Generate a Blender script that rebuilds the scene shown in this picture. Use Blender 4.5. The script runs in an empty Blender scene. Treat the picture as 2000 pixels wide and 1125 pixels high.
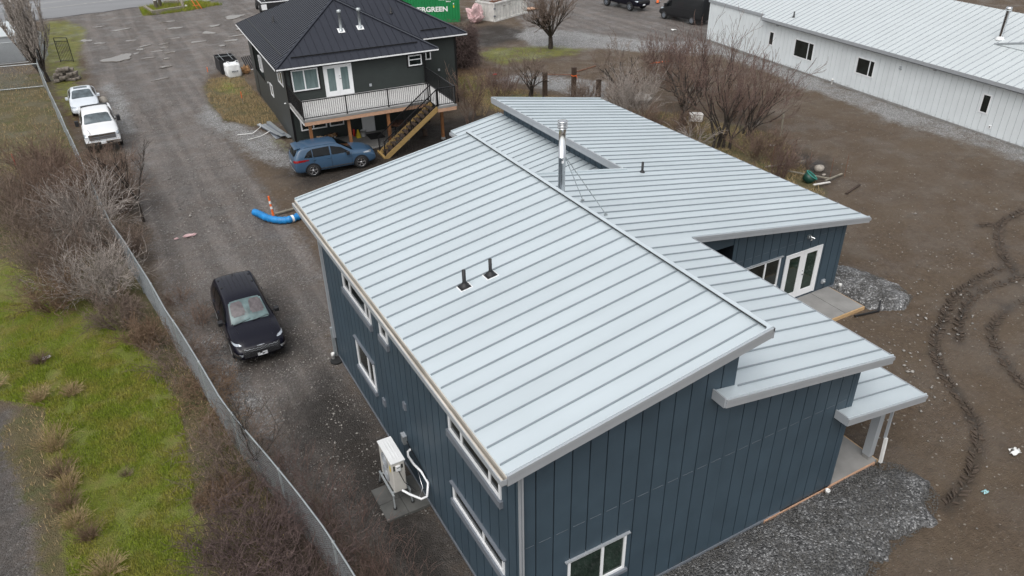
import bpy, bmesh, math, random
import numpy as np
from mathutils import Vector, Matrix
from mathutils.bvhtree import BVHTree
R = math.radians
D = bpy.data
col = bpy.context.scene.collection
sc = bpy.context.scene
# ------------------------------------------------------------------ camera, world, sun, exposure
YAW, PITCH, ROLL, FPX, CAMH = .498654, .539598, -.0191691, 1481.84, 16.0
cd = D.cameras.new('camera'); cam = D.objects.new('camera', cd); col.objects.link(cam)
fw = Vector((math.sin(YAW)*math.cos(PITCH), math.cos(YAW)*math.cos(PITCH), -math.sin(PITCH)))
rt = Vector((math.cos(YAW), -math.sin(YAW), 0)); up = rt.cross(fw)
c_, s_ = math.cos(ROLL), math.sin(ROLL)
r2 = rt*c_+up*s_; u2 = rt*-s_+up*c_
cam.matrix_world = Matrix(((r2.x, u2.x, -fw.x, 0), (r2.y, u2.y, -fw.y, 0), (r2.z, u2.z, -fw.z, CAMH), (0, 0, 0, 1)))
cd.sensor_width = 36; cd.lens = 36*FPX/2000; cd.clip_end = 3000; cd.clip_start = .5
sc.camera = cam
sc.view_settings.view_transform = 'Standard'; sc.view_settings.look = 'None'
sc.view_settings.exposure = 0.36; sc.view_settings.gamma = 1
wd = D.worlds.new('World'); sc.world = wd; wd.use_nodes = True
nt = wd.node_tree; nt.nodes.clear()
SUN_EL, SUN_ROT = R(58), R(228)
sky = nt.nodes.new('ShaderNodeTexSky'); sky.sky_type = 'NISHITA'; sky.sun_disc = False
sky.sun_elevation = SUN_EL; sky.sun_rotation = SUN_ROT; sky.air_density = 1.3; sky.dust_density = 4; sky.ozone_density = 1
hs = nt.nodes.new('ShaderNodeHueSaturation'); hs.inputs['Saturation'].default_value = .22
bg = nt.nodes.new('ShaderNodeBackground'); bg.inputs['Strength'].default_value = .15
wo = nt.nodes.new('ShaderNodeOutputWorld')
nt.links.new(sky.outputs[0], hs.inputs['Color']); nt.links.new(hs.outputs[0], bg.inputs[0]); nt.links.new(bg.outputs[0], wo.inputs[0])
sl = D.lights.new('sun', 'SUN'); sl.energy = .7; sl.angle = R(60); sl.color = (1, .98, .95)
so = D.objects.new('sun', sl); col.objects.link(so)
so.rotation_euler = (R(90)-SUN_EL, 0, math.pi-SUN_ROT)
# ------------------------------------------------------------------ materials
def lin(c):
    return tuple((x/12.92 if x <= .04045 else ((x+.055)/1.055)**2.4) for x in [v/255 for v in c])
class NT:
    def __init__(s, name):
        s.m = D.materials.new(name); s.m.use_nodes = True; s.t = s.m.node_tree
        s.p = s.t.nodes['Principled BSDF']
    def n(s, typ, **k):
        nd = s.t.nodes.new(typ)
        for a, v in k.items():
            if a.startswith('i_'):
                key = a[2:]; key = int(key) if key.isdigit() else key.replace('_', ' ')
                nd.inputs[key].default_value = v
            else: setattr(nd, a, v)
        return nd
    def l(s, a, b): s.t.links.new(a, b)
    def coord(s, sc_=(1, 1, 1), obj=False):
        tc = s.n('ShaderNodeTexCoord'); mp = s.n('ShaderNodeMapping'); mp.inputs['Scale'].default_value = sc_
        if obj: s.l(tc.outputs['Object'], mp.inputs['Vector'])
        else:
            g = s.n('ShaderNodeNewGeometry'); s.l(g.outputs['Position'], mp.inputs['Vector'])
        return mp.outputs[0]
    def noise(s, v, scale, detail=4, rough=.55):
        nd = s.n('ShaderNodeTexNoise', i_Scale=scale, i_Detail=detail, i_Roughness=rough); s.l(v, nd.inputs['Vector']); return nd.outputs[0]
    def ramp(s, f, stops):
        r = s.n('ShaderNodeValToRGB'); e = r.color_ramp.elements
        while len(e) < len(stops): e.new(.5)
        for i, (p, c) in enumerate(stops):
            e[i].position = p; e[i].color = (c, c, c, 1) if not hasattr(c, '__len__') else (*c[:3], 1)
        s.l(f, r.inputs[0]); return r.outputs[0]
    def mix(s, f, a, b, mode='MIX'):
        m = s.n('ShaderNodeMix', data_type='RGBA', blend_type=mode)
        for i, v in ((0, f), (6, a), (7, b)):
            if hasattr(v, 'is_output'): s.l(v, m.inputs[i])
            else: m.inputs[i].default_value = v if i == 0 else (*v[:3], 1)
        return m.outputs[2]
    def math(s, op, a, b=0, clamp=False):
        m = s.n('ShaderNodeMath', operation=op, use_clamp=clamp)
        for i, v in ((0, a), (1, b)):
            if hasattr(v, 'is_output'): s.l(v, m.inputs[i])
            else: m.inputs[i].default_value = v
        return m.outputs[0]
    def bump(s, h, strength=.5, dist=.02):
        b = s.n('ShaderNodeBump', i_Strength=strength, i_Distance=dist); s.l(h, b.inputs['Height']); s.l(b.outputs[0], s.p.inputs['Normal'])
def mat(name, c, rough=.6, metal=0, var=.12, scale=3, bump=0, bscale=40, spec=.5, coat=0, obj=True, stretch=(1, 1, 1)):
    t = NT(name); p = t.p; p.inputs['Roughness'].default_value = rough; p.inputs['Metallic'].default_value = metal
    p.inputs['Specular IOR Level'].default_value = spec
    if coat: p.inputs['Coat Weight'].default_value = coat; p.inputs['Coat Roughness'].default_value = .04
    v = t.coord(stretch, obj); nz = t.noise(v, scale, 5)
    lo = tuple(x*(1-var) for x in c); hi = tuple(min(1, x*(1+var)) for x in c)
    t.l(t.ramp(nz, [(.3, lo), (.7, hi)]), p.inputs['Base Color'])
    if bump: t.bump(t.noise(v, bscale, 3), bump, .01)
    return t.m
M = {}
M['roof'] = mat('pale_metal_roofing', (.55, .612, .64), .42, .25, .05, .9, .10, 1.1, stretch=(.35, 1, 1))
M['seam'] = mat('shaded_seam_metal', (.27, .305, .33), .45, .3, .05, 2)  # darker than the roofing, so the ribs' shaded sides are painted in
M['trim'] = mat('grey_metal_trim', (.43, .455, .48), .45, .35, .04, 2)
M['trimd'] = mat('flashing_metal', (.20, .22, .25), .5, .3, .06, 2)
M['gutter_in'] = mat('dirty_gutter_lining', (.52, .48, .42), .6, 0, .25, 3, stretch=(1, .3, 1))
M['navy'] = mat('navy_siding', (.048, .076, .100), .5, .1, .10, 1.2, .02, 30)
M['navyd'] = mat('siding_groove', (.008, .012, .018), .7)  # near-black groove backing, shadow of the gaps put into the colour
M['joint'] = mat('joint_flashing', (.10, .12, .14), .5)
M['white'] = mat('white_paint', (.78, .79, .79), .4, 0, .04, 4)
M['wframe'] = mat('white_vinyl', (.80, .81, .82), .35, 0, .03, 4)
M['blackm'] = mat('black_metal', (.012, .012, .013), .4, .2)
M['black'] = mat('black_rubber', (.018, .018, .018), .75, 0, .2, 12)
M['plastic'] = mat('black_trim_plastic', (.014, .014, .016), .55)
M['concrete'] = mat('concrete', (.24, .235, .225), .8, 0, .16, 1.6, .1, 50)
M['concd'] = mat('wet_concrete_paver', (.085, .085, .080), .6, 0, .2, 2.5, .1, 50)
M['lumber'] = mat('fresh_lumber', (.50, .33, .17), .7, 0, .2, 6, .05, 60, stretch=(1, 6, 6))
M['lumbery'] = mat('treated_yellow_lumber', (.33, .22, .085), .6, 0, .22, 5, .05, 60, stretch=(1, 6, 6))
M['lumberp'] = mat('stained_joist_board', (.48, .29, .19), .7, 0, .2, 5, stretch=(1, 6, 6))
M['cedar'] = mat('orange_cedar_post', (.26, .115, .045), .6, 0, .2, 5)
M['woodd'] = mat('weathered_dark_wood', (.050, .032, .022), .85, 0, .35, 5, .3, 30)
M['woodg'] = mat('grey_weathered_wood', (.21, .19, .15), .85, 0, .3, 5, .3, 30)
M['chrome'] = mat('polished_steel', (.72, .73, .74), .12, 1, .03)
M['galv'] = mat('galvanised_steel', (.42, .45, .46), .45, .6, .1, 8)
M['wire'] = mat('galvanised_wire', (.26, .28, .29), .5, .4, .1, 8)
M['pvc'] = mat('white_pvc', (.74, .74, .72), .4)
M['greyroof'] = mat('charcoal_metal_roofing', (.028, .031, .042), .38, .3, .06, .7)
M['charcoal'] = mat('charcoal_siding', (.023, .030, .028), .6, 0, .12, 1.5, .05, 20)
M['charside'] = mat('smooth_charcoal_siding', (.040, .044, .043), .6, 0, .08, 1.5)
M['deck'] = mat('pale_deck_boards', (.46, .455, .445), .7, 0, .08, 3)
M['wsiding'] = mat('white_metal_siding', (.74, .785, .80), .45, .1, .04, 1)
M['wgroove'] = mat('white_siding_groove', (.20, .23, .25), .6)  # grey groove backing paints the thin shadow lines between white panels
M['wroof'] = mat('white_metal_roofing', (.56, .60, .605), .42, .2, .03, .6)
M['red'] = mat('red_plastic', (.55, .03, .02), .4)
M['orange'] = mat('orange_plastic', (.85, .16, .03), .4)
M['yellow'] = mat('yellow_plastic', (.7, .52, .03), .4)
M['pole'] = mat('creosoted_pole_wood', (.10, .085, .06), .85, 0, .3, 4, .3, 30, stretch=(4, 4, .5))
M['rock'] = mat('pale_rock', (.32, .29, .25), .85, 0, .3, 6, .4, 20)
M['block'] = mat('salvaged_concrete_block', (.19, .165, .14), .9, 0, .35, 4, .3, 25)
M['foam'] = mat('white_foam', (.62, .60, .57), .7, 0, .15, 6, .2, 20)
M['tub'] = mat('dark_green_plastic', (.01, .055, .04), .45)
M['tubrim'] = mat('teal_plastic_rim', (.03, .25, .2), .45)
M['pink'] = mat('faded_pink_tarp', (.55, .38, .38), .7, 0, .25, 3)
M['paper'] = mat('white_scrap_plastic', (.75, .75, .72), .6, 0, .1, 8)
M['bluescrap'] = mat('pale_blue_plastic', (.35, .6, .62), .5)
M['cardboard'] = mat('cardboard', (.33, .19, .09), .8, 0, .3, 6)
M['curtain'] = mat('net_curtain_behind_glass', (.13, .18, .18), .15, 0, .2, 3, stretch=(3, 1, .4))
def barkm(name, c, v=.6): return mat(name, c, .9, 0, v, 9, .2, 40, spec=.2)
M['bark'] = barkm('dark_bark', (.050, .042, .036))
M['twig_grey'] = barkm('grey_twigs', (.190, .145, .118))
M['twig_brown'] = barkm('brown_twigs', (.175, .122, .095))
M['twig_red'] = barkm('reddish_twigs', (.160, .108, .092))
M['twig_purple'] = barkm('purple_brown_canes', (.125, .090, .083))
M['twig_tan'] = barkm('tan_dry_stalks', (.36, .27, .15))
M['twig_rust'] = barkm('rusty_dry_weed', (.205, .14, .095))
M['twig_pale'] = barkm('pale_grey_twigs', (.34, .30, .27))
def splash(m):
    t = m.node_tree; p = t.nodes['Principled BSDF']; lk = p.inputs['Base Color'].links[0].from_socket
    g = t.nodes.new('ShaderNodeNewGeometry'); sx = t.nodes.new('ShaderNodeSeparateXYZ'); t.links.new(g.outputs['Position'], sx.inputs[0]); nz = t.nodes.new('ShaderNodeTexNoise'); nz.inputs['Scale'].default_value = 5; nz.inputs['Detail'].default_value = 6; t.links.new(g.outputs['Position'], nz.inputs['Vector'])
    a = t.nodes.new('ShaderNodeMath'); a.operation = 'MULTIPLY_ADD'; a.inputs[1].default_value = .9; t.links.new(nz.outputs[0], a.inputs[0]); a.inputs[2].default_value = -.25
    b = t.nodes.new('ShaderNodeMath'); b.operation = 'SUBTRACT'; b.use_clamp = True; t.links.new(a.outputs[0], b.inputs[0]); t.links.new(sx.outputs[2], b.inputs[1])
    m2 = t.nodes.new('ShaderNodeMath'); m2.operation = 'MULTIPLY'; m2.inputs[1].default_value = 1.6; m2.use_clamp = True; t.links.new(b.outputs[0], m2.inputs[0])
    x = t.nodes.new('ShaderNodeMix'); x.data_type = 'RGBA'; t.links.new(m2.outputs[0], x.inputs[0]); t.links.new(lk, x.inputs[6]); x.inputs[7].default_value = (.09, .075, .06, 1); t.links.new(x.outputs[2], p.inputs['Base Color'])
def panel_var(m, ax, ph, pitch, amt):
    t = m.node_tree; p = t.nodes['Principled BSDF']; lk = p.inputs['Base Color'].links[0].from_socket; N = t.nodes.new; L = t.links.new
    g = N('ShaderNodeTexCoord'); sx = N('ShaderNodeSeparateXYZ'); L(g.outputs['Object'], sx.inputs[0]); acc = None
    for i, a in enumerate(ax):
        s1_ = N('ShaderNodeMath'); s1_.operation = 'SUBTRACT'; L(sx.outputs[a], s1_.inputs[0]); s1_.inputs[1].default_value = ph[i]
        s2_ = N('ShaderNodeMath'); s2_.operation = 'DIVIDE'; L(s1_.outputs[0], s2_.inputs[0]); s2_.inputs[1].default_value = pitch
        s3_ = N('ShaderNodeMath'); s3_.operation = 'FLOOR'; L(s2_.outputs[0], s3_.inputs[0])
        if acc is None: acc = s3_
        else:
            s4_ = N('ShaderNodeMath'); s4_.operation = 'MULTIPLY_ADD'; L(s3_.outputs[0], s4_.inputs[0]); s4_.inputs[1].default_value = 13.7; L(acc.outputs[0], s4_.inputs[2]); acc = s4_
    w = N('ShaderNodeTexWhiteNoise'); w.noise_dimensions = '1D'; L(acc.outputs[0], w.inputs['W'])
    mr = N('ShaderNodeMapRange'); mr.inputs[3].default_value = 1-amt; mr.inputs[4].default_value = 1+amt; L(w.outputs[0], mr.inputs[0])
    x = N('ShaderNodeMix'); x.data_type = 'RGBA'; x.blend_type = 'MULTIPLY'; x.inputs[0].default_value = 1; L(lk, x.inputs[6]); L(mr.outputs[0], x.inputs[7]); L(x.outputs[2], p.inputs['Base Color'])
panel_var(M['navy'], (0, 1), (5.515, 9.745), .427, .05); panel_var(M['wsiding'], (1,), (-40.01,), .427, .015)
for nm_, ph_, pt_ in (('roof_main', 22.81, .5235), ('roof_wing', 16.91, .525), ('roof_low', 9.24, .525), ('roof_valley', 22.98, .525)):
    M[nm_] = M['roof'].copy(); M[nm_].name = 'pale_metal_roofing_panels'; panel_var(M[nm_], (1,), (ph_,), pt_, .022)
splash(M['navy']); splash(M['wsiding'])
def glass(name, c, rough=.06, spec=.6):
    t = NT(name); t.p.inputs['Base Color'].default_value = (*c, 1); t.p.inputs['Roughness'].default_value = rough
    t.p.inputs['Specular IOR Level'].default_value = spec
    v = t.coord((1, 1, 1), True); nz = t.noise(v, 2.5, 4)
    t.l(t.ramp(nz, [(.35, tuple(x*.6 for x in c)), (.7, tuple(x*1.5 for x in c))]), t.p.inputs['Base Color'])
    return t.m
M['glass'] = glass('dark_window_glass', (.012, .016, .015))
M['glassg'] = glass('greenish_window_glass', (.016, .030, .022))
M['carglass'] = glass('tinted_car_glass', (.004, .005, .006), .03, .3)
M['tealglass'] = glass('teal_tinted_windscreen', (.10, .15, .152), .05, .8)
M['greyglass'] = glass('grey_windscreen', (.075, .095, .105), .05, .8)
M['seat'] = mat('dusky_pink_seat_seen_through_glass', (.105, .092, .096), .08, 0, .3, 8)
def paint(name, c, flake=0):
    return mat(name, c, .28, .0, .03, 2, spec=.4, coat=.35)
M['p_black'] = mat('black_car_paint', (.005, .005, .011), .2, 0, .03, 2, spec=.32)
M['p_blue'] = paint('steel_blue_car_paint', (.042, .085, .145))
M['p_white'] = paint('white_car_paint', (.74, .75, .76))
M['p_silver'] = paint('pearl_white_car_paint', (.62, .66, .70))
M['p_grey'] = paint('black_van_paint', (.013, .014, .016))
M['headlight'] = mat('clear_headlamp', (.50, .54, .58), .08, .6, .6, 26)
M['taillight'] = mat('red_tail_lamp', (.25, .01, .01), .15)
M['rim'] = mat('alloy_rim', (.45, .45, .46), .3, .8)
M['plate'] = mat('white_number_plate', (.72, .74, .76), .5)
M['green'] = mat('green_container_paint', (.010, .20, .060), .45, 0, .08, 1)
M['letter'] = mat('white_lettering', (.78, .80, .78), .5, 0, .02)
M['dump'] = mat('scuffed_white_steel', (.62, .61, .58), .55, .1, .18, 3, .1, 20)
M['rust'] = mat('rusty_steel', (.16, .07, .04), .8, 0, .4, 8)
M['tarpblue'] = mat('bright_blue_hose_cover', (.012, .20, .50), .45, 0, .2, 4, .6, 14)
M['soil_lump'] = mat('dark_damp_soil', (.068, .050, .037), .95, 0, .3, 9, .4, 30)
M['firewood'] = mat('firewood', (.30, .21, .13), .9, 0, .4, 10)
def corr_mat():
    t = NT('corrugated_green_steel'); return t.m
# --- ground material driven by painted zone masks (soil types; dark mask also paints shade under SUV and brambles)
def ground_mat():
    t = NT('yard_ground'); p = t.p; v = t.coord()
    A = t.n('ShaderNodeVertexColor', layer_name='zoneA'); B = t.n('ShaderNodeVertexColor', layer_name='zoneB')
    sa = t.n('ShaderNodeSeparateColor'); sb = t.n('ShaderNodeSeparateColor'); t.l(A.outputs[0], sa.inputs[0]); t.l(B.outputs[0], sb.inputs[0])
    n1 = t.noise(v, 1.1, 8, .65); n2 = t.noise(v, 6, 6, .6); n3 = t.noise(v, 38, 4, .7); nb = t.noise(v, .22, 4)
    edge = t.math('ADD', t.math('MULTIPLY', t.math('SUBTRACT', n1, .5), .9), t.math('MULTIPLY', t.math('SUBTRACT', n2, .5), .75))
    def thr(ch, w=.16):
        x = t.math('ADD', ch, edge); mr = t.n('ShaderNodeMapRange', i_1=.5-w, i_2=.5+w); t.l(x, mr.inputs[0]); return mr.outputs[0]
    # stones
    vo = t.n('ShaderNodeTexVoronoi', i_Scale=22.0); t.l(v, vo.inputs['Vector'])
    vb = t.n('ShaderNodeTexVoronoi', i_Scale=9.0); t.l(v, vb.inputs['Vector'])
    sv = t.n('ShaderNodeSeparateColor'); t.l(vo.outputs['Color'], sv.inputs[0])
    sw = t.n('ShaderNodeSeparateColor'); t.l(vb.outputs['Color'], sw.inputs[0])
    soil = t.ramp(n2, [(.25, (.060, .040, .025)), (.5, (.095, .066, .042)), (.75, (.132, .095, .063))])
    soil = t.mix(t.ramp(nb, [(.35, 0.), (.65, .55)]), soil, (.128, .096, .065))
    soil = t.mix(t.ramp(n1, [(.55, 0.), (.75, .5)]), soil, (.055, .040, .029))
    spk = t.math('MULTIPLY', t.math('GREATER_THAN', sw.outputs[0], .955), t.math('LESS_THAN', vb.outputs['Distance'], .33))
    soil = t.mix(t.math('MULTIPLY', spk, .8), soil, (.30, .27, .23))
    spk2 = t.math('MULTIPLY', t.math('GREATER_THAN', sv.outputs[1], .93), t.math('LESS_THAN', vo.outputs['Distance'], .4))
    soil = t.mix(t.math('MULTIPLY', spk2, .55), soil, (.24, .215, .185))
    vs_ = t.n('ShaderNodeMapping'); vs_.inputs['Scale'].default_value = (1.3, .07, 1); vs_.inputs['Rotation'].default_value = (0, 0, .03); t.l(v, vs_.inputs['Vector']); ns = t.noise(vs_.outputs[0], 1.0, 3, .5)
    drive = t.ramp(n2, [(.25, (.135, .111, .095)), (.5, (.192, .163, .144)), (.75, (.245, .214, .191))])
    drive = t.mix(t.ramp(ns, [(.42, .0), (.55, .7)]), drive, (.092, .076, .065))
    drive = t.mix(t.ramp(nb, [(.4, 0.), (.6, .35)]), drive, (.10, .082, .068))
    stn = t.ramp(sv.outputs[0], [(0, .045), (.5, .11), (.8, .19), (1., .42)])
    drive = t.mix(t.ramp(n1, [(.35, .08), (.7, .5)]), drive, stn)
    peb = t.math('MULTIPLY', t.math('GREATER_THAN', sw.outputs[1], .90), t.math('LESS_THAN', vb.outputs['Distance'], .3))
    drive = t.mix(t.math('MULTIPLY', peb, .6), drive, (.36, .34, .31))
    pale = t.ramp(sv.outputs[2], [(0, .07), (.4, .19), (.75, .33), (1., .58)])
    pale = t.mix(.25, pale, (.20, .185, .165))
    grass = t.ramp(n3, [(.25, (.080, .095, .012)), (.55, (.155, .185, .022)), (.8, (.23, .25, .045))])
    grass = t.mix(t.ramp(n1, [(.45, 0.), (.62, .75)]), grass, (.19, .165, .045))
    grass = t.mix(t.ramp(n2, [(.56, 0.), (.7, .45)]), grass, (.080, .062, .030))
    olive = t.ramp(n3, [(.25, (.055, .045, .018)), (.55, (.118, .096, .042)), (.8, (.20, .165, .085))])
    olive = t.mix(t.ramp(n1, [(.5, 0.), (.66, .7)]), olive, (.060, .078, .016))
    rust = t.ramp(n3, [(.25, (.050, .030, .014)), (.55, (.090, .052, .026)), (.8, (.15, .095, .05))])
    c = soil
    c = t.mix(thr(sa.outputs[0], .2), c, drive)
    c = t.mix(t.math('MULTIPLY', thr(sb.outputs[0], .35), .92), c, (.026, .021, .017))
    c = t.mix(thr(sa.outputs[2], .2), c, pale)
    c = t.mix(thr(sb.outputs[2], .16), c, rust)
    c = t.mix(thr(sb.outputs[1], .16), c, olive)
    c = t.mix(thr(sa.outputs[1], .12), c, grass)
    t.l(c, p.inputs['Base Color'])
    p.inputs['Specular IOR Level'].default_value = .45
    t.l(t.ramp(t.noise(v, .5, 5), [(.38, .38), (.58, .92)]), p.inputs['Roughness'])
    h = t.math('ADD', t.math('MULTIPLY', n2, 1.4), t.math('ADD', n3, t.math('MULTIPLY', vo.outputs['Distance'], -.9)))
    t.bump(h, .9, .05)
    return t.m
def gravel_mat(name, lo, mid, hi, scale=20):
    t = NT(name); v = t.coord()
    vo = t.n('ShaderNodeTexVoronoi', i_Scale=float(scale)); t.l(v, vo.inputs['Vector'])
    sv = t.n('ShaderNodeSeparateColor'); t.l(vo.outputs['Color'], sv.inputs[0])
    c = t.ramp(sv.outputs[0], [(0, lo), (.55, mid), (.85, hi), (1., min(1, hi*2))])
    n = t.noise(v, .9, 5); c = t.mix(t.ramp(n, [(.4, .0), (.7, .45)]), c, tuple([lo*1.2]*3))
    t.l(c, t.p.inputs['Base Color']); t.p.inputs['Roughness'].default_value = .75
    t.bump(t.math('MULTIPLY', vo.outputs['Distance'], -1), 1, .06)
    return t.m
M['ground'] = ground_mat()
M['gravel_dark'] = gravel_mat('dark_crushed_rock', .032, .105, .20, 21)
M['gravel_pale'] = gravel_mat('grey_crushed_rock', .07, .16, .27, 16)
M['stone'] = mat('loose_stone', (.26, .245, .225), .85, 0, .6, .9)
M['stoned'] = mat('loose_dark_stone', (.095, .092, .087), .8, 0, .6, 25)
M['asphalt'] = mat('wet_worn_asphalt', (.19, .19, .195), .45, 0, .14, .35, .05, 30, stretch=(.3, 2, 1))
M['roadline'] = mat('road_paint', (.42, .41, .38), .7, 0, .3, 3)
def grass_mat():
    t = NT('grass_blades'); v = t.coord(); n = t.noise(v, 1.1, 6, .6); n2 = t.noise(v, 25, 2)
    c = t.mix(t.ramp(n, [(.42, 0.), (.62, 1.)]), (.225, .29, .030), (.35, .32, .07))
    c = t.mix(t.ramp(n2, [(.3, 0.), (.7, .6)]), c, (.12, .145, .018))
    t.l(c, t.p.inputs['Base Color']); t.p.inputs['Roughness'].default_value = .8; t.p.inputs['Specular IOR Level'].default_value = .2
    return t.m
M['grass'] = grass_mat()
def puddle_mat():
    t = NT('muddy_puddle_water'); t.p.inputs['Base Color'].default_value = (.17, .15, .13, 1); t.p.inputs['Roughness'].default_value = .2
    t.p.inputs['Specular IOR Level'].default_value = .9; return t.m
M['puddle'] = puddle_mat()
# ------------------------------------------------------------------ mesh helpers
def mesh_np(name, V, F3=None, F4=None):
    me = D.meshes.new(name); V = np.asarray(V, np.float32)
    me.vertices.add(len(V)); me.vertices.foreach_set('co', V.ravel())
    idx, starts, tot, s = [], [], [], 0
    for F in (F3, F4):
        if F is not None and len(F):
            F = np.asarray(F, np.int32); k = F.shape[1]
            idx.append(F.ravel()); starts.append(s+np.arange(len(F))*k); tot.append(np.full(len(F), k)); s += len(F)*k
    idx = np.concatenate(idx); starts = np.concatenate(starts); tot = np.concatenate(tot)
    me.loops.add(len(idx)); me.loops.foreach_set('vertex_index', idx)
    me.polygons.add(len(starts)); me.polygons.foreach_set('loop_start', starts.astype(np.int32)); me.polygons.foreach_set('loop_total', tot.astype(np.int32))
    me.update(calc_edges=True); me.validate(); return me
def tag(o, label=None, cat=None, group=None, kind=None):
    if label: o['label'] = label
    if cat: o['category'] = cat
    if group: o['group'] = group
    if kind: o['kind'] = kind
    return o
def link(name, me, parent=None, mt=None, world=False):
    o = D.objects.new(name, me); col.objects.link(o)
    if mt: me.materials.append(M[mt] if isinstance(mt, str) else mt)
    if parent is not None:
        o.parent = parent
        if world: o.matrix_parent_inverse = parent_world(parent).inverted()
    return o
def parent_world(o):
    m = Matrix.LocRotScale(o.location, o.rotation_euler, o.scale)
    if o.parent: m = parent_world(o.parent) @ o.matrix_parent_inverse @ m
    return m
def empty(name, loc=(0, 0, 0), rz=0, label=None, cat=None, group=None):
    o = D.objects.new(name, None); col.objects.link(o); o.location = loc; o.rotation_euler = (0, 0, R(rz)); o.empty_display_size = .3
    return tag(o, label, cat, group)
class MB:
    """collects shapes, then links them as ONE mesh"""
    def __init__(s): s.v = []; s.f = []; s.mi = []; s.sm = []; s.cur = 0; s.mats = []
    def use(s, m):
        if m not in s.mats: s.mats.append(m)
        s.cur = s.mats.index(m); return s
    def add(s, vs, fs, smooth=False):
        b = len(s.v); s.v += [tuple(v) for v in vs]
        for f in fs: s.f.append(tuple(b+i for i in f)); s.mi.append(s.cur); s.sm.append(smooth)
        return s
    def box(s, a, b):
        x0, y0, z0 = [min(p, q) for p, q in zip(a, b)]; x1, y1, z1 = [max(p, q) for p, q in zip(a, b)]
        return s.add([(x0, y0, z0), (x1, y0, z0), (x1, y1, z0), (x0, y1, z0), (x0, y0, z1), (x1, y0, z1), (x1, y1, z1), (x0, y1, z1)],
                     [(0, 3, 2, 1), (4, 5, 6, 7), (0, 1, 5, 4), (1, 2, 6, 5), (2, 3, 7, 6), (3, 0, 4, 7)])
    def ext(s, poly, d):
        """polygon (list of 3D points) extruded by vector d"""
        n = len(poly); P = [Vector(p) for p in poly]; Q = [p+Vector(d) for p in P]
        s.add(P+Q, [tuple(range(n))[::-1], tuple(range(n, 2*n))]+[(i, (i+1) % n, n+(i+1) % n, n+i) for i in range(n)])
        return s
    def bar(s, p, q, w, h, upv=(0, 0, 1)):
        p = Vector(p); q = Vector(q); d = (q-p).normalized(); sd = d.cross(Vector(upv))
        if sd.length < 1e-4: sd = d.cross(Vector((1, 0, 0)))
        sd = sd.normalized()*w/2; u = sd.cross(d).normalized()*h/2
        vs = [p-sd-u, p+sd-u, p+sd+u, p-sd+u, q-sd-u, q+sd-u, q+sd+u, q-sd+u]
        return s.add(vs, [(0, 1, 2, 3), (7, 6, 5, 4), (0, 4, 5, 1), (1, 5, 6, 2), (2, 6, 7, 3), (3, 7, 4, 0)])
    def tube(s, pts, r, n=8, cap=True):
        pts = [Vector(p) for p in pts]; rs = r if hasattr(r, '__len__') else [r]*len(pts)
        vs = []; fs = []; prev = None
        for i, p in enumerate(pts):
            d = (pts[min(i+1, len(pts)-1)]-pts[max(i-1, 0)]).normalized()
            a = d.cross(Vector((0, 0, 1))) if prev is None else prev-d*prev.dot(d)
            if a.length < 1e-3: a = d.cross(Vector((1, 0, 0)))
            a.normalize(); prev = a; b = d.cross(a)
            for k in range(n):
                t = 2*math.pi*k/n; vs.append(p+(a*math.cos(t)+b*math.sin(t))*rs[i])
        for i in range(len(pts)-1):
            for k in range(n): fs.append((i*n+k, i*n+(k+1) % n, (i+1)*n+(k+1) % n, (i+1)*n+k))
        s.add(vs, fs, True)
        if cap:
            m = len(pts)-1; s.add(vs[:n], [tuple(range(n))]); s.add(vs[m*n:], [tuple(range(n))[::-1]])
        return s
    def cyl(s, c, r, h, n=16, r2=None):
        return s.tube([c, (c[0], c[1], c[2]+h)], [r, r if r2 is None else r2], n)
    def lathe(s, prof, c=(0, 0, 0), n=24, axis='z'):
        vs = []; fs = []
        for (r, z) in prof:
            for k in range(n):
                t = 2*math.pi*k/n; x, y = r*math.cos(t), r*math.sin(t)
                vs.append((c[0]+x, c[1]+y, c[2]+z) if axis == 'z' else (c[0]+x, c[1]+z, c[2]+y))
        for i in range(len(prof)-1):
            for k in range(n): fs.append((i*n+k, i*n+(k+1) % n, (i+1)*n+(k+1) % n, (i+1)*n+k))
        return s.add(vs, fs, True)
    def build(s, name, mt=None, parent=None, world=False, smooth=None):
        me = D.meshes.new(name); me.from_pydata(s.v, [], s.f)
        if s.mats:
            for m in s.mats: me.materials.append(M[m])
            me.polygons.foreach_set('material_index', s.mi)
        me.polygons.foreach_set('use_smooth', s.sm if smooth is None else [smooth]*len(s.f))
        bm = bmesh.new(); bm.from_mesh(me); bmesh.ops.recalc_face_normals(bm, faces=bm.faces); bm.to_mesh(me); bm.free()
        return link(name, me, parent, mt, world)
def copy_tree(o, parent=None):
    c = o.copy(); col.objects.link(c); c.parent = parent
    for ch in list(o.children): copy_tree(ch, c)
    return c
def jrock(rng, r, sq=.7):
    bm = bmesh.new(); bmesh.ops.create_icosphere(bm, subdivisions=2, radius=1)
    k = [rng.uniform(.75, 1.25) for _ in range(3)]
    for v in bm.verts:
        n = 1+.16*math.sin(3*v.co.x+k[0]*9)+.14*math.sin(4*v.co.y+k[1]*7)
        v.co = Vector((v.co.x*k[0]*n, v.co.y*k[1]*n, v.co.z*sq*n))*r
    me = D.meshes.new('rock'); bm.to_mesh(me); bm.free(); return me
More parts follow.
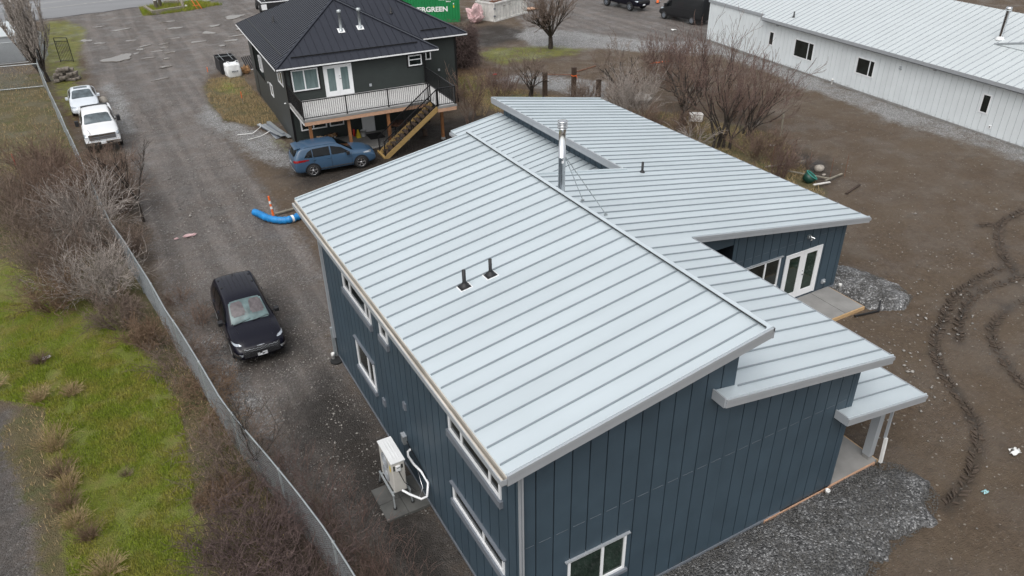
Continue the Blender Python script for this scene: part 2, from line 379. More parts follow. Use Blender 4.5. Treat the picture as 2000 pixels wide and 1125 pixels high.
# ------------------------------------------------------------------ ground
def vnoise(X, Y, s, seed=0):
    r = np.random.RandomState(seed); T = r.rand(256, 256); x = X/s; y = Y/s
    xi = np.floor(x).astype(int); yi = np.floor(y).astype(int); fx = x-xi; fy = y-yi
    fx = fx*fx*(3-2*fx); fy = fy*fy*(3-2*fy); g = lambda a, b: T[a % 256, b % 256]
    return (g(xi, yi)*(1-fx)+g(xi+1, yi)*fx)*(1-fy)+(g(xi, yi+1)*(1-fx)+g(xi+1, yi+1)*fx)*fy
def sdpoly(X, Y, P):
    P = np.array(P, float); ins = np.zeros(X.shape, bool); dm = np.full(X.shape, 1e9); n = len(P)
    for i in range(n):
        x0, y0 = P[i]; x1, y1 = P[(i+1) % n]; dx, dy = x1-x0, y1-y0; L = dx*dx+dy*dy+1e-9
        t = np.clip(((X-x0)*dx+(Y-y0)*dy)/L, 0, 1); dm = np.minimum(dm, (X-x0-t*dx)**2+(Y-y0-t*dy)**2)
        c = ((y0 > Y) != (y1 > Y)) & (X < dx*(Y-y0)/(dy+1e-12)+x0); ins ^= c
    return np.where(ins, 1, -1)*np.sqrt(dm)
def mask(X, Y, polys, soft=.8):
    m = np.zeros(X.shape)
    for P in polys: m = np.maximum(m, np.clip(.5+sdpoly(X, Y, P)/(2*soft), 0, 1))
    return m
WO = (47.817, 44.942); WT = R(-5.6)
def wl(x, y): return (WO[0]+x*math.cos(WT)-y*math.sin(WT), WO[1]+x*math.sin(WT)+y*math.cos(WT))
LAWN = [(-40, 60), (-14, 55), (-9, 45), (-6, 38), (-3.2, 33), (-1.6, 28.6), (-.7, 25.5), (-.3, 22.5), (-.5, 19.6), (-.6, 17), (-.9, 14.5), (-.6, 8), (-3.9, 8), (-3.9, 15), (-3.9, 18), (-3.95, 20.5), (-4.3, 22.5), (-4.2, 24.6), (-5.2, 25.6), (-6.6, 26.5), (-40, 28)]
DRIVE = [(0, 69), (.1, 57), (.4, 46), (.2, 33), (.5, 27), (.9, 22), (1.7, 18), (2.6, 15), (3.4, 12), (3.4, 5), (5.2, 5), (5.2, 22.8), (6.3, 26), (6.6, 32), (6.4, 38), (6.6, 45), (6.4, 52), (7, 60), (8, 64.5), (12, 66), (18, 69), (24, 76), (34, 90), (60, 120), (-30, 140), (-30, 97), (-1, 96), (-.2, 85)]
DRIVE3 = [(-40, 27), (-6.6, 26.2), (-5, 24.6), (-4.5, 20), (-4.3, 15), (-4.2, 2), (-40, 2)]
DRIVE2 = [(41, 75), (37, 64), (39, 58), (43, 54), (46.5, 52), (60, 49), (130, 60), (110, 140), (50, 140), (44, 90)]
PALE = [[(5.2, 53), (6.4, 57), (7.8, 52), (8.2, 49.4), (9.2, 47.4), (9.4, 42.5), (8.4, 40.5), (7, 44), (6.2, 48)],
        [(.2, 66), (1.5, 66), (1.9, 60), (1.5, 53), (.6, 52)],
        [(38, 66), (40.5, 62), (45, 54), (48, 52), (47.5, 47), (44, 48.5), (38, 55), (34, 58), (35, 63)],
        [wl(0, 7), wl(-1.9, 6.5), wl(-2.6, 0), wl(-2.3, -5), wl(-3.2, -8), wl(-2.6, -12), wl(-2.9, -17), wl(-2.2, -22), wl(-2.5, -40), wl(1, -40)],
        [(.6, 26.5), (1.5, 26.5), (2.1, 22), (2.4, 19.4), (1.5, 19)], [(30, 41), (28, 48), (26.5, 51), (30, 52), (34, 46)]]
GRASS = [LAWN, [(-3, 96), (-.6, 95.5), (1.2, 90), (.8, 84), (0, 78), (-.1, 70), (-.9, 66.5), (-1, 60), (-1.9, 55), (-2.9, 62), (-3.6, 75), (-3.9, 90)],
         [(22, 55), (23, 44), (28.5, 43.5), (28, 46), (25.8, 50), (27, 53)], [(28.5, 59), (31, 60.5), (36.5, 58), (38.5, 55), (36, 53.8), (31, 54), (28.5, 54)],
         [(7.2, 60), (8, 62.6), (10, 62.6), (10, 57), (8.3, 57)], [(8.2, 47.2), (9.6, 47.2), (9.4, 43.6), (8.4, 44.2)]]
OLIVE = [[(6.9, 52.5), (6.8, 57), (7.1, 61), (7.9, 63), (10.2, 63), (10.2, 49.6), (8.2, 50)],
         [(-40, 56), (-14, 51), (-8, 42), (-5, 36), (-3, 31), (-1.5, 27.5), (-.6, 25), (.2, 24), (-.6, 36), (-1.6, 48), (-2.4, 58), (-3, 72), (-12, 78), (-40, 80)],
         [(24.9, 35), (27, 41), (30, 41), (33.5, 37), (35.5, 31), (34.5, 29), (31, 23.5), (25.5, 18.6), (25, 24)],
         [(-4.2, 26), (-3.7, 22.5), (-3.4, 17), (-3.5, 8), (-4.6, 8), (-4.5, 19), (-5.6, 24)], [(-1.5, 12), (1, 12), (1.6, 18), (.6, 24), (-.6, 27), (-.4, 20)]]
RUST = [[(6.9, 51.8), (7, 56.5), (7.8, 58.5), (9, 57), (9.2, 53), (8.6, 50.6)], [(22.5, 57), (23, 51), (26.6, 53.5), (28.6, 52.4), (28, 58)], [(-2.8, 63), (-1.6, 63), (-1.4, 56), (-2.2, 55)]]
DARK = [[(2.4, 20), (3, 16), (3.3, 8), (5.2, 8), (5.2, 19), (4.4, 22)], [(1.6, 28.4), (4, 28.6), (4.1, 23), (1.5, 23)], [(8, 45), (22, 44.5), (21, 37.5), (8, 37.8)],  # second patch paints the shade under the black SUV
        [(31, 24), (34.6, 26), (34.8, 29.6), (32.6, 29.4), (30, 26)], [(28, 68), (36, 68), (38, 62), (32, 60.5), (27, 61)], [(-.3, 17), (1.3, 17), (2.2, 8), (0, 8)]]  # last patch paints shade on the ground beneath the brambles
def catmull(P, n=14):
    P = [np.array(p, float) for p in P]; P = [2*P[0]-P[1]]+P+[2*P[-1]-P[-2]]; out = []
    for i in range(1, len(P)-2):
        for t in np.linspace(0, 1, n, endpoint=False):
            a, b_, c, d = P[i-1:i+3]; out.append(.5*((2*b_)+(c-a)*t+(2*a-5*b_+4*c-d)*t*t+(3*b_-a-3*c+d)*t**3))
    out.append(P[-2]); return np.array(out)
TRK = [[(37.6, 17.2), (35.6, 17.0), (34.0, 16.2), (32.8, 15.4), (31.8, 14.6)],
       [(34.3, 17.3), (34.9, 16.9), (33.5, 15.9), (32.3, 14.9), (31.5, 14.0), (30.5, 13.4)],
       [(31.8, 14.4), (29.6, 14.3), (27.4, 13.9), (25.4, 13.0), (24.0, 12.3), (22.8, 11.2), (22.0, 10.0), (21.2, 8.9), (20.0, 8.1), (18.6, 7.5), (17.3, 7.2)],
       [(32.5, 13.4), (30.4, 13.6), (28.3, 13.6), (26.2, 12.8), (24.8, 11.9)],
       [(30, 12.4), (28.2, 12.3), (26.6, 11.8), (25.6, 11), (24.8, 10), (24.3, 9.1), (24, 8)]]
def make_ground():
    def ax(segs):
        out = []
        for a, b, s in segs: out += list(np.arange(a, b, s))
        return np.array(out+[segs[-1][1]])
    xs = ax([(-700, -100, 60), (-100, -20, 8), (-20, -7, .6), (-7, 38, .2), (38, 60, .4), (60, 120, 4), (120, 780, 60)])
    ys = ax([(-60, 0, 6), (0, 6, .6), (6, 42, .2), (42, 80, .32), (80, 115, .6), (115, 180, 5), (180, 1000, 60)])
    X, Y = np.meshgrid(xs, ys); X = X.ravel(); Y = Y.ravel()
    Z = (vnoise(X, Y, 2.6, 1)-.5)*.09+(vnoise(X, Y, .7, 2)-.5)*.045+(vnoise(X, Y, .33, 7)-.5)*.03
    road = mask(X, Y, [[(-300, 50), (300, 150), (300, 400), (-300, 400)]], 2)
    flat = np.maximum(mask(X, Y, [[(5, 9.2), (24.2, 9.2), (24.2, 34.4), (5, 34.4)], [(9.6, 40), (22.5, 40), (22.5, 58.5), (9.6, 58.5)]], .3), 0)
    Z = Z*(1-flat*.8)-.02
    nx, ny = len(xs), len(ys); I = np.arange(nx*ny).reshape(ny, nx)
    F = np.stack([I[:-1, :-1].ravel(), I[:-1, 1:].ravel(), I[1:, 1:].ravel(), I[1:, :-1].ravel()], 1)
    me = mesh_np('ground', np.stack([X, Y, Z], 1), None, F)
    a = me.color_attributes.new('zoneA', 'FLOAT_COLOR', 'POINT'); b = me.color_attributes.new('zoneB', 'FLOAT_COLOR', 'POINT')
    o1 = np.ones(len(X))
    A = np.stack([mask(X, Y, [DRIVE, DRIVE2, DRIVE3], .9), np.maximum(mask(X, Y, GRASS[:1], .5), .56*mask(X, Y, GRASS[1:], .9)), mask(X, Y, PALE, .8)*(.55+.3*vnoise(X, Y, 3, 33)), o1], 1).astype(np.float32)
    dk = np.maximum(mask(X, Y, DARK, 1.2), .45*mask(X, Y, [DRIVE3, [(-1.4, 12), (.4, 10), (2, 11), (1.6, 16), (.2, 18.5), (-.6, 16)]], .8))  # small inline polygon darkens the ground as bramble shade
    near = (X > 16) & (X < 39) & (Y > 5) & (Y < 19); dt = np.full(X.shape, 9.)
    for P in TRK:
        for q_ in catmull(P, 10): dt[near] = np.minimum(dt[near], np.hypot(X[near]-q_[0], Y[near]-q_[1]))
    dk = np.maximum(dk, .58*np.clip(1.25-dt/.34, 0, 1))
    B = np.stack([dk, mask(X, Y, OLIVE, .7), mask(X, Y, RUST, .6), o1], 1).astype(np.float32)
    a.data.foreach_set('color', A.ravel()); b.data.foreach_set('color', B.ravel())
    me.polygons.foreach_set('use_smooth', [True]*len(me.polygons))
    tag(link('ground', me, None, 'ground'), kind='structure')
make_ground()
def sheet(name, poly, z, m, kind='structure', skirt=.06):
    b = MB(); b.ext([(x, y, z-skirt) for x, y in poly], (0, 0, skirt)); return tag(b.build(name, m), kind=kind)
# road at the top left
rd = Vector((math.cos(R(8.5)), math.sin(R(8.5)), 0)); rn = Vector((-rd.y, rd.x, 0)); r0 = Vector((0, 97.3, 0))
def rdp(u, w): p = r0+rd*u+rn*w; return (p.x, p.y)
edge = [rdp(u, .35*math.sin(u*1.3)+.25*math.sin(u*3.1)+(-1.5 if u > 8 else 0)) for u in np.arange(-60, 120, 1.5)]
sheet('road', edge+[rdp(120, 12.6), rdp(-60, 12.6)], .035, 'asphalt')
b = MB()
for w_, wd_ in ((6.4, .14), (10.1, .12)): b.ext([(*rdp(-60, w_), .036), (*rdp(110, w_), .036), (*rdp(110, w_+wd_), .036), (*rdp(-60, w_+wd_), .036)], (0, 0, .005))
tag(b.build('road_marking', 'roadline'), kind='structure')
sheet('sidewalk', [rdp(-60, 13.0), rdp(60, 13.0), rdp(60, 14.6), rdp(-60, 14.6)], .14, 'concrete', skirt=.2)
# gravel beds
def mound(name, P, hgt, m, seed, step=.14):
    P = np.array(P); x0, y0 = P.min(0); x1, y1 = P.max(0); xs = np.arange(x0-.2, x1+.2, step); ys = np.arange(y0-.2, y1+.2, step)
    X, Y = np.meshgrid(xs, ys); d = sdpoly(X, Y, P)+(vnoise(X, Y, .5, seed)-.5)*.5+(vnoise(X, Y, .2, seed+1)-.5)*.2
    Z = np.clip(d, -.3, 1.0); Z = np.where(Z > 0, hgt*np.sqrt(np.clip(Z, 0, 1)), Z)+(vnoise(X, Y, .3, seed+2)-.5)*.05+.01
    I = np.arange(X.size).reshape(X.shape); F = np.stack([I[:-1, :-1], I[:-1, 1:], I[1:, 1:], I[1:, :-1]], -1).reshape(-1, 4)
    keep = (d.ravel()[F].max(1) > -.25); F = F[keep]
    used, inv = np.unique(F, return_inverse=True); V = np.stack([X.ravel(), Y.ravel(), Z.ravel()], 1)[used]
    me = mesh_np(name, V, None, inv.reshape(-1, 4)); me.polygons.foreach_set('use_smooth', [True]*len(me.polygons))
    return tag(link(name, me, None, m), kind='structure')
GB1 = [(6, 9.35), (15.0, 9.35), (17.0, 9.3), (17.5, 8.9), (17.7, 8.3), (17.4, 7.6), (16.5, 7.15), (15.3, 7.1), (14.4, 7.0), (13.2, 6.6), (9, 5.2), (5.4, 5.5)]
GB2 = [(24.1, 19.5), (25.2, 18.6), (26.1, 17.0), (26.3, 15.8), (26.0, 14.8), (25.1, 14.4), (24.2, 14.8), (23.8, 15.3), (23.9, 17)]
mound('gravel_bed', GB1, .13, 'gravel_dark', 11); mound('gravel_bed', GB2, .16, 'gravel_pale', 21)
# loose stones as octahedra
def stones(name, pts, sizes, m, seed, label=None):
    r = np.random.RandomState(seed); n = len(pts); base = np.array([[1, 0, 0], [0, 1, 0], [-1, 0, 0], [0, -1, 0], [0, 0, 1], [0, 0, -1]], float)
    V = base[None]*(1+.45*(r.rand(n, 6, 1)-.5)); a = r.rand(n)*6.28; ca, sa = np.cos(a), np.sin(a)
    s3 = np.stack([r.uniform(.7, 1.3, n), r.uniform(.6, 1, n), r.uniform(.45, .8, n)], 1)
    V = V*s3[:, None]; x = V[..., 0]*ca[:, None]-V[..., 1]*sa[:, None]; y = V[..., 0]*sa[:, None]+V[..., 1]*ca[:, None]; V[..., 0] = x; V[..., 1] = y
    V = V*np.asarray(sizes)[:, None, None]+np.asarray(pts)[:, None]
    f = np.array([[0, 1, 4], [1, 2, 4], [2, 3, 4], [3, 0, 4], [1, 0, 5], [2, 1, 5], [3, 2, 5], [0, 3, 5]])
    F = (f[None]+6*np.arange(n)[:, None, None]).reshape(-1, 3)
    o = link(name, mesh_np(name, V.reshape(-1, 3), F, None), None, m); return tag(o, label, 'stones' if label else None, None, 'stuff')
def scatter(P, n, seed, keep=.0):
    P = np.array(P); r = np.random.RandomState(seed); lo, hi = P.min(0), P.max(0); out = np.zeros((0, 2))
    while len(out) < n:
        q = lo+(hi-lo)*r.rand(n*2, 2); q = q[sdpoly(q[:, 0], q[:, 1], P) > keep]; out = np.concatenate([out, q])
    return out[:n]
r = np.random.RandomState(5)
q = np.concatenate([scatter(GB1, 17000, 3, -.12), scatter(GB2, 4200, 4, -.1)]); h = np.where(q[:, 1] < 9.4, .12, .15)
d_ = np.where(q[:, 1] < 10, sdpoly(q[:, 0], q[:, 1], np.array(GB1)), sdpoly(q[:, 0], q[:, 1], np.array(GB2)))
stones('gravel', np.column_stack([q, h*np.sqrt(np.clip(d_, .01, 1))+.02]), r.uniform(.013, .034, len(q)), 'stoned', 6, 'dark angular crushed rock piled along the foot of the navy house walls')
YARD = [(15.6, 6), (17.9, 7), (18, 11), (20, 14.5), (27, 14.5), (27, 19), (33, 23), (36, 30), (44.4, 48), (44.5, 20), (44, 5), (30, 3)]
q = scatter(YARD, 1500, 8); q2 = scatter([(18, 9.3), (17.6, 13), (22, 14.8), (27, 16), (30, 14), (23, 10.8), (20.5, 8.5)], 190, 9)
q3 = scatter([(1.2, 24), (3, 15), (5, 14), (5, 22.5), (6.2, 28), (5.6, 34), (1.2, 34)], 5200, 10); q4 = scatter([(.7, 34), (6, 34), (6.2, 60), (.6, 62)], 2600, 12)
q = np.concatenate([q, q2, q3, q4]); sz = np.concatenate([r.gamma(2, .008, 1500)+.006, r.gamma(2.2, .014, 190)+.010, r.gamma(2, .006, 5200)+.007, r.gamma(2, .009, 2600)+.01])
stones('stones', np.column_stack([q, np.full(len(q), .012)]), np.clip(sz, 0, .13), 'stone', 13, 'small pale stones scattered over the bare dirt and the driveway')
# tyre tracks: lugs pressed into the dirt
def track(name, P, seed, w=.36, lug=.14):
    rng = random.Random(seed); C = catmull(P, 24); seg = np.linalg.norm(np.diff(C, axis=0), axis=1); L = np.concatenate([[0], np.cumsum(seg)]); b = MB()
    s = 0
    while s < L[-1]-.2:
        for side in (-1, 1):
            i = min(np.searchsorted(L, s+(.08 if side > 0 else 0)), len(C)-2); d = C[i+1]-C[i]; d = d/(np.linalg.norm(d)+1e-9); n = np.array([-d[1], d[0]])
            if rng.random() < .42: continue
            a = C[i]+n*side*.03; e = C[i]+n*side*w/2*rng.uniform(.65, 1.2)-d*rng.uniform(.04, .2)
            j = lambda: rng.uniform(-.02, .02)
            z = .012+rng.uniform(0, .018); hw = .035*rng.uniform(.7, 1.3)
            pts = [a-d*hw, a+d*hw, e+d*hw*1.1, e-d*hw*1.1]; vs = [(p[0]+j(), p[1]+j(), -.03) for p in pts]+[(p[0]+j()*.6, p[1]+j()*.6, z) for p in pts]
            mid = (a+e)/2; vs.append((mid[0], mid[1], z+.018))
            b.add(vs, [(0, 1, 5, 4), (1, 2, 6, 5), (2, 3, 7, 6), (3, 0, 4, 7), (4, 5, 8), (5, 6, 8), (6, 7, 8), (7, 4, 8)])
        s += lug*rng.uniform(.7, 1.3)
    return tag(b.build(name, 'soil_lump'), kind='structure')
for i, P in enumerate(TRK): track('tyre_track', P, 40+i)
# puddles in the yard beyond
rngp = random.Random(4)
def puddle(x, y, rx, ry, rot, seed):
    rg = random.Random(seed); n = 22; ph = [rg.uniform(0, 6) for _ in range(3)]; pts = []
    for k in range(n):
        t = 2*math.pi*k/n; rr = 1+.28*math.sin(2*t+ph[0])+.2*math.sin(3*t+ph[1])+.14*math.sin(5*t+ph[2]); a, c = rx*rr*math.cos(t), ry*rr*math.sin(t)
        pts.append((x+a*math.cos(rot)-c*math.sin(rot), y+a*math.sin(rot)+c*math.cos(rot)))
    b = MB(); b.ext([(p[0], p[1], -.03) for p in pts], (0, 0, .062)); tag(b.build('puddle', 'puddle'), kind='structure')
puddle(2.4, 74.2, 1.0, 1.25, .1, 1)
for i, (x, y, a, c) in enumerate([(8.3, 84.3, .75, .8), (10.9, 80.2, .55, 1.1), (14.6, 86.6, 1.3, 1.2), (.4, 83.2, .5, .9), (1.4, 81.3, .5, .5), (4, 80.8, .5, .4), (4.9, 77.8, .6, .35),
    (6.6, 77.7, .5, .35), (4.4, 76.6, .45, .4), (6.4, 76.2, .5, .4), (3.9, 75.2, .35, .3), (5.6, 75, .5, .4), (6.6, 74, .5, .5), (4.6, 72.9, .5, .3), (6, 71.8, .4, .3), (5.5, 69, .5, .4),
    (12.2, 75.6, .6, .6), (11, 74, .4, .4), (12, 83.2, .9, .5), (14.3, 80.4, .8, .6), (13, 77.4, .7, .4), (9.3, 76.8, .7, .5), (4.6, 65.2, .6, .25), (7.6, 79.5, .8, .3), (15.6, 82.3, .7, .4), (8.2, 88, .8, .5), (17, 84.5, 1, .5), (3.6, 86.5, .9, .5), (1.8, 89.3, .5, .4)]):
    puddle(x, y, a*.85, c*.62, .15+rngp.uniform(-.2, .2), 60+i)
# grass
def blades(name, polys, n, seed, m, hmin, hmax, wid, label, lean=.6, avoid=None):
    r = np.random.RandomState(seed); pts = np.concatenate([scatter(P, int(k), seed+i) for i, (P, k) in enumerate(polys)])
    keep = vnoise(pts[:, 0], pts[:, 1], .8, seed+5)+.5*vnoise(pts[:, 0], pts[:, 1], .25, seed+6)+.25*r.rand(len(pts)) > .62; pts = pts[keep]; n = len(pts)
    a = r.rand(n)*6.28; h = r.uniform(hmin, hmax, n); w = wid*r.uniform(.6, 1.3, n); l = r.rand(n)*6.28; ln = h*lean*r.rand(n)
    z = np.full(n, -.03); V = np.zeros((n, 3, 3)); dx, dy = np.cos(a)*w, np.sin(a)*w
    V[:, 0] = np.stack([pts[:, 0]-dx, pts[:, 1]-dy, z], 1); V[:, 1] = np.stack([pts[:, 0]+dx, pts[:, 1]+dy, z], 1); V[:, 2] = np.stack([pts[:, 0]+np.cos(l)*ln, pts[:, 1]+np.sin(l)*ln, z+h+.03], 1)
    o = link(name, mesh_np(name, V.reshape(-1, 3), np.arange(3*n).reshape(-1, 3), None), None, m); return tag(o, label, 'grass', None, 'stuff')
LN = [(-7, 34), (-4, 32), (-1.6, 28.6), (-.7, 25.5), (-.3, 22.5), (-.5, 19.6), (-.6, 17), (-.9, 14.5), (-.6, 11), (-3.9, 11), (-3.9, 18), (-3.95, 20.5), (-4.3, 22.5), (-4.2, 24.6), (-5.2, 25.6), (-6.6, 26.5)]
blades('grass', [(LN, 95000)], 0, 70, 'grass', .03, .09, .012, 'short mossy green lawn beyond the chain link fence', .9)
blades('meadow_grass', [(OLIVE[0], 9000), ([(-11, 60), (-9, 40), (-5, 34), (-2, 30), (-1.8, 50), (-2.8, 62), (-4, 76), (-12, 76)], 16000), (OLIVE[2], 26000), (OLIVE[4], 1800), (OLIVE[3], 1300), (GRASS[2], 9000)], 0, 80, 'twig_tan', .06, .22, .012, 'rough tan grass along the edges of the bare ground', 1.0)
# ------------------------------------------------------------------ branches
class Tw:
    def __init__(s, seed): s.r = random.Random(seed); s.seg = []
    def grow(s, p, d, L, r, dep, P):
        n = max(2, int(P.get('n', 4))); st = L/n; rr = s.r; wob = P.get('wob', .25); upw = P.get('up', .1); grav = P.get('grav', 0)
        for i in range(n):
            k = (i+1)/n
            d = Vector((d.x+rr.gauss(0, wob), d.y+rr.gauss(0, wob), d.z+rr.gauss(0, wob)+upw-grav*k)).normalized()
            q = p+d*st; ra = r*(1-.55*i/n); rb = r*(1-.55*(i+1)/n)
            if q.z < .03: q.z = .03+rr.random()*.05
            s.seg.append((*p, *q, ra, rb)); p = q
            if dep > 0:
                c = P['kids']*(1 if i > 0 or P.get('low', 0) else .2); c = int(c)+(rr.random() < c-int(c))
                for _ in range(c):
                    ax = Vector((rr.gauss(0, 1), rr.gauss(0, 1), rr.gauss(0, 1))).normalized(); sp = P.get('spread', .9)
                    nd = (d+ax*sp*rr.uniform(.6, 1.2)); nd.normalize()
                    s.grow(p, nd, L*P.get('ls', .62)*rr.uniform(.7, 1.15), rb*P.get('rs', .6), dep-1, P)
        return p
    def mesh(s, name, lo=0, hi=9, minr=.004):
        a = np.array(s.seg); a = a[(a[:, 6] >= lo) & (a[:, 6] < hi)]
        if not len(a): a = np.array(s.seg)[:1]
        p, q = a[:, :3], a[:, 3:6]; ra = np.maximum(a[:, 6], minr); rb = np.maximum(a[:, 7], minr*.8)
        d = q-p; d /= (np.linalg.norm(d, axis=1)[:, None]+1e-9); ref = np.where(np.abs(d[:, 2:3]) < .9, np.array([[0, 0, 1.]]), np.array([[1., 0, 0]]))
        u = np.cross(d, ref); u /= np.linalg.norm(u, axis=1)[:, None]; w = np.cross(d, u); k = 3 if hi < 9 or lo == 0 else 6
        V = []; t = np.arange(k)*2*math.pi/k
        for c, rr in ((p, ra), (q, rb)):
            V.append(c[:, None]+rr[:, None, None]*(np.cos(t)[None, :, None]*u[:, None]+np.sin(t)[None, :, None]*w[:, None]))
        V = np.concatenate(V, 1).reshape(-1, 3); n = len(a); B = (2*k*np.arange(n))[:, None]
        F = np.concatenate([B+np.array([[i, (i+1) % k, k+(i+1) % k, k+i]]) for i in range(k)], 0)
        me = mesh_np(name, V, None, F); return me
def tree(loc, seed, label, h=4.5, r=.16, fork=5, spread=.5, P=None, bark='bark', tw='twig_grey', thick=.02, minr=.006, name='bare_tree', cat='tree', group='bare trees and shrubs around the plot', trunk_h=.9, leanv=(0, 0), base_n=1, start_spread=.1):
    T = Tw(seed); P = P or dict(n=4, wob=.16, up=.08, kids=1.5, spread=.8, ls=.62, rs=.62); rr = T.r
    for b_ in range(base_n):
        p0 = Vector((rr.uniform(-1, 1)*start_spread, rr.uniform(-1, 1)*start_spread, -.05)); d = Vector((leanv[0]+rr.gauss(0, .08), leanv[1]+rr.gauss(0, .08), 1)).normalized()
        p1 = p0+d*trunk_h*.5; p2 = p1+Vector((d.x+rr.gauss(0, .1), d.y+rr.gauss(0, .1), 1)).normalized()*trunk_h*.5
        T.seg += [(*p0, *p1, r*1.15, r), (*p1, *p2, r, r*.9)]
        for k in range(fork):
            a = 2*math.pi*(k+rr.random()*.7)/fork; nd = Vector((math.cos(a)*spread+leanv[0], math.sin(a)*spread+leanv[1], 1)).normalized()
            T.grow(p2, nd, (h-trunk_h)*.62*rr.uniform(.8, 1.1), r*.55, P.get('dep', 3), P)
    o = empty(name, (loc[0], loc[1], 0), 0, label, cat, group)
    link('trunk', T.mesh('trunk', thick), o, bark); link('crown', T.mesh('crown', 0, thick, minr), o, tw)
    return o
def shrub(loc, seed, label, rad=1.2, h=1.6, stems=40, P=None, tw='twig_brown', r=.012, minr=.005, name='bare_shrub', cat='shrub', group='bare trees and shrubs around the plot', base=.35, lean=(0, 0), L=None, ell=(1, 1)):
    T = Tw(seed); P = P or dict(n=4, wob=.22, up=.02, kids=1.1, spread=.9, ls=.6, rs=.65, dep=2); rr = T.r
    for k in range(stems):
        a = rr.random()*6.283; q = math.sqrt(rr.random()); p = Vector((math.cos(a)*q*rad*base*ell[0], math.sin(a)*q*rad*base*ell[1], -.03))
        o_ = q*rad/max(h, .1)*P.get('out', .9)
        d = Vector((math.cos(a)*o_*ell[0]+lean[0]+rr.gauss(0, .15), math.sin(a)*o_*ell[1]+lean[1]+rr.gauss(0, .15), 1)).normalized()
        T.grow(p, d, (L or h)*rr.uniform(.55, 1.05), r*rr.uniform(.6, 1.2), P.get('dep', 2), P)
    o = link(name, T.mesh(name, 0, 8, minr), None, tw); o.location = (loc[0], loc[1], 0); return tag(o, label, cat, group)
# ------------------------------------------------------------------ building helpers
def panels(b, f, u0, u1, zb, zt, pitch, holes=(), gap=.03, proud=.028, back=.12, off=0, mback='navyd', mpan='navy'):
    """board wall in plane: f(u, n, z) -> point (n outward). zt(u) top height. holes = (ua, ub, za, zb)"""
    def quadbox(ua, ub, za, zbl, zbr, n0, n1):
        vs = [f(ua, n0, za), f(ub, n0, za), f(ub, n1, za), f(ua, n1, za), f(ua, n0, zbl), f(ub, n0, zbr), f(ub, n1, zbr), f(ua, n1, zbl)]
        b.add(vs, [(0, 3, 2, 1), (4, 5, 6, 7), (0, 1, 5, 4), (1, 2, 6, 5), (2, 3, 7, 6), (3, 0, 4, 7)])
    def col_(ua, ub, n0, n1):
        m = (ua+ub)/2; hs = sorted([(h[2], h[3]) for h in holes if h[0] < m < h[1]]); z = zb
        for za, zc in hs:
            if za > z: quadbox(ua, ub, z, za, za, n0, n1)
            z = zc
        if z < min(zt(ua), zt(ub)): quadbox(ua, ub, z, zt(ua), zt(ub), n0, n1)
    cuts = sorted({u for h in holes for u in h[:2] if u0 < u < u1}|{u0, u1})
    b.use(mback)
    for a, c in zip(cuts[:-1], cuts[1:]): col_(a, c, -back, 0)
    b.use(mpan); u = u0+off
    if off > gap: es = [(u0, u0+off-gap)]
    else: es = []
    while u < u1-.02: es.append((u, min(u+pitch-gap, u1))); u += pitch
    for a, c in es:
        cc = [a]+[x for x in cuts if a < x < c]+[c]
        for p, q_ in zip(cc[:-1], cc[1:]): col_(p, q_, .0, proud)
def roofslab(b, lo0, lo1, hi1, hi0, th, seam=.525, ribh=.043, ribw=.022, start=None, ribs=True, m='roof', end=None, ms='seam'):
    """quad lo0->lo1 is the low eave, hi0/hi1 the high edge; ribs run from low to high"""
    P = [Vector(p) for p in (lo0, lo1, hi1, hi0)]; b.use(m)
    b.ext([p-Vector((0, 0, th)) for p in P], (0, 0, th))
    nrm = (P[1]-P[0]).cross(P[3]-P[0]).normalized(); nrm = nrm if nrm.z > 0 else -nrm
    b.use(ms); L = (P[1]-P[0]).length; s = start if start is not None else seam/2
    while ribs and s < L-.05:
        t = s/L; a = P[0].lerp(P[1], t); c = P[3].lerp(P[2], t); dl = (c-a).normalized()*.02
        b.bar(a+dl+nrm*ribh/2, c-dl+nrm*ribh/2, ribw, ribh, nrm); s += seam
def window(parent, f, ua, ub, za, zb, mull=(), fw_=.065, hb=(), mg='glass', world=True, sill=None, mf='wframe', depth=.05, head=None):
    def bx(b, a, c, n0, n1, z0, z1):
        vs = [f(a, n0, z0), f(c, n0, z0), f(c, n1, z0), f(a, n1, z0), f(a, n0, z1), f(c, n0, z1), f(c, n1, z1), f(a, n1, z1)]
        b.add(vs, [(0, 3, 2, 1), (4, 5, 6, 7), (0, 1, 5, 4), (1, 2, 6, 5), (2, 3, 7, 6), (3, 0, 4, 7)])
    w = MB(); n0, n1 = -.06, depth
    bx(w, ua, ua+fw_, n0, n1, za, zb); bx(w, ub-fw_, ub, n0, n1, za, zb); bx(w, ua+fw_, ub-fw_, n0, n1, za, za+fw_); bx(w, ua+fw_, ub-fw_, n0, n1, zb-fw_, zb)
    for m in mull: bx(w, m-fw_*.55, m+fw_*.55, n0, n1-.012, za+fw_, zb-fw_)
    for z in hb: bx(w, ua+fw_, ub-fw_, n0, n1-.008, z-fw_*.4, z+fw_*.4)
    wo_ = w.build('window', mf, parent, world)
    g = MB(); bx(g, ua+fw_*.5, ub-fw_*.5, n0+.005, depth-.035, za+fw_*.5, zb-fw_*.5); go = g.build('pane', mg, wo_); go.matrix_parent_inverse = Matrix()
    if sill:
        k = MB(); bx(k, ua-.06, ub+.06, 0, depth+.05, za-sill, za-.004); k.build('sill', 'trimd', wo_)
    if head:
        k = MB(); bx(k, ua-.08, ub+.08, 0, depth+.04, zb+.004, zb+.035); k.build('head_flashing', head, wo_)
    return wo_
def frame_world(fn): return fn
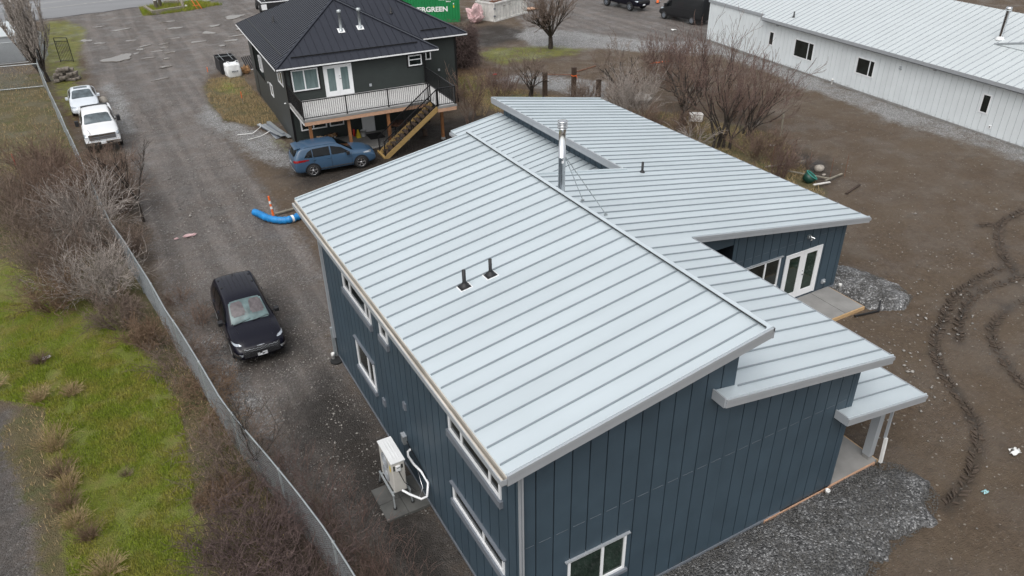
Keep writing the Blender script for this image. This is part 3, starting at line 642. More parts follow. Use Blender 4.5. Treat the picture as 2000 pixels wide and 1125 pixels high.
# ------------------------------------------------------------------ navy house
H = empty('house', (5.14, 9.33, 0), 0, 'navy blue board-sided house with pale grey standing seam roof in the foreground', 'house')
X0, X1, X2, YF, YB, WF = 5.14, 10.63, 15.12, 9.33, 22.65, 16.92
z1 = lambda x: 6.0+(x-4.67)/6; z2 = lambda x: 5.56-(x-10.0)/6; z3 = lambda x: 2.91+(x-15.4)/6; z4 = lambda x: 3.04-(x-14.63)/6
TH = .24
fg = lambda u, n, z: (u, YF-n, z)         # gable wall facing -y
fl = lambda u, n, z: (X0-n, u, z)         # left wall facing -x
fwg = lambda u, n, z: (u, WF-n, z)
b = MB()
GW = (6.33, 7.92, 1.1, 2.27)
panels(b, fg, X0+.03, X1, .12, lambda x: z1(x)-TH, .427, [GW], off=.36)
b2 = MB(); panels(b2, fg, X1+.001, X2, .12, lambda x: z2(x)-TH, .427, [], off=.45)
jb = MB(); u = X0+.42-.03
b.use('navy'); b.box((X0-.03, YF-.034, .12), (X0+.10, YF+.05, z1(X0)-TH)); b2.use('navy'); b2.box((X2-.09, YF-.034, .12), (X2+.03, YF+.06, z2(X2)-TH))
b.build('gable_wall', None, H, True); b2.build('gable_wall', None, H, True)
LWH = [(17.75, 20.2, 4.08, 4.95), (16.42, 17.0, 4.2, 4.95), (18.1, 19.72, 1.42, 2.5), (10.0, 12.52, 4.18, 4.95), (9.95, 12.56, 1.9, 2.42)]
b = MB(); panels(b, fl, YF+.1, YB, .12, lambda y: z1(X0)-TH, .427, LWH, off=.33, gap=.04, proud=.034); b.build('side_wall', None, H, True)
b = MB(); b.use('navy')
b.box((X0, YB-.1, .12), (X1, YB, 5.9)); b.ext([(X0, YB-.05, 5.8), (X1, YB-.05, 5.8), (X1, YB-.05, z1(X1)-TH), (X0, YB-.05, z1(X0)-TH)], (0, .1, 0))
b.ext([(X1-.1, YF+.12, 3), (X1-.1, YB, 3), (X1-.1, YB, z1(X1)-TH), (X1-.1, YF+.12, z1(X1)-TH)], (.1, 0, 0))
b.build('rear_wall', None, H, True)
b = MB(); b.use('navy'); b.box((X2-.1, YF+.1, .12), (X2, WF+1.3, z2(X2)-TH-.01)); b.build('porch_wall', None, H, True)
# wing walls
WW = (18.87, 20.62, 1.1, 2.34); FD = (20.9, 22.84, .2, 2.28)
b = MB(); panels(b, fwg, 18.1, 24.0, .12, lambda x: z2(x)-TH, .427, [WW, FD], off=.2)
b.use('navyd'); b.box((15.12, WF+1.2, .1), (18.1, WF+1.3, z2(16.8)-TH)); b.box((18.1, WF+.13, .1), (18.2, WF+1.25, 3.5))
b.use('navy'); b.ext([(15.13, WF, 3.50), (18.1, WF, 3.50), (18.1, WF, z2(18.1)-TH), (15.13, WF, z2(15.13)-TH)], (0, .12, 0))
b.box((23.9, WF-.03, .12), (24.03, WF+.08, z2(24.0)-TH)); b.build('wing_front_wall', None, H, True)
b = MB(); b.use('navy'); b.box((23.9, WF+.1, .1), (24.0, 34.1, z2(24)-TH)); b.box((15.9, 34.0, .1), (24.0, 34.1, 2.7)); b.box((15.9, 22.7, .1), (16.0, 34.0, 2.75)); b.box((10.63, 22.55, .1), (18.3, 22.65, 3.9)); b.build('wing_rear_wall', None, H, True)
b = MB(); fc = lambda u, n, z: (18.3-n, u, z); panels(b, fc, 22.7, 34.1, 3.2, lambda y: z2(18.3)-TH, .427, mback='navyd', mpan='navy'); b.build('clerestory_wall', None, H, True)
# thin horizontal joint flashings
b = MB()
for k in range(24):
    ua = X0+.03+.36+.427*k+.05; ub = ua+.30
    if ub > X2-.1: break
    b.box((ua, YF-.036, 3.295), (ub, YF-.027, 3.307))
b.box((X0+.12, YF-.036, 3.295), (X0+.33, YF-.027, 3.307))
b.build('joint_flashing', 'joint', H, True); b = MB()
for k in range(13):
    ua = 18.1+.2+.427*k+.05
    if ua+.3 < 23.9: b.box((ua, WF-.036, 2.72), (ua+.3, WF-.027, 2.73))
b.build('joint_flashing', 'joint', H, True); b = MB()
for k in range(30):
    ua = YF+.43+.427*k+.05
    if ua+.3 < 22: b.box((X0-.034, ua, 3.295), (X0-.027, ua+.3, 3.302))
b.build('joint_flashing', 'joint', H, True)
# base trim, form boards
b = MB(); b.use('trimd'); b.box((X0-.05, YF-.05, .02), (13.2, YF+.1, .12)); b.build('base_flashing', None, H, True); b = MB(); b.use('trimd'); b.box((X0-.05, YF+.1, .02), (X0+.1, YB, .12)); b.build('base_flashing', None, H, True); b = MB(); b.use('trimd'); b.box((18.1, WF-.05, .04), (24.05, WF+.1, .12)); b.build('base_flashing', None, H, True)
b = MB(); b.use('lumberp'); b.box((12.6, YF-.075, .0), (15.1, YF-.05, .10)); b.build('form_board', None, H, True)
# roofs
YN, YFAR = 8.91, 23.11
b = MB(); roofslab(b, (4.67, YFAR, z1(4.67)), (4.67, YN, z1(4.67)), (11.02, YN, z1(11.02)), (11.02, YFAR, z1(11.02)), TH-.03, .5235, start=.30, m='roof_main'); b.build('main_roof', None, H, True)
b = MB(); b.use('roof')
s1 = 1/6; up_ = Vector((-s1, 0, 1)).normalized()
b.bar((10.96, YN+.02, z1(10.96)+.035), (10.96, YFAR, z1(10.96)+.035), .13, .03, up_); b.use('black'); b.bar((10.885, YN+.05, z1(10.885)+.062), (10.885, YFAR, z1(10.885)+.062), .022, .024, up_); b.build('ridge_cap', None, H, True)  # black bar paints the thin shadow line along the cap's inner edge
def rake(b, x0, x1, zf, y, side, th=TH):
    """edge trim along a sloping end: raised lip, face board"""
    n = -1 if side < 0 else 1
    b.use('trim'); b.ext([(x0, y, zf(x0)-th), (x1, y, zf(x1)-th), (x1, y, zf(x1)-.075), (x0, y, zf(x0)-.075)], (0, n*.03, 0))
    b.use('trim'); b.ext([(x0, y, zf(x0)-.07), (x1, y, zf(x1)-.07), (x1, y, zf(x1)+.02), (x0, y, zf(x0)+.02)], (0, n*.045, 0))
    b.use('trimd'); b.ext([(x0, y-n*.001, zf(x0)-.074), (x1, y-n*.001, zf(x1)-.074), (x1, y-n*.001, zf(x1)-.066), (x0, y-n*.001, zf(x0)-.066)], (0, n*.032, 0))
    b.use('roof'); b.ext([(x0, y-n*.002, zf(x0)+.02), (x1, y-n*.002, zf(x1)+.02), (x1, y-n*.002, zf(x1)+.05), (x0, y-n*.002, zf(x0)+.05)], (0, n*.03-n*.06, 0))
b = MB(); rake(b, 4.67, 11.05, z1, YN, -1); b.build('rake_trim', None, H, True)
b = MB(); rake(b, 4.67, 11.05, z1, YFAR, 1); b.build('rake_trim', None, H, True)
b = MB(); b.use('trim'); b.ext([(11.02, YN-.045, z1(11.02)-TH), (11.06, YN-.045, z1(11.06)-TH), (11.06, YN-.045, z1(11.06)+.02), (11.02, YN-.045, z1(11.02)+.02)], (0, YFAR-YN+.09, 0)); b.build('high_edge_trim', None, H, True)
# lower right roof + wing roof (one plane)
XE, XW = 15.67, 24.70
b = MB(); b.use('roof')
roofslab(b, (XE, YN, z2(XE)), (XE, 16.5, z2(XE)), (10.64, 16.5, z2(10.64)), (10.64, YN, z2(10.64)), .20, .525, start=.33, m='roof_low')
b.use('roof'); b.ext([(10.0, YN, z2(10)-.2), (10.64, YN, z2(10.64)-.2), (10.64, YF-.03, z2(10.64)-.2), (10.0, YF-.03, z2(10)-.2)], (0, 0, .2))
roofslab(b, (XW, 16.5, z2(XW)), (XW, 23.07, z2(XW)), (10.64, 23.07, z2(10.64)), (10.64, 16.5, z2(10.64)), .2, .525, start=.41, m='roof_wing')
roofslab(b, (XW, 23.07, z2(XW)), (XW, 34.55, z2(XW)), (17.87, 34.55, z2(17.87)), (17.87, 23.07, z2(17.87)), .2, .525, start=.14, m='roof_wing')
b.build('wing_roof', None, H, True)
b = MB(); rake(b, 10.0, XE+.03, z2, YN, -1, .21); b.use('trim'); b.ext([(10.0, YN, z2(10)-.21), (9.965, YN, z2(10)-.21), (9.965, YN, z2(10)+.05), (10.0, YN, z2(10)+.05)], (0, YF-.035-YN, 0)); b.build('rake_trim', None, H, True)
b = MB(); rake(b, XE+.04, XW+.03, z2, 16.5, -1, .21); b.build('rake_trim', None, H, True)
b = MB(); rake(b, 11.1, 17.9, z2, 23.07, 1, .2); b.use('roof'); b.ext([(11.1, 23.0, z2(11.1)+.004), (17.95, 23.0, z2(17.95)+.004), (17.95, 23.0, z2(17.95)+.06), (11.1, 23.0, z2(11.1)+.06)], (0, .08, 0)); b.build('rake_trim', None, H, True)
b = MB(); rake(b, 17.84, XW+.03, z2, 34.55, 1, .21); b.build('rake_trim', None, H, True)
zz = z2(17.85); b = MB(); b.use('trim'); b.box((17.81, 23.15, zz-.28), (17.85, 34.6, zz-.09)); b.box((17.80, 23.15, zz-.085), (17.86, 34.6, zz+.03)); b.use('trimd'); b.box((17.815, 23.15, zz-.30), (18.28, 34.5, zz-.282)); b.build('high_edge_trim', None, H, True)
def gutter(b, x, y0, y1, z, out, w=.13, h=.13):
    x2 = x+out*w; b.use('trim'); b.box((min(x2, x2+out*.012), y0, z-h), (max(x2, x2+out*.012), y1, z+.0)); b.box((min(x2, x2-out*.025), y0, z-.004), (max(x2, x2-out*.025), y1, z+.008))
    b.use('gutter_in'); b.box((min(x, x2), y0, z-h-.01), (max(x, x2), y1, z-h)); b.use('trim'); b.box((min(x, x2), y0, z-h-.01), (max(x, x2), y0+.01, z)); b.box((min(x, x2), y1-.01, z-h-.01), (max(x, x2), y1, z))
b = MB(); gutter(b, 4.66, YN-.03, YFAR-.15, z1(4.67)-.05, -1, .12); b.use('gutter_in'); b.box((4.655, YN, z1(4.67)-.23), (4.67, YFAR, z1(4.67)-.02))
b.use('gutter_in'); b.box((4.545, YN-.02, z1(4.67)-.046), (4.575, YFAR-.16, z1(4.67)-.038)); b.build('gutter', None, H, True)
b = MB(); gutter(b, XE+.01, YN-.02, 16.45, z2(XE)-.035, 1, .07, .10); b.build('gutter', None, H, True)
b = MB(); gutter(b, XW+.01, 16.46, 34.5, z2(XW)-.035, 1, .07, .10); b.build('gutter', None, H, True)
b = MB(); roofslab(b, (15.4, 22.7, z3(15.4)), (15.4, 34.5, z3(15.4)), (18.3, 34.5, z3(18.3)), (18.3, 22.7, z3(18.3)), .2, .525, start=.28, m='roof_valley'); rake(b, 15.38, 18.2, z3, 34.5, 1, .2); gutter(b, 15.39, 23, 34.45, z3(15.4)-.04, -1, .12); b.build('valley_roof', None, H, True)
# porch roof
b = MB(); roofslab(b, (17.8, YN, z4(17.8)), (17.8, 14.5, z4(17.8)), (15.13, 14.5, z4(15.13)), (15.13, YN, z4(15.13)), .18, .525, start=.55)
b.use('roof'); b.ext([(14.55, YN, z4(14.55)-.2), (15.14, YN, z4(15.14)-.2), (15.14, YF-.03, z4(15.14)-.2), (14.55, YF-.03, z4(14.55)-.2)], (0, 0, .2))
rake(b, 14.52, 17.83, z4, YN, -1, .21); b.use('trim'); b.ext([(14.55, YN, z4(14.55)-.21), (14.515, YN, z4(14.55)-.21), (14.515, YN, z4(14.55)+.05), (14.55, YN, z4(14.55)+.05)], (0, YF-.035-YN, 0)); gutter(b, 17.81, YN-.02, 14.4, z4(17.8)-.035, 1, .07, .10); b.build('porch_roof', None, H, True)
b = MB(); b.use('trim'); b.box((16.86, 9.42, .24), (17.06, 9.66, z4(17)-.18)); b.use('concrete'); b.box((16.88, 9.44, .1), (17.04, 9.64, .24)); b.build('porch_post', None, H, True)
b = MB(); b.use('trim'); b.bar((17.13, 9.28, .95), (17.13, 9.30, 2.3), .055, .07, (0, 1, 0)); b.use('pvc'); b.bar((17.1, 9.18, .12), (17.12, 9.24, 1.0), .08, .08, (0, 1, 0)); b.build('downspout', None, H, True)
b = MB(); b.use('trim'); b.bar((X0+.0, YF-.09, .1), (X0+.0, YF-.09, 5.75), .075, .09, (0, 1, 0)); b.use('trimd'); b.bar((X0-.02, YF-.14, .1), (X0-.02, YF-.14, 5.75), .012, .01, (0, 1, 0)); b.build('downspout', None, H, True)
b = MB(); b.use('trim'); b.bar((X0-.09, YB-.28, .9), (X0-.09, YB-.28, 5.7), .09, .075, (0, 1, 0)); b.use('galv'); b.bar((X0-.13, YB-.2, .1), (X0-.13, YB-.2, 1.3), .11, .10, (0, 1, 0)); b.use('black'); b.box((X0-.035, YB-.12, .1), (X0+.02, YB-.0, 5.75)); b.build('downspout', None, H, True)
b = MB(); b.use('black'); b.cyl((X0-.2, YB-.45, .02), .22, .05, 18); b.build('drain_boot', None, H, True)
# windows and doors
window(H, fg, *GW, mull=(7.27,), sill=.10, mg='glassg', head='trim')
window(H, fl, *LWH[0], mull=(18.15, 19.55), sill=.2, depth=.07); window(H, fl, *LWH[1], sill=.2, depth=.07); window(H, fl, *LWH[2], mull=(18.65,), sill=.14, depth=.07, head='trimd')
window(H, fl, *LWH[3], mull=(10.5, 11.86), sill=.2, depth=.07); window(H, fl, *LWH[4], mull=(10.95,), sill=.2, depth=.07, head='trimd')
window(H, fwg, *WW, mull=(19.86,), sill=.1, mg='glass', head='trim')
def french_door(parent, f, ua, ub, za, zb, gl='glassg', fr=.06, st=.17, bot=.28):
    def bx(b, a, c, n0, n1, z0, z1_):
        vs = [f(a, n0, z0), f(c, n0, z0), f(c, n1, z0), f(a, n1, z0), f(a, n0, z1_), f(c, n0, z1_), f(c, n1, z1_), f(a, n1, z1_)]
        b.add(vs, [(0, 3, 2, 1), (4, 5, 6, 7), (0, 1, 5, 4), (1, 2, 6, 5), (2, 3, 7, 6), (3, 0, 4, 7)])
    k = MB(); bx(k, ua, ua+fr, -.05, .055, za, zb); bx(k, ub-fr, ub, -.05, .055, za, zb); bx(k, ua+fr, ub-fr, -.05, .055, zb-fr, zb); d0 = k.build('door_frame', 'wframe', parent, True)
    m = (ua+ub)/2
    for a, c in ((ua+fr, m-.004), (m+.004, ub-fr)):
        k = MB(); bx(k, a, a+st, -.03, .035, za, zb-fr); bx(k, c-st, c, -.03, .035, za, zb-fr); bx(k, a+st, c-st, -.03, .035, za, za+bot); bx(k, a+st, c-st, -.03, .035, zb-fr-st*.8, zb-fr); dd = k.build('door', 'wframe', parent, True)
        k = MB(); bx(k, a+st, c-st, -.02, .015, za+bot, zb-fr-st*.8); k.build('pane', gl, dd)
        if a > m:
            k = MB(); bx(k, a+.05, a+.09, .035, .075, za+1.0, za+1.04); bx(k, a+.05, a+.17, .06, .075, za+.99, za+1.015); bx(k, a+.05, a+.09, .035, .05, za+1.14, za+1.18); k.build('handle', 'chrome', dd)
french_door(H, fwg, *FD)
# roof penetrations
def vent(parent, x, y, zf, h, rad=.045, m='plastic', base='square', slope=1/6, sgn=1, world=True):
    b = MB(); z = zf(x); up2 = Vector((-slope*sgn, 0, 1)).normalized(); ax = Vector((1, 0, slope*sgn)).normalized()
    if base == 'square':
        b.use('white'); p = Vector((x, y, z)); b.bar(p-ax*.17+up2*.006, p+ax*.17+up2*.006, .30, .012, up2); b.use(m); b.bar(p-ax*.14+up2*.018, p+ax*.14+up2*.018, .25, .014, up2)
        b.use(m); b.lathe([(.13, .0), (.125, .05), (.10, .07), (.075, .10), (.055, .13)], (x, y, z), 18)
    else: b.use(m); b.lathe([(.11, 0), (.10, .04), (.06, .10)], (x, y, z-.01), 18)
    b.use(m); b.lathe([(rad, .05), (rad, h), (rad*.75, h), (rad*.7, h-.06), (0, h-.06)], (x, y, z), 16)
    return b.build('vent_pipe', None, parent, world)
vent(H, 6.72, 14.81, z1, .48, .048); vent(H, 7.45, 14.80, z1, .47, .044); vent(H, 18.42, 22.63, z2, .44, .05, base='round')
CX, CY = 11.6, 18.03; zc = z2(CX); CT = 8.60
b = MB(); b.use('chrome'); b.lathe([(.106, -.02), (.106, CT-zc-.92), (.112, CT-zc-.92), (.112, CT-zc-.86), (.106, CT-zc-.86), (.106, CT-zc)], (CX, CY, zc), 32); b.use('trimd'); b.lathe([(.25, .0), (.2, .05), (.13, .12)], (CX, CY, zc), 24)
chm = b.build('chimney', None, H, True)
b = MB(); b.use('chrome')
for k in range(4): b.lathe([(.11, k*.045), (.148, k*.045+.008), (.148, k*.045+.02), (.11, k*.045+.026)], (CX, CY, CT-.01), 28)
b.lathe([(.14, .19), (.147, .20), (.147, .225), (.09, .24), (0, .245)], (CX, CY, CT-.01), 28); b.build('chimney_cap', None, chm)
b = MB(); b.use('wframe'); b.box((CX-.07, CY-.112, 7.55), (CX+.0, CY-.102, 7.63)); b.build('rating_label', None, chm)
for q in ((13.86, 20.16), (13.88, 18.79)):
    b = MB(); b.use('galv'); b.tube([(CX+.1, CY, 7.72), (q[0], q[1], z2(q[0])+.05)], .013, 6); b.box((q[0]-.06, q[1]-.03, z2(q[0])), (q[0]+.05, q[1]+.03, z2(q[0])+.07)); b.build('guy_rod', None, chm)
# little wall fixtures
b = MB(); b.use('galv'); b.box((21.83, WF-.12, 2.80), (21.97, WF-.03, 2.92)); b.use('chrome'); b.tube([(21.9, WF-.1, 2.86), (21.85, WF-.24, 2.80)], .04, 8); b.tube([(21.95, WF-.1, 2.86), (22.02, WF-.24, 2.82)], .04, 8); b.build('outdoor_light', None, H, True)
b = MB(); b.use('trim'); b.box((23.2, WF-.10, .42), (23.38, WF-.03, .58)); b.use('galv'); b.lathe([(.05, 0), (.05, -.05), (0, -.05)], (23.29, WF-.1, .5), 10, 'y'); b.build('hose_bib', None, H, True)
b = MB(); b.use('galv'); b.box((X0-.14, 15.78, 1.12), (X0-.03, 15.98, 1.42)); b.use('trim'); b.box((X0-.15, 15.77, 1.40), (X0-.03, 15.99, 1.43)); b.build('isolator_box', None, H, True)
b = MB(); b.use('trimd'); b.box((X0-.09, 15.5, 2.55), (X0-.03, 15.66, 2.78)); b.box((X0-.09, 17.35, 1.35), (X0-.03, 17.55, 1.6)); b.build('dryer_vent', None, H, True)
# slabs
b = MB(); b.use('concrete'); b.box((X2, YF-.02, -.05), (17.12, 14.5, .10)); tag(b.build('patio_slab', None), kind='structure')
b = MB(); b.use('lumberp'); b.box((X2, YF-.06, -.02), (17.0, YF-.022, .095)); b.use('lumber'); b.box((17.122, YF-.05, -.02), (17.16, 14.5, .095)); tag(b.build('form_board', None), 'pale timber form board edging the covered porch slab', 'timber board')
b = MB(); b.use('concrete'); b.box((21.1, 15.15, -.05), (22.66, WF-.06, .14)); b.box((22.68, 15.15, -.05), (23.66, WF-.06, .143)); b.box((19, 15.15, -.05), (21.08, WF-.06, .14)); tag(b.build('patio_slab', None), kind='structure')
b = MB(); b.use('lumber'); b.box((19, 15.10, -.02), (23.70, 15.145, .13)); b.box((23.66, 15.15, -.02), (23.70, 16.8, .13)); tag(b.build('form_board', None), 'yellow timber form board edging the small concrete pad by the white double door', 'timber board')
for i, (x, y, lb, h) in enumerate([(14.86, 9.14, 'white plastic drain cleanout beside the gable wall corner in dark gravel', .2), (24.05, 16.6, 'white plastic drain cleanout by the far wing corner beside the concrete pad', .28), (4.88, 22.35, 'white capped plastic pipe near the downspout at the driveway corner', .3)]):
    b = MB(); b.use('pvc'); b.lathe([(.055, -.05), (.055, h*.6), (.068, h*.6), (.068, h), (.055, h+.01), (.04, h-.02), (0, h-.02)], (x, y, 0), 16); tag(b.build('drain_pipe', None), lb, 'pipe', 'white drain pipes around the navy house')
# ------------------------------------------------------------------ heat pump
hp = empty('heat_pump', (4.44, 15.25, 0), 0, 'beige heat pump unit on a metal stand beside the navy house wall', 'heat pump')
b = MB(); b.use('foam'); b.box((-.19, -.50, .52), (.19, .50, 1.58))
cas = mat('beige_enamel', (.52, .50, .46), .4, 0, .05, 2)
M['beige'] = cas
M['capw'] = mat('pale_enamel_lid', (.72, .73, .73), .35, 0, .04, 3)
b = MB(); b.use('beige'); b.box((-.185, -.51, .53), (.185, .51, 1.60)); cs = b.build('casing', None, hp)
bv = cs.modifiers.new('b', 'BEVEL'); bv.width = .03; bv.segments = 2
b = MB(); b.use('capw'); b.box((-.205, -.53, 1.60), (.205, .53, 1.635))
for k in (-.08, 0, .08): b.box((k-.012, -.42, 1.635), (k+.012, .42, 1.645))
tp = b.build('lid', None, hp); bv = tp.modifiers.new('b', 'BEVEL'); bv.width = .015; bv.segments = 2
for z in (.82, 1.3):
    b2_ = MB(); b2_.use('plastic'); b2_.add([(-.188, .06+.235*math.cos(t), z+.235*math.sin(t)) for t in np.linspace(0, 2*math.pi, 24, endpoint=False)], [tuple(range(24))])
    b2_.use('trim')
    for rr_ in (.05, .10, .15, .20, .235): b2_.tube([(-.20, .06+rr_*math.cos(t), z+rr_*math.sin(t)) for t in np.linspace(0, 2*math.pi, 25)], .006, 4)
    for k in range(8): t = k*math.pi/8; b2_.bar((-.2, .06+.235*math.cos(t), z+.235*math.sin(t)), (-.2, .06-.235*math.cos(t), z-.235*math.sin(t)), .006, .006)
    b2_.build('fan_grille', None, hp)
b = MB(); b.use('yellow'); b.box((-.189, -.40, 1.22), (-.186, -.30, 1.40)); b.build('warning_label', None, hp)
b = MB(); b.use('white'); b.box((-.08, -.56, 1.33), (.04, -.512, 1.5)); b.use('plastic'); b.box((-.15, -.514, 1.33), (-.1, -.51, 1.5)); b.box((.08, -.514, 1.36), (.13, -.51, 1.5)); b.box((-.06, -.563, 1.44), (.02, -.559, 1.46)); b.use('beige'); b.box((-.1, -.515, .62), (.15, -.509, 1.22)); b.build('service_panel', None, hp)
b = MB(); b.use('galv')
for x in (-.24, .24): b.bar((x, -.56, .48), (x, .56, .48), .05, .05)
for y in (-.42, .42): b.bar((-.27, y, .50), (.27, y, .50), .05, .04)
st_ = b.build('stand', None, hp)
for x in (-.26, .26):
    for y in (-.66+.12, .66-.12):
        b = MB(); b.use('galv'); b.bar((x*.92, y*.9, .47), (x, y*1.1, .09), .035, .035); b.use('black'); b.cyl((x, y*1.1, .06), .05, .03, 12); b.build('leg', None, hp)
b = MB(); b.use('wframe'); b.tube([(.02, -.56, .60), (.14, -.78, .58), (.36, -1.08, .56), (.50, -1.16, .66), (.62, -1.0, .95), (.60, -.62, 1.05), (.52, -.25, 1.07), (.50, .08, 1.1), (.54, .20, 1.15), (.64, .22, 1.18)], .034, 10); b.build('refrigerant_pipe', None, hp)
b = MB(); b.use('blackm'); b.tube([(-.02, -.55, 1.34), (.06, -.7, 1.0), (.3, -.9, .75), (.52, -1.05, .8), (.62, -.9, 1.0), (.64, -.35, 1.15), (.64, .3, 1.2), (.66, .6, 1.25)], .012, 6); b.use('chrome'); b.tube([(.02, -.56, .62), (.3, -.98, .52), (.44, -1.05, .9), (.56, -.4, 1.0), (.6, 0, 1.0)], .010, 6); b.build('cable', None, hp)
for i, (x, y) in enumerate([(3.84, 14.34), (3.84, 15.0), (4.47, 14.34), (4.47, 15.0)]):
    b = MB(); b.use('concd'); b.box((x, y, -.03), (x+.62, y+.65, .055+.003*i)); tag(b.build('paver', None), ['outer front', 'outer rear', 'wall-side front', 'wall-side rear'][i]+' square grey paver under the heat pump stand', 'paver', 'pavers under the heat pump')
# ------------------------------------------------------------------ charcoal house (local frame)
G = empty('house', (9.7497, 45.0074, 0), -3, 'dark charcoal two-storey house with black metal hip roof and raised deck', 'house')
gf = lambda u, n, z: (u, -n, z); gfb = lambda u, n, z: (u, 3-n, z); gfw = lambda u, n, z: (u, -n-.045, z); gfbw = lambda u, n, z: (u, 2.955-n, z); gl = lambda u, n, z: (-n, u, z)
def lap(b, f, u0, u1, z0, z1_, pitch=.19):
    z = z0
    while z < z1_-.01:
        t = min(z+pitch, z1_); vs = [f(u0, 0, z), f(u1, 0, z), f(u1, .022, z), f(u0, .022, z), f(u0, 0, t), f(u1, 0, t), f(u1, .005, t), f(u0, .005, t)]
        b.add(vs, [(0, 3, 2, 1), (4, 5, 6, 7), (0, 1, 5, 4), (1, 2, 6, 5), (2, 3, 7, 6), (3, 0, 4, 7)]); z = t
GZ = 4.62
b = MB(); b.use('charcoal'); b.box((0, 0, 0), (8.64, 3.1, GZ)); lap(b, gf, .09, 8.56, .15, GZ); b.use('blackm'); b.box((-.03, -.04, 0), (.09, .06, GZ)); b.box((8.56, -.04, 0), (8.68, .06, GZ)); b.build('front_wall', None, G)
b = MB(); b.use('charcoal'); b.box((8.66, 3, 0), (11.95, 13, GZ)); lap(b, gfb, 8.7, 11.85, .15, GZ); b.use('blackm'); b.box((11.85, 2.96, 0), (11.98, 3.08, GZ)); b.build('rear_wing_wall', None, G)
b = MB(); b.use('charside'); b.box((-.012, .06, 0), (.0, 7.9, GZ)); b.box((-.012, 7.9, 0), (0, 11.4, 1.85)); b.box((-.012, 11.4, 0), (0, 13.0, GZ)); b.use('charcoal'); b.box((.001, 3.11, 0), (8.6, 7.9, GZ)); b.box((1.4, 7.9, 0), (8.6, 13, GZ)); b.box((.001, 11.4, 0), (1.39, 13, GZ)); b.box((.001, 7.9, 0), (1.39, 11.4, 1.8)); b.use('blackm'); b.box((-.03, 7.85, 1.85), (.04, 11.45, 1.93)); b.box((-.03, 11.35, 0), (.0, 11.5, GZ)); b.build('side_wall', None, G)
window(G, gfw, .37, 1.93, 3.18, 4.42, mull=(1.10,), mg='curtain', world=False, mf='wframe')
window(G, gfw, 7.55, 8.42, 3.75, 4.40, hb=(4.12,), world=False); window(G, gfbw, 9.50, 10.12, 3.2, 4.0, world=False, mull=(9.78,))
window(G, gfw, .45, 2.02, .78, 1.6, mull=(1.2,), world=False); window(G, gfw, 2.2, 3.08, .78, 1.6, world=False)
window(G, gl, .78, 2.3, 3.3, 4.2, mull=(1.6,), world=False); window(G, gl, 5.2, 6.05, 1.5, 2.3, world=False); window(G, gl, 8.4, 9.2, 2.4, 3.4, world=False, mf='wframe')
b = MB(); b.use('blackm')
for (x0, x1, z0, zz1) in ((.26, 2.04, 3.08, 4.5), (7.45, 8.52, 3.65, 4.5)):
    b = MB(); b.use('blackm'); b.box((x0, -.035, z0), (x1, -.001, zz1)); b.build('window_trim', None, G)
french_door(G, gfw, 2.25, 3.96, 2.6, 4.45, gl='curtain', bot=.3); 
for o in [o for o in G.children if o.name.startswith('door')]: o.matrix_parent_inverse = Matrix()
b = MB(); b.use('capw'); b.box((4.2, -.05, .05), (5.02, -.022, 2.08)); b.use('white'); b.box((4.27, -.065, .1), (4.95, -.05, 2.0)); b.use('glass'); b.box((4.35, -.068, 1.75), (4.87, -.064, 1.92)); b.build('basement_door', None, G)
b = MB(); b.use('trim'); b.box((4.95, -.06, 2.86), (5.09, -.024, 3.02)); b.box((10.56, 2.9, 2.36), (10.7, 2.975, 2.5)); b.use('white'); b.lathe([(.06, -.04), (.06, .0), (0, .0)], (-.06, 1.0, 2.3), 10); b.box((-.07, 6.6, 2.1), (-.0, 6.68, 2.2)); b.build('wall_fixture', None, G)
# roof
ez, k_ = 4.70, .525
def hippts(x0, x1, y0, y1):
    h = min(x1-x0, y1-y0)/2; return h
def face(b, pts, m='greyroof'): b.use(m); b.add(pts, [tuple(range(len(pts)))])
def seams(b, tri, dirv, along, sp, m='greyroof', hgt=.035, w=.02):
    """ribs up a planar polygon face: tri = polygon (3D), eave along 'along', upslope dirv"""
    P = [Vector(p) for p in tri]; a = Vector(along).normalized(); d = Vector(dirv).normalized(); n = a.cross(d); n = n if n.z > 0 else -n; o = P[0]
    uv = [((p-o).dot(a), (p-o).dot(d)) for p in P]; u0 = min(u for u, v in uv); u1 = max(u for u, v in uv); u = math.ceil((u0+.05)/sp)*sp
    b.use(m)
    while u < u1-.03:
        vs = []
        for i in range(len(uv)):
            (ua, va), (ub, vb) = uv[i], uv[(i+1) % len(uv)]
            if (ua-u)*(ub-u) <= 0 and abs(ub-ua) > 1e-6: vs.append(va+(vb-va)*(u-ua)/(ub-ua))
        if len(vs) >= 2 and max(vs)-min(vs) > .15: b.bar(o+a*u+d*(min(vs)+.01)+n*hgt/2, o+a*u+d*(max(vs)-.02)+n*hgt/2, w, hgt, n)
        u += sp
E1, E2, F1, F2 = (-.5, 9.4), (-.5, 12.6), (-.5,), (2.5, 13.5)
pkf = (4.45, 4.45, ez+k_*4.95); hm = 5.5; r1 = (5.0, 8.0, ez+k_*hm); r2_ = (7.1, 8.0, ez+k_*hm)
A0 = (-.5, -.5, ez); B0 = (9.4, -.5, ez); C0 = (12.6, 2.5, ez); D0 = (12.6, 13.5, ez); E0 = (-.5, 13.5, ez)
J = (pkf[0], 2.5+4.95, pkf[2]); K_ = (9.4, 2.5, ez)
b = MB()
fr = [A0, B0, pkf]; face(b, fr); seams(b, fr, (0, 1, k_), (1, 0, 0), .45)
lf = [E0, A0, pkf, J, r1]; face(b, lf, 'blackm'); seams(b, lf, (1, 0, k_), (0, -1, 0), .34, hgt=.06, w=.17)  # black base paints in the shadow gaps between the raised pans
rf = [B0, K_, J, pkf]; face(b, rf); seams(b, rf, (-1, 0, k_), (0, 1, 0), .45)
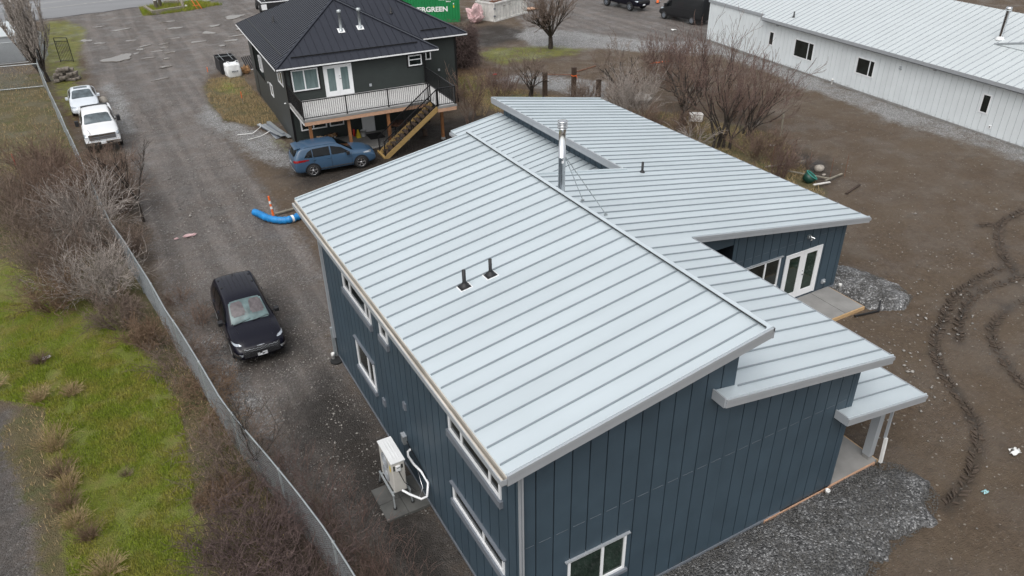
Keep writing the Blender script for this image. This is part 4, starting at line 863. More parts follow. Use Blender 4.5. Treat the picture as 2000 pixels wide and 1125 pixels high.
mf_ = [K_, C0, r2_, r1, J]; face(b, mf_); seams(b, mf_, (0, 1, k_), (1, 0, 0), .45)
rt_ = [C0, D0, r2_]; face(b, rt_); bk = [D0, E0, r1, r2_]; face(b, bk)
b.use('blackm'); b.add([A0[:2]+(ez-.16,), B0[:2]+(ez-.16,), (9.4, 2.5, ez-.16), (12.6, 2.5, ez-.16), (12.6, 13.5, ez-.16), (-.5, 13.5, ez-.16)], [(0, 1, 2, 3, 4, 5)])
for p, q in ((A0, B0), (B0, K_), (K_, C0), (C0, D0), (D0, E0), (E0, A0)): b.bar(Vector(p)-Vector((0, 0, .075)), Vector(q)-Vector((0, 0, .075)), .03, .15)
b.build('roof', None, G)
b = MB(); b.use('greyroof')
for p, q in ((A0, pkf), (B0, pkf), (pkf, J), (C0, r2_), (r1, r2_), (J, r1), (D0, r2_), (E0, r1)): b.bar(Vector(p)+Vector((0, 0, .035)), Vector(q)+Vector((0, 0, .035)), .16, .05)
b.build('ridge_cap', None, G)
b = MB(); b.use('wframe')
for p, q, n in ((A0, B0, (0, -1)), (K_, C0, (0, -1)), (E0, A0, (-1, 0))):
    o_ = Vector((n[0]*.06, n[1]*.06, -.05)); b.bar(Vector(p)+o_, Vector(q)+o_, .03, .07)
b.build('gutter', None, G)
b = MB(); b.use('blackm'); zb_ = lambda y: ez+k_*(y+.5)
for (x0, x1, y, off) in ((.55, 8.3, .13, 0), (9.6, 11.4, 3.1, 3)):
    z = ez+k_*(y+.5-off)+.07; b.bar((x0, y, z), (x1, y, z), .05, .06)
z = ez+k_*.65+.07; b.bar((.15, .7, z), (.15, 12.8, z), .05, .06); b.build('snow_guard', None, G)
for (x, y, h) in ((4.08, 1.8, 1.05), (5.29, 1.86, 1.0)):
    z = ez+k_*(y+.5); b = MB(); b.use('white'); nn = Vector((0, -k_, 1)).normalized(); dd = Vector((0, 1, k_)).normalized(); p = Vector((x, y, z))+nn*.03; b.bar(p-dd*.2, p+dd*.2, .4, .02, nn)
    b.use('galv'); b.lathe([(.14, 0), (.1, .1), (.085, .12), (.085, h), (.12, h), (.13, h+.04), (.13, h+.16), (0, h+.2)], (x, y, z), 16); b.build('roof_vent', None, G)
b = MB(); b.use('plastic'); b.lathe([(.14, 0), (.06, .1), (.05, .35), (0, .35)], (8.29, 4.96, ez+k_*(4.96-2.5)), 12); b.build('roof_vent', None, G)
b = MB(); b.use('plastic'); b.lathe([(.14, 0), (.06, .1), (.05, .4), (0, .4)], (1.2, 8.0, ez+k_*1.7), 12); b.build('roof_vent', None, G)
# deck
DZ = 2.58
b = MB(); b.use('deck')
n_ = 46
for i in range(n_):
    x = .06+i*(8.54/n_); w_ = 8.54/n_-.008; yb = -5.0 if x > 7.45 else -3.72
    b.box((x, yb, DZ-.03), (x+w_, -.03, DZ))
b.use('concrete'); b.box((.0, -3.78, DZ-.12), (7.46, -3.725, DZ+.004)); b.box((7.46, -5.06, DZ-.12), (8.64, -5.005, DZ+.004)); b.box((-.02, -3.78, DZ-.12), (.055, -.05, DZ+.004)); b.build('deck', None, G)
b = MB(); b.use('lumberp'); b.box((.04, -3.77, DZ-.33), (7.44, -3.72, DZ-.125)); b.box((7.46, -5.05, DZ-.33), (8.6, -5.0, DZ-.125)); b.use('capw'); b.box((.0, -3.7, DZ-.30), (.05, -.06, DZ-.125)); b.use('lumberp'); b.box((8.56, -4.98, DZ-.33), (8.6, -.1, DZ-.125))
b.use('woodd')
for k in range(14): b.box((.4+k*.6, -3.70, DZ-.3), (.44+k*.6, -.1, DZ-.04))
b.build('deck_joists', None, G)
for (x, y) in ((.35, -3.5), (2.55, -3.5), (4.9, -3.5), (8.3, -3.3)):
    b = MB(); b.use('cedar'); b.box((x-.08, y-.08, .1), (x+.08, y+.08, DZ-.34)); b.use('concrete'); b.cyl((x, y, -.02), .16, .12, 12, .12); b.build('deck_post', None, G)
def railing(p, q, h=1.02, sp=.115, posts=True, gapz=.08):
    b = MB(); b.use('blackm'); p = Vector(p); q = Vector(q); L = (q-p).length; up3 = Vector((0, 0, 1))
    b.bar(p+up3*h, q+up3*h, .055, .045); b.bar(p+up3*gapz, q+up3*gapz, .04, .035); n = int(L/sp)
    for i in range(1, n): c = p.lerp(q, i/n); b.bar(c+up3*gapz, c+up3*h, .018, .018, (0, 1, 0))
    m = max(1, round(L/2.4))
    for i in range(m+1): c = p.lerp(q, i/m); b.bar(c, c+up3*(h+.04), .065, .065, (0, 1, 0))
    return b.build('railing', None, G)
railing((.06, -3.68, DZ), (7.40, -3.68, DZ)); railing((.06, -3.6, DZ), (.06, -.1, DZ)); railing((7.50, -4.96, DZ), (8.56, -4.96, DZ)); railing((8.56, -4.9, DZ), (8.56, -.1, DZ))
# stairs
sb, stp = Vector((4.10, 0, 0)), Vector((7.45, 0, DZ))
for y in (-4.92, -3.86):
    b = MB(); b.use('lumbery'); b.bar((4.12, y, .02), (7.50, y, DZ-.12), .05, .27, (0, 0, 1)); b.build('stringer', None, G)
b = MB(); b.use('woodd'); N_ = 13
for i in range(1, N_):
    x = 4.12+(7.45-4.12)*i/N_; z = DZ*i/N_; b.box((x-.13, -4.88, z-.04), (x+.13, -3.9, z)); 
b.use('lumbery'); b.box((3.98, -4.95, 0), (4.12, -3.6, .10)); b.build('treads', None, G)
railing((4.1, -4.90, .05), (7.46, -4.90, DZ), .95); railing((4.1, -3.84, .05), (7.46, -3.84, DZ), .95)
# things under the deck
def gw(x, y): a = R(-3); return (9.7497+x*math.cos(a)-y*math.sin(a), 45.0074+x*math.sin(a)+y*math.cos(a))
def at(name, xy, rz, label, cat, group=None, z=0): return empty(name, (xy[0], xy[1], z), rz, label, cat, group)
sheet('patio_slab', [gw(1.2, -.03), gw(6.4, -.03), gw(6.4, -2.6), (gw(2.6, -3.1)), gw(1.2, -2.2)], .03, 'concrete')
b = MB(); b.use('black'); x, y = gw(4.0, -.5); b.ext([(*gw(4.25, -.45), .032), (*gw(5.2, -.45), .032), (*gw(5.2, -1.5), .032), (*gw(4.25, -1.5), .032)], (0, 0, .02)); tag(b.build('door_mat', None), 'black rubber mat in front of the basement door under the deck', 'mat')
x, y = gw(3.55, -.35); b = MB(); b.use('red'); b.lathe([(.07, 0), (.08, .05), (.08, .36), (.05, .43), (.02, .46), (0, .46)], (x, y, .03), 14); b.use('plastic'); b.box((x-.03, y-.03, .49), (x+.08, y+.03, .54)); tag(b.build('fire_extinguisher', None), 'red fire extinguisher standing against the dark wall under the deck', 'extinguisher')
x, y = gw(3.7, -.75); b = MB(); b.use('yellow'); b.add([(x-.15, y-.1, .03), (x+.15, y-.1, .03), (x+.04, y, .55), (x-.04, y, .55)], [(0, 1, 2, 3)]); b.add([(x-.15, y+.12, .03), (x+.15, y+.12, .03), (x+.04, y+.01, .55), (x-.04, y+.01, .55)], [(0, 1, 2, 3)]); tag(b.build('caution_sign', None), 'yellow folding floor sign beside the white bin under the deck', 'sign')
x, y = gw(4.05, -.65); b = MB(); b.use('white'); b.lathe([(.14, 0), (.18, .4), (.19, .4), (.17, .38), (.13, .02), (0, .02)], (x, y, .03), 4); o = b.build('bin', None); tag(o, 'white square bin standing beside the basement door', 'bin')
rg = random.Random(9)
b = MB()
for i in range(26):
    x, y = gw(1.25+rg.random()*1.2, -.3-rg.random()*.5); z = .08+rg.random()*.42; a = rg.random()*3; b.use(['firewood', 'cardboard', 'foam', 'woodd'][i % 4]); dx, dy = .2*math.cos(a), .2*math.sin(a); b.tube([(x-dx, y-dy, z), (x+dx, y+dy, z+rg.uniform(-.05, .05))], rg.uniform(.05, .09), 6)
tag(b.build('firewood_pile', None), 'heap of split firewood and sacks against the wall behind the blue car', 'firewood')
x, y = gw(6.2, -1.4); b = MB(); b.use('rust'); b.lathe([(.1, .7), (.62, .72), (.62, .76), (0, .78)], (x, y, 0), 20); b.use('blackm')
for k in range(4): t = k*math.pi/2+.4; b.bar((x+.45*math.cos(t), y+.45*math.sin(t), 0), (x+.35*math.cos(t), y+.35*math.sin(t), .72), .04, .04)
tag(b.build('garden_table', None), 'round dark red garden table under the deck behind the stairs', 'table')
x, y = gw(7.5, -2.3); b = MB(); b.use('woodd'); b.lathe([(.17, 0), (.15, .1), (.15, .42), (0, .43)], (x, y, 0), 12); tag(b.build('tree_stump', None), 'short sawn stump beside the right-hand deck post', 'stump')
# stack of siding offcuts by the left wall
S_ = at('siding_stack', gw(-.72, 3.1), 8, 'loose stack of grey siding offcuts lying beside the charcoal house', 'siding stack')
b = MB(); b.use('trim')
for i in range(12): a = rg.uniform(-.15, .15); xx = rg.uniform(-.35, .3); yy = rg.uniform(-.5, .5); z = .04+i*.02; b.use(['trim', 'trimd', 'galv'][i % 3]); b.bar((xx+a, yy-1.5, z), (xx-a, yy+1.3, z), rg.uniform(.12, .28), .02)
b.build('boards', None, S_)
for i in range(2):
    b = MB(); b.use('pvc'); b.tube([[(-1.9, -.6-i*1.0, .05), (-1.0, -.5-i*.6, .06), (-.3, -.3-i*.3, .2)], [(-2.1, .7, .05), (-1.3, .2, .1), (-.6, .6, .25), (-.4, 1.2, .3)]][i], .025, 6); b.build('offcut_strip', None, S_)
# ------------------------------------------------------------------ white building
W = empty('house', (47.817, 44.942, 0), -5.6, 'long white metal-sided building with pale standing seam roof at upper right', 'house')
wf = lambda u, n, z: (-n, u, z)
WZ = 3.16
WWN = [(-1.30, -.74, 1.24, 2.30), (-5.70, -3.66, 1.0, 2.32), (-11.48, -9.90, 1.2, 2.34), (-20.27, -19.69, 1.23, 2.36)]
b = MB(); panels(b, wf, -40, 7.16, .1, lambda y: WZ, .427, WWN, gap=.022, proud=.02, mback='wgroove', mpan='wsiding'); b.use('wsiding'); b.box((-.03, 7.1, .0), (.1, 7.2, WZ)); b.use('concrete'); b.box((-.015, -40, -.1), (.1, 7.16, .1)); b.build('long_wall', None, W)
b = MB(); b.use('wsiding'); b.box((0.02, 7.08, 0), (13.2, 7.16, 3.0)); b.box((13.1, -40, 0), (13.2, 7.1, 3)); b.ext([(.02, 7.08, 3), (13.2, 7.08, 3), (6.6, 7.08, 5.3)], (0, .08, 0)); b.build('end_wall', None, W)
for (a, c, z0, zz1) in WWN: window(W, wf, a, c, z0, zz1, mull=((a+(c-a)*.28,) if c-a > 1 else ()), world=False, fw_=.07, depth=.05, sill=None)
for (a, c, z0, zz1) in WWN:
    pass
ws = .335; wz = lambda x: 3.27+(x+.45)*ws
b = MB(); roofslab(b, (-.45, 0, wz(-.45)), (-.45, -40, wz(-.45)), (6.6, -40, wz(6.6)), (6.6, 0, wz(6.6)), .12, .52, m='wroof', ribh=.05, ms='trim')
roofslab(b, (-.08, 7.3, wz(-.08)), (-.08, .0, wz(-.08)), (5.0, 0, wz(5)), (5.0, 7.3, wz(5)), .12, .52, m='wroof', ribh=.05, ms='trim')
b.use('wroof'); b.ext([(6.6, 7.3, wz(6.6)-.12), (6.6, -40, wz(6.6)-.12), (13.7, -40, 3.1), (13.7, 7.3, 3.1)], (0, 0, .12))
b.use('trim'); b.box((-.48, -40, wz(-.45)-.2), (-.452, .03, wz(-.45)+.02)); b.box((-.112, .03, wz(-.08)-.2), (-.082, 7.33, wz(-.08)+.02)); b.ext([(-.45, .005, wz(-.45)-.2), (-.08, .005, wz(-.08)-.2), (-.08, .005, wz(-.08)), (-.45, .005, wz(-.45))], (0, .03, 0)); b.box((-.44, -40, 3.0), (.0, 0, 3.02)); b.build('roof', None, W)
b = MB(); b.use('wroof'); x0 = 3.0
b.ext([(2.9, -17.5, wz(2.9)+.03), (2.9, -22.5, wz(2.9)+.03), (2.9, -20, wz(2.9)+.62)], (5.5, 0, 0)); b.use('wsiding'); b.ext([(2.87, -17.8, wz(2.9)+.03), (2.87, -22.2, wz(2.9)+.03), (2.87, -20, wz(2.9)+.55)], (.025, 0, 0)); b.use('trim'); b.bar((2.86, -17.4, wz(2.9)+.05), (2.86, -20, wz(2.9)+.65), .05, .07); b.build('dormer', None, W)
z = wz(3.54); b = MB(); b.use('white'); b.lathe([(.26, -.04), (.24, .06), (.14, .16)], (3.54, -17.2, z), 18); b.use('chrome'); b.lathe([(.12, .1), (.12, 1.72)], (3.54, -17.2, z), 20); b.lathe([(.15, 1.68), (.18, 1.72), (.18, 1.86), (.12, 1.9), (0, 1.9)], (3.54, -17.2, z), 20); b.build('chimney', None, W)
z = wz(.51); b = MB(); b.use('plastic'); b.lathe([(.12, 0), (.06, .08), (.05, .42), (0, .42)], (.51, -2.5, z), 12); b.build('vent_pipe', None, W)
b = MB(); b.use('trim'); b.box((-.09, -13.64, 2.30), (-.02, -13.46, 2.36)); b.box((-.09, -13.62, 2.44), (-.02, -13.48, 2.5)); b.box((-.10, -1.6, 2.80), (-.02, -1.42, 2.9)); b.box((-.10, -16.2, 2.82), (-.02, -16.02, 2.92)); b.use('white'); b.box((-.07, -20.78, .5), (-.02, -20.6, .68)); b.use('plastic'); b.box((-.075, -20.72, .56), (-.07, -20.66, .64)); b.build('wall_fixture', None, W)
x, y = wl(-.14, -8.14); b = MB(); b.use('pvc'); b.lathe([(.055, -.05), (.055, .25), (.068, .25), (.068, .36), (0, .36)], (x, y, 0), 12); tag(b.build('drain_pipe', None), 'white drain cleanout at the foot of the white building wall', 'pipe')
# far building beyond and brown bank behind the ridge
FB = empty('house', wl(28, -26)+(0,), -5.6, 'pale blue-grey metal roof of a building behind the long white building', 'house')
b = MB(); b.use('roof'); roofslab(b, (-5, 7, 3.2), (-5, -9, 3.2), (2, -9, 5), (2, 7, 5), .15, .5); b.build('roof', None, FB)
b = MB(); b.use('wsiding'); b.box((-4.6, -9, 0), (3, 6.8, 3.1)); b.build('wall', None, FB)
#@@PART3
# ------------------------------------------------------------------ vehicles
def loft(st):
    """st rows: x, zb, w, zbelt, w5, z5, zt ; returns bmesh-ready verts/faces, front = +x"""
    ring = []
    for (x, zb, w, zl, w5, z5, zt) in st:
        ring.append([(0, zb), (w*.86, zb), (w*.985, zb+.10), (w, zb+(zl-zb)*.5), (w*.965, zl), (w5+(w*.955-w5)*.06, z5-.03), (w5*.93, z5+(zt-z5)*.45), (w5*.5, zt-(zt-z5)*.12), (0, zt)])
    n = len(ring[0]); V = []; F = []; prof = []
    for i, r_ in enumerate(ring):
        x = st[i][0]; V += [(x, y, z) for y, z in r_]+[(x, -y, z) for y, z in r_[1:-1]]
    m = 2*n-2
    L = lambda i, k: i*m+k
    Rr = lambda i, k: i*m+(k if k in (0, n-1) else n-1+k)
    for i in range(len(ring)-1):
        for k in range(n-1):
            F.append((L(i, k), L(i, k+1), L(i+1, k+1), L(i+1, k))); F.append((Rr(i, k), Rr(i+1, k), Rr(i+1, k+1), Rr(i, k+1)))
    for i, fl_ in ((0, 0), (len(ring)-1, 1)):
        for k in range(n-1):
            q = [L(i, k), L(i, k+1), Rr(i, k+1), Rr(i, k)]; q = [a for j, a in enumerate(q) if a not in q[:j]]
            F.append(tuple(q[::-1] if fl_ else q))
    return V, F
def body_obj(name, V, F, m, parent, lev=2):
    me = D.meshes.new(name); me.from_pydata(V, [], F); bm = bmesh.new(); bm.from_mesh(me); bmesh.ops.recalc_face_normals(bm, faces=bm.faces); bm.to_mesh(me); bm.free()
    o = D.objects.new('tmp', me); col.objects.link(o); md = o.modifiers.new('s', 'SUBSURF'); md.levels = lev; md.render_levels = lev
    dg = bpy.context.evaluated_depsgraph_get(); dg.update(); me2 = D.meshes.new_from_object(o.evaluated_get(dg)); D.objects.remove(o)
    me2.polygons.foreach_set('use_smooth', [True]*len(me2.polygons)); me2.name = name
    bv = BVHTree.FromPolygons([v.co for v in me2.vertices], [p.vertices for p in me2.polygons])
    return link(name, me2, parent, m), bv
def patch(bv, corners, d, n=8, m=6, eps=.006, th=.012, rnd=0):
    c = [Vector(p) for p in corners]; d = Vector(d).normalized(); V = []; ok = []
    for j in range(m+1):
        for i in range(n+1):
            u, v = i/n, j/m
            p = (c[0]*(1-u)+c[1]*u)*(1-v)+(c[3]*(1-u)+c[2]*u)*v
            h = bv.ray_cast(p-d*0, d, 6)
            if h[0] is None: ok.append(0); V.append(p)
            else: ok.append(1); V.append(h[0]-d*eps*1.6+h[1]*(eps*.8 if h[1].dot(d) < 0 else -eps*.8))
    F = []
    for j in range(m):
        for i in range(n):
            q = (j*(n+1)+i, j*(n+1)+i+1, (j+1)*(n+1)+i+1, (j+1)*(n+1)+i)
            if all(ok[a] for a in q) and not (rnd and (i in (0, n-1)) and (j in (0, m-1))): F.append(q)
    return V, F
def add_patch(name, bv, parent, mt, corners, d, n=8, m=6, eps=.006, rnd=0):
    V, F = patch(bv, corners, d, n, m, eps, rnd=rnd); b = MB(); b.use(mt); b.add(V, F, True); 
    return b.build(name, None, parent)
def side_line(b, bv, xz, s, mt='plastic', w=.008):
    b.use(mt); pts = []
    for x, z in xz:
        h = bv.ray_cast(Vector((x, s*3, z)), Vector((0, -s, 0)), 6)
        if h[0] is not None: pts.append(h[0]+Vector((0, s*.001, 0)))
    if len(pts) > 1: b.tube(pts, w, 4)
def wheel(parent, x, y, r_, w=.23, style=0, rimm='rim', spokes=5):
    s = 1 if y > 0 else -1; b = MB(); b.use('black')
    b.lathe([(r_*.62, -w/2), (r_*.9, -w/2), (r_*.985, -w*.38), (r_, -w*.25), (r_, w*.25), (r_*.985, w*.38), (r_*.9, w/2), (r_*.62, w/2)], (0, 0, 0), 30, 'y')
    t = b.build('wheel', None, parent); t.location = (x, y-s*w/2, r_)
    b = MB(); b.use('plastic'); b.lathe([(r_*.66, s*w*.25), (0, s*w*.22)], (0, 0, 0), 24, 'y'); b.use(rimm); b.lathe([(r_*.60, s*w*.3), (r_*.60, s*w*.5), (r_*.67, s*w*.5), (r_*.67, s*w*.3)], (0, 0, 0), 28, 'y')
    for k in range(spokes):
        a = 2*math.pi*k/spokes+.3
        for da in ((-.13, .13) if style == 0 else (0,)):
            p = (.06*math.cos(a), s*w*.42, .06*math.sin(a)); q = (r_*.63*math.cos(a+da), s*w*.44, r_*.63*math.sin(a+da)); b.bar(p, q, .035 if style == 0 else .07, .03, (0, 1, 0))
    b.lathe([(.07, s*w*.3), (.07, s*w*.47), (0, s*w*.48)], (0, 0, 0), 14, 'y'); b.build('rim', None, t)
def vehicle(name, loc, rz, label, cat, st, paintm, wb, wr, wwid, W_, glassm='carglass', spec=None):
    root = empty(name, (loc[0], loc[1], 0), rz, label, cat, 'vehicles parked around the yard')
    V, F = loft(st); bo, bv = body_obj('body', V, F, paintm, root)
    sp = spec
    # arches
    for x in wb:
        for s in (-1, 1):
            vs = []; b = MB(); b.use(sp.get('arch', 'plastic')); k = 20; rr = wr+.075
            ring = []
            for i in range(k+1):
                t = math.pi*(-.12+1.24*i/k); ring.append((x+rr*math.cos(t), wr+rr*math.sin(t)))
            pts = []
            for rad_ in (0, .5, 1):
                for (px, pz) in ring:
                    qx, qz = x+(px-x)*rad_, wr+(pz-wr)*rad_; h = bv.ray_cast(Vector((qx, s*3, max(qz, .16))), Vector((0, -s, 0)), 6)
                    y = h[0].y if h[0] is not None and abs(h[0].y) > W_*.4 else s*W_*.47
                    pts.append((qx, y+s*.012, max(qz, .16)))
            n1 = k+1; b.add(pts, [(j*n1+i, j*n1+i+1, (j+1)*n1+i+1, (j+1)*n1+i) for j in range(2) for i in range(k)], True); b.build('wheel_arch', None, root)
            wheel(root, x, s*(W_/2+.012), wr, wwid, sp.get('style', 0), sp.get('rimm', 'rim'), sp.get('spokes', 5))
    # windscreen / rear window
    if 'ws' in sp:
        (xa, wa), (xb, wb2) = sp['ws']; wsn = add_patch('windscreen', bv, root, glassm, [(xa, -wa, 3), (xa, wa, 3), (xb, wb2, 3), (xb, -wb2, 3)], (0, 0, -1), 24, 16, rnd=1)
        if sp.get('seats'):
            for yy in (.33, -.33): add_patch('seat', bv, root, 'seat', [(xa*.72+xb*.28, yy-.25, 3), (xa*.72+xb*.28, yy+.25, 3), (xb+.07, yy+.20, 3), (xb+.07, yy-.20, 3)], (0, 0, -1), 10, 8, .010, rnd=1)
    if 'rw' in sp:
        (za, wa), (zb, wb2) = sp['rw']; add_patch('rear_window', bv, root, 'carglass', [(-6, -wa, za), (-6, wa, za), (-6, wb2, zb), (-6, -wb2, zb)], (1, 0, 0), 10, 6, rnd=1)
    for quad in sp.get('sw', []):
        for s in (-1, 1): add_patch('side_window', bv, root, 'carglass', [(x, s*3, z) for x, z in quad], (0, -s, 0), 8, 4, .004)
    for s in (-1, 1):
        b = MB()
        for ln in sp.get('lines', []): side_line(b, bv, ln, s)
        if b.v: b.build('door_seam', None, root)
        for (x, z) in sp.get('handles', []):
            h = bv.ray_cast(Vector((x, s*3, z)), Vector((0, -s, 0)), 6)
            if h[0] is not None: b = MB(); b.use(sp.get('hm', paintm)); b.box((x-.09, h[0].y-.01*s, z-.015), (x+.09, h[0].y+s*.03, z+.015)); b.build('door_handle', None, root)
        if 'sill' in sp:
            b = MB(); x0, x1, z0, zz1, mm = sp['sill']; V2, F2 = patch(bv, [(x0, s*3, z0), (x1, s*3, z0), (x1, s*3, zz1), (x0, s*3, zz1)], (0, -s, 0), 8, 2, .008); b.use(mm); b.add(V2, F2, True); b.build('side_moulding', None, root)
        x, y, z, big = sp['mirror']; b = MB(); b.use(sp.get('mm', paintm)); b.bar((x, s*(y-.06), z-.03), (x-.02, s*(y+.12), z), .06, .04); mw = .11 if not big else .14
        b.v = list(b.v); me_ = len(b.v); b.ext([(x-.09, s*(y+.06), z-.08-.07*big), (x+.07, s*(y+.06), z-.08-.07*big), (x+.09, s*(y+.06), z+.08+.1*big), (x-.09, s*(y+.06), z+.1+.1*big)], (0, s*(.17+.04*big), 0)); o = b.build('mirror', None, root); bvm = o.modifiers.new('b', 'BEVEL'); bvm.width = .02; bvm.segments = 2
    for s in (-1, 1):
        for nm, mt, cs in sp.get('front', []):
            add_patch(nm, bv, root, mt, [(5, s*y, z) for y, z in cs], (-1, 0, 0), 8, 5)
        for nm, mt, cs in sp.get('rear', []):
            add_patch(nm, bv, root, mt, [(-5, s*y, z) for y, z in cs], (1, 0, 0), 6, 4)
        for nm, mt, cs, dr in sp.get('diag', []):
            add_patch(nm, bv, root, mt, [(x, s*y, z) for x, y, z in cs], (dr[0], s*dr[1], dr[2]), 8, 5, .007, rnd=1)
    for nm, mt, cs in sp.get('frontc', []): add_patch(nm, bv, root, mt, [(5, y, z) for y, z in cs], (-1, 0, 0), 12, 5, .010)
    for nm, mt, cs in sp.get('rearc', []): add_patch(nm, bv, root, mt, [(-5, y, z) for y, z in cs], (1, 0, 0), 8, 4, .010)
    for nm, mt, cs in sp.get('top', []): add_patch(nm, bv, root, mt, [(x, y, 3) for x, y in cs], (0, 0, -1), 8, 6, .004)
    return root, bv
def surf(bv, p, d):
    h = bv.ray_cast(Vector(p), Vector(d).normalized(), 8); return h[0] if h[0] is not None else Vector(p)
def suv_st(L=2.32, roofz=1.66, w=.93, hood=1.03, tail=0):
    return [(-L, .42, w*.86, .82, w*.76, .94, .97), (-L+.04, .34, w*.93, .94, w*.84, 1.05, 1.08), (-L+.14, .27, w*.98, 1.05, w*.80, 1.22, 1.26), (-L+.34, .24, w, 1.08, w*.75, roofz-.13, roofz-.06), (-L+.60, .23, w, 1.07, w*.72, roofz-.07, roofz-.005),
            (-1.0, .22, w, 1.05, w*.72, roofz-.05, roofz+.02), (-.2, .22, w, 1.03, w*.72, roofz-.05, roofz+.02), (.16, .22, w, 1.02, w*.71, roofz-.09, roofz-.03), (.48, .22, w, 1.01, w*.73, roofz-.25, roofz-.18), (.98, .22, w, 1.0, w*.80, hood+.02, hood+.06),
            (1.10, .22, w, .99, w*.82, hood-.02, hood+.02), (1.5, .22, w, .96, w*.82, hood-.04, hood), (1.9, .24, w*.985, .88, w*.76, hood-.13, hood-.09), (L-.22, .26, w*.94, .80, w*.68, hood-.24, hood-.2), (L-.06, .30, w*.86, .68, w*.62, .74, .78), (L, .36, w*.76, .58, w*.55, .62, .66)]
SW = [[(-1.78, 1.12), (-1.28, 1.09), (-1.28, 1.50), (-1.60, 1.40)], [(-1.22, 1.09), (-.30, 1.07), (-.30, 1.52), (-1.22, 1.50)], [(-.22, 1.07), (.80, 1.05), (.36, 1.36), (-.22, 1.52)]]
LINES = [[(-.26, z) for z in np.linspace(.34, 1.04, 6)], [(-1.2+.0*z, z) for z in np.linspace(.75, 1.06, 4)], [(.86, z) for z in np.linspace(.34, 1.0, 6)], [(x, .30) for x in np.linspace(-.9, .86, 6)]]
bs, bvs = vehicle('car', (2.70, 25.72), -90, 'black crossover SUV parked facing us on the gravel driveway beside the navy house', 'car', suv_st(), 'p_black', (-1.35, 1.38), .355, .23, 1.84, 'tealglass',
    dict(ws=((1.02, .68), (.22, .56)), rw=((1.15, .60), (1.46, .5)), sw=SW, lines=LINES, handles=[(-.42, .93), (-1.32, .95)], mirror=(.66, .86, 1.06, 0), seats=1, mm='plastic', sill=(-.95, .95, .25, .34, 'plastic'),
    front=[('fog_lamp', 'headlight', [(.66, .50), (.80, .50), (.78, .60), (.64, .58)])], diag=[('headlight', 'headlight', [(3, 1.0, .79), (2.7, 1.32, .84), (2.7, 1.32, .885), (3, 1.02, .835)], (-1, -.42, 0)), ('bumper_corner', 'plastic', [(3, 1.0, .40), (2.7, 1.35, .42), (2.7, 1.35, .62), (3, 1.02, .60)], (-1, -.42, 0)), ('lamp_bezel', 'chrome', [(3, 1.02, .505), (2.8, 1.25, .52), (2.8, 1.25, .58), (3, 1.02, .575)], (-1, -.42, 0))],
    frontc=[('grille', 'plastic', [(-.62, .42), (.62, .42), (.66, .74), (-.66, .74)]), ('number_plate', 'plate', [(-.17, .40), (.17, .40), (.17, .54), (-.17, .54)])], rear=[('tail_lamp', 'taillight', [(.62, .95), (.86, .93), (.84, 1.06), (.62, 1.05)])], rearc=[]))
b = MB(); b.use('trim')
for z in (.47, .53, .59, .65, .71):
    pts = []
    for k in range(31):
        y = -.58+1.16*k/30; p = surf(bvs, (5, y, z+.018*math.sin(k*1.7)), (-1, 0, 0)); pts.append(p+Vector((.014, 0, 0)))
    b.tube(pts, .010, 4)
b.build('grille_mesh', None, bs)
b = MB(); b.use('chrome'); p = surf(bvs, (5, 0, .765), (-1, 0, 0)); b.bar(p+Vector((.012, -.13, 0)), p+Vector((.012, .13, 0)), .02, .035, (1, 0, 0)); b.bar(p+Vector((.012, -.045, 0)), p+Vector((.012, .045, 0)), .022, .07, (1, 0, 0)); b.build('emblem', None, bs)
b = MB(); b.use('plastic')
for i in range(6):
    p = surf(bvs, (5, -.125+i*.05, .47), (-1, 0, 0))+Vector((.016, 0, 0)); b.bar(p+Vector((0, 0, -.025)), p+Vector((0, 0, .025)), .006, .02, (1, 0, 0)); 
    if i % 2: b.bar(p+Vector((0, -.012, .02)), p+Vector((0, .012, .02)), .006, .008, (1, 0, 0))
b.build('plate_characters', None, bs)
b = MB(); b.use('blackm')
for y in (-.42, -.25, -.08, .08, .25, .42):
    pts = [surf(bvs, (x, y, 3), (0, 0, -1))+Vector((0, 0, .003)) for x in np.linspace(-1.75, -.35, 6)]; b.tube(pts, .007, 4)
for s in (-1, 1):
    for x in (-1.5, -.85):
        p = surf(bvs, (x, s*.56, 3), (0, 0, -1)); b.box((p.x-.05, p.y-.035, p.z-.01), (p.x+.05, p.y+.035, p.z+.018))
b.build('roof_rib', None, bs)
b = MB(); b.use('plastic'); p = surf(bvs, (-1.62, 0, 3), (0, 0, -1)); b.add([(p.x-.11, p.y-.03, p.z), (p.x-.11, p.y+.03, p.z), (p.x+.12, p.y+.015, p.z), (p.x+.12, p.y-.015, p.z), (p.x-.08, p.y, p.z+.075)], [(0, 1, 4), (1, 2, 4), (2, 3, 4), (3, 0, 4)]); b.build('antenna_fin', None, bs)
b = MB(); b.use('plastic')
for y0, y1 in ((.05, .62), (-.62, 0)):
    pts = [surf(bvs, (1.06-.10*k/5, y0+(y1-y0)*k/5, 3), (0, 0, -1))+Vector((0, 0, .02)) for k in range(6)]; b.tube(pts, .011, 5)
b.build('wiper', None, bs)
b = MB(); b.use('blackm')
for s in (-1, 1):
    pts = [surf(bvs, (x, s*y, 3), (0, 0, -1))+Vector((0, 0, .002)) for x, y in ((1.15, .62), (1.5, .56), (1.95, .50))]; b.tube(pts, .006, 4)
b.build('bonnet_crease', None, bs)
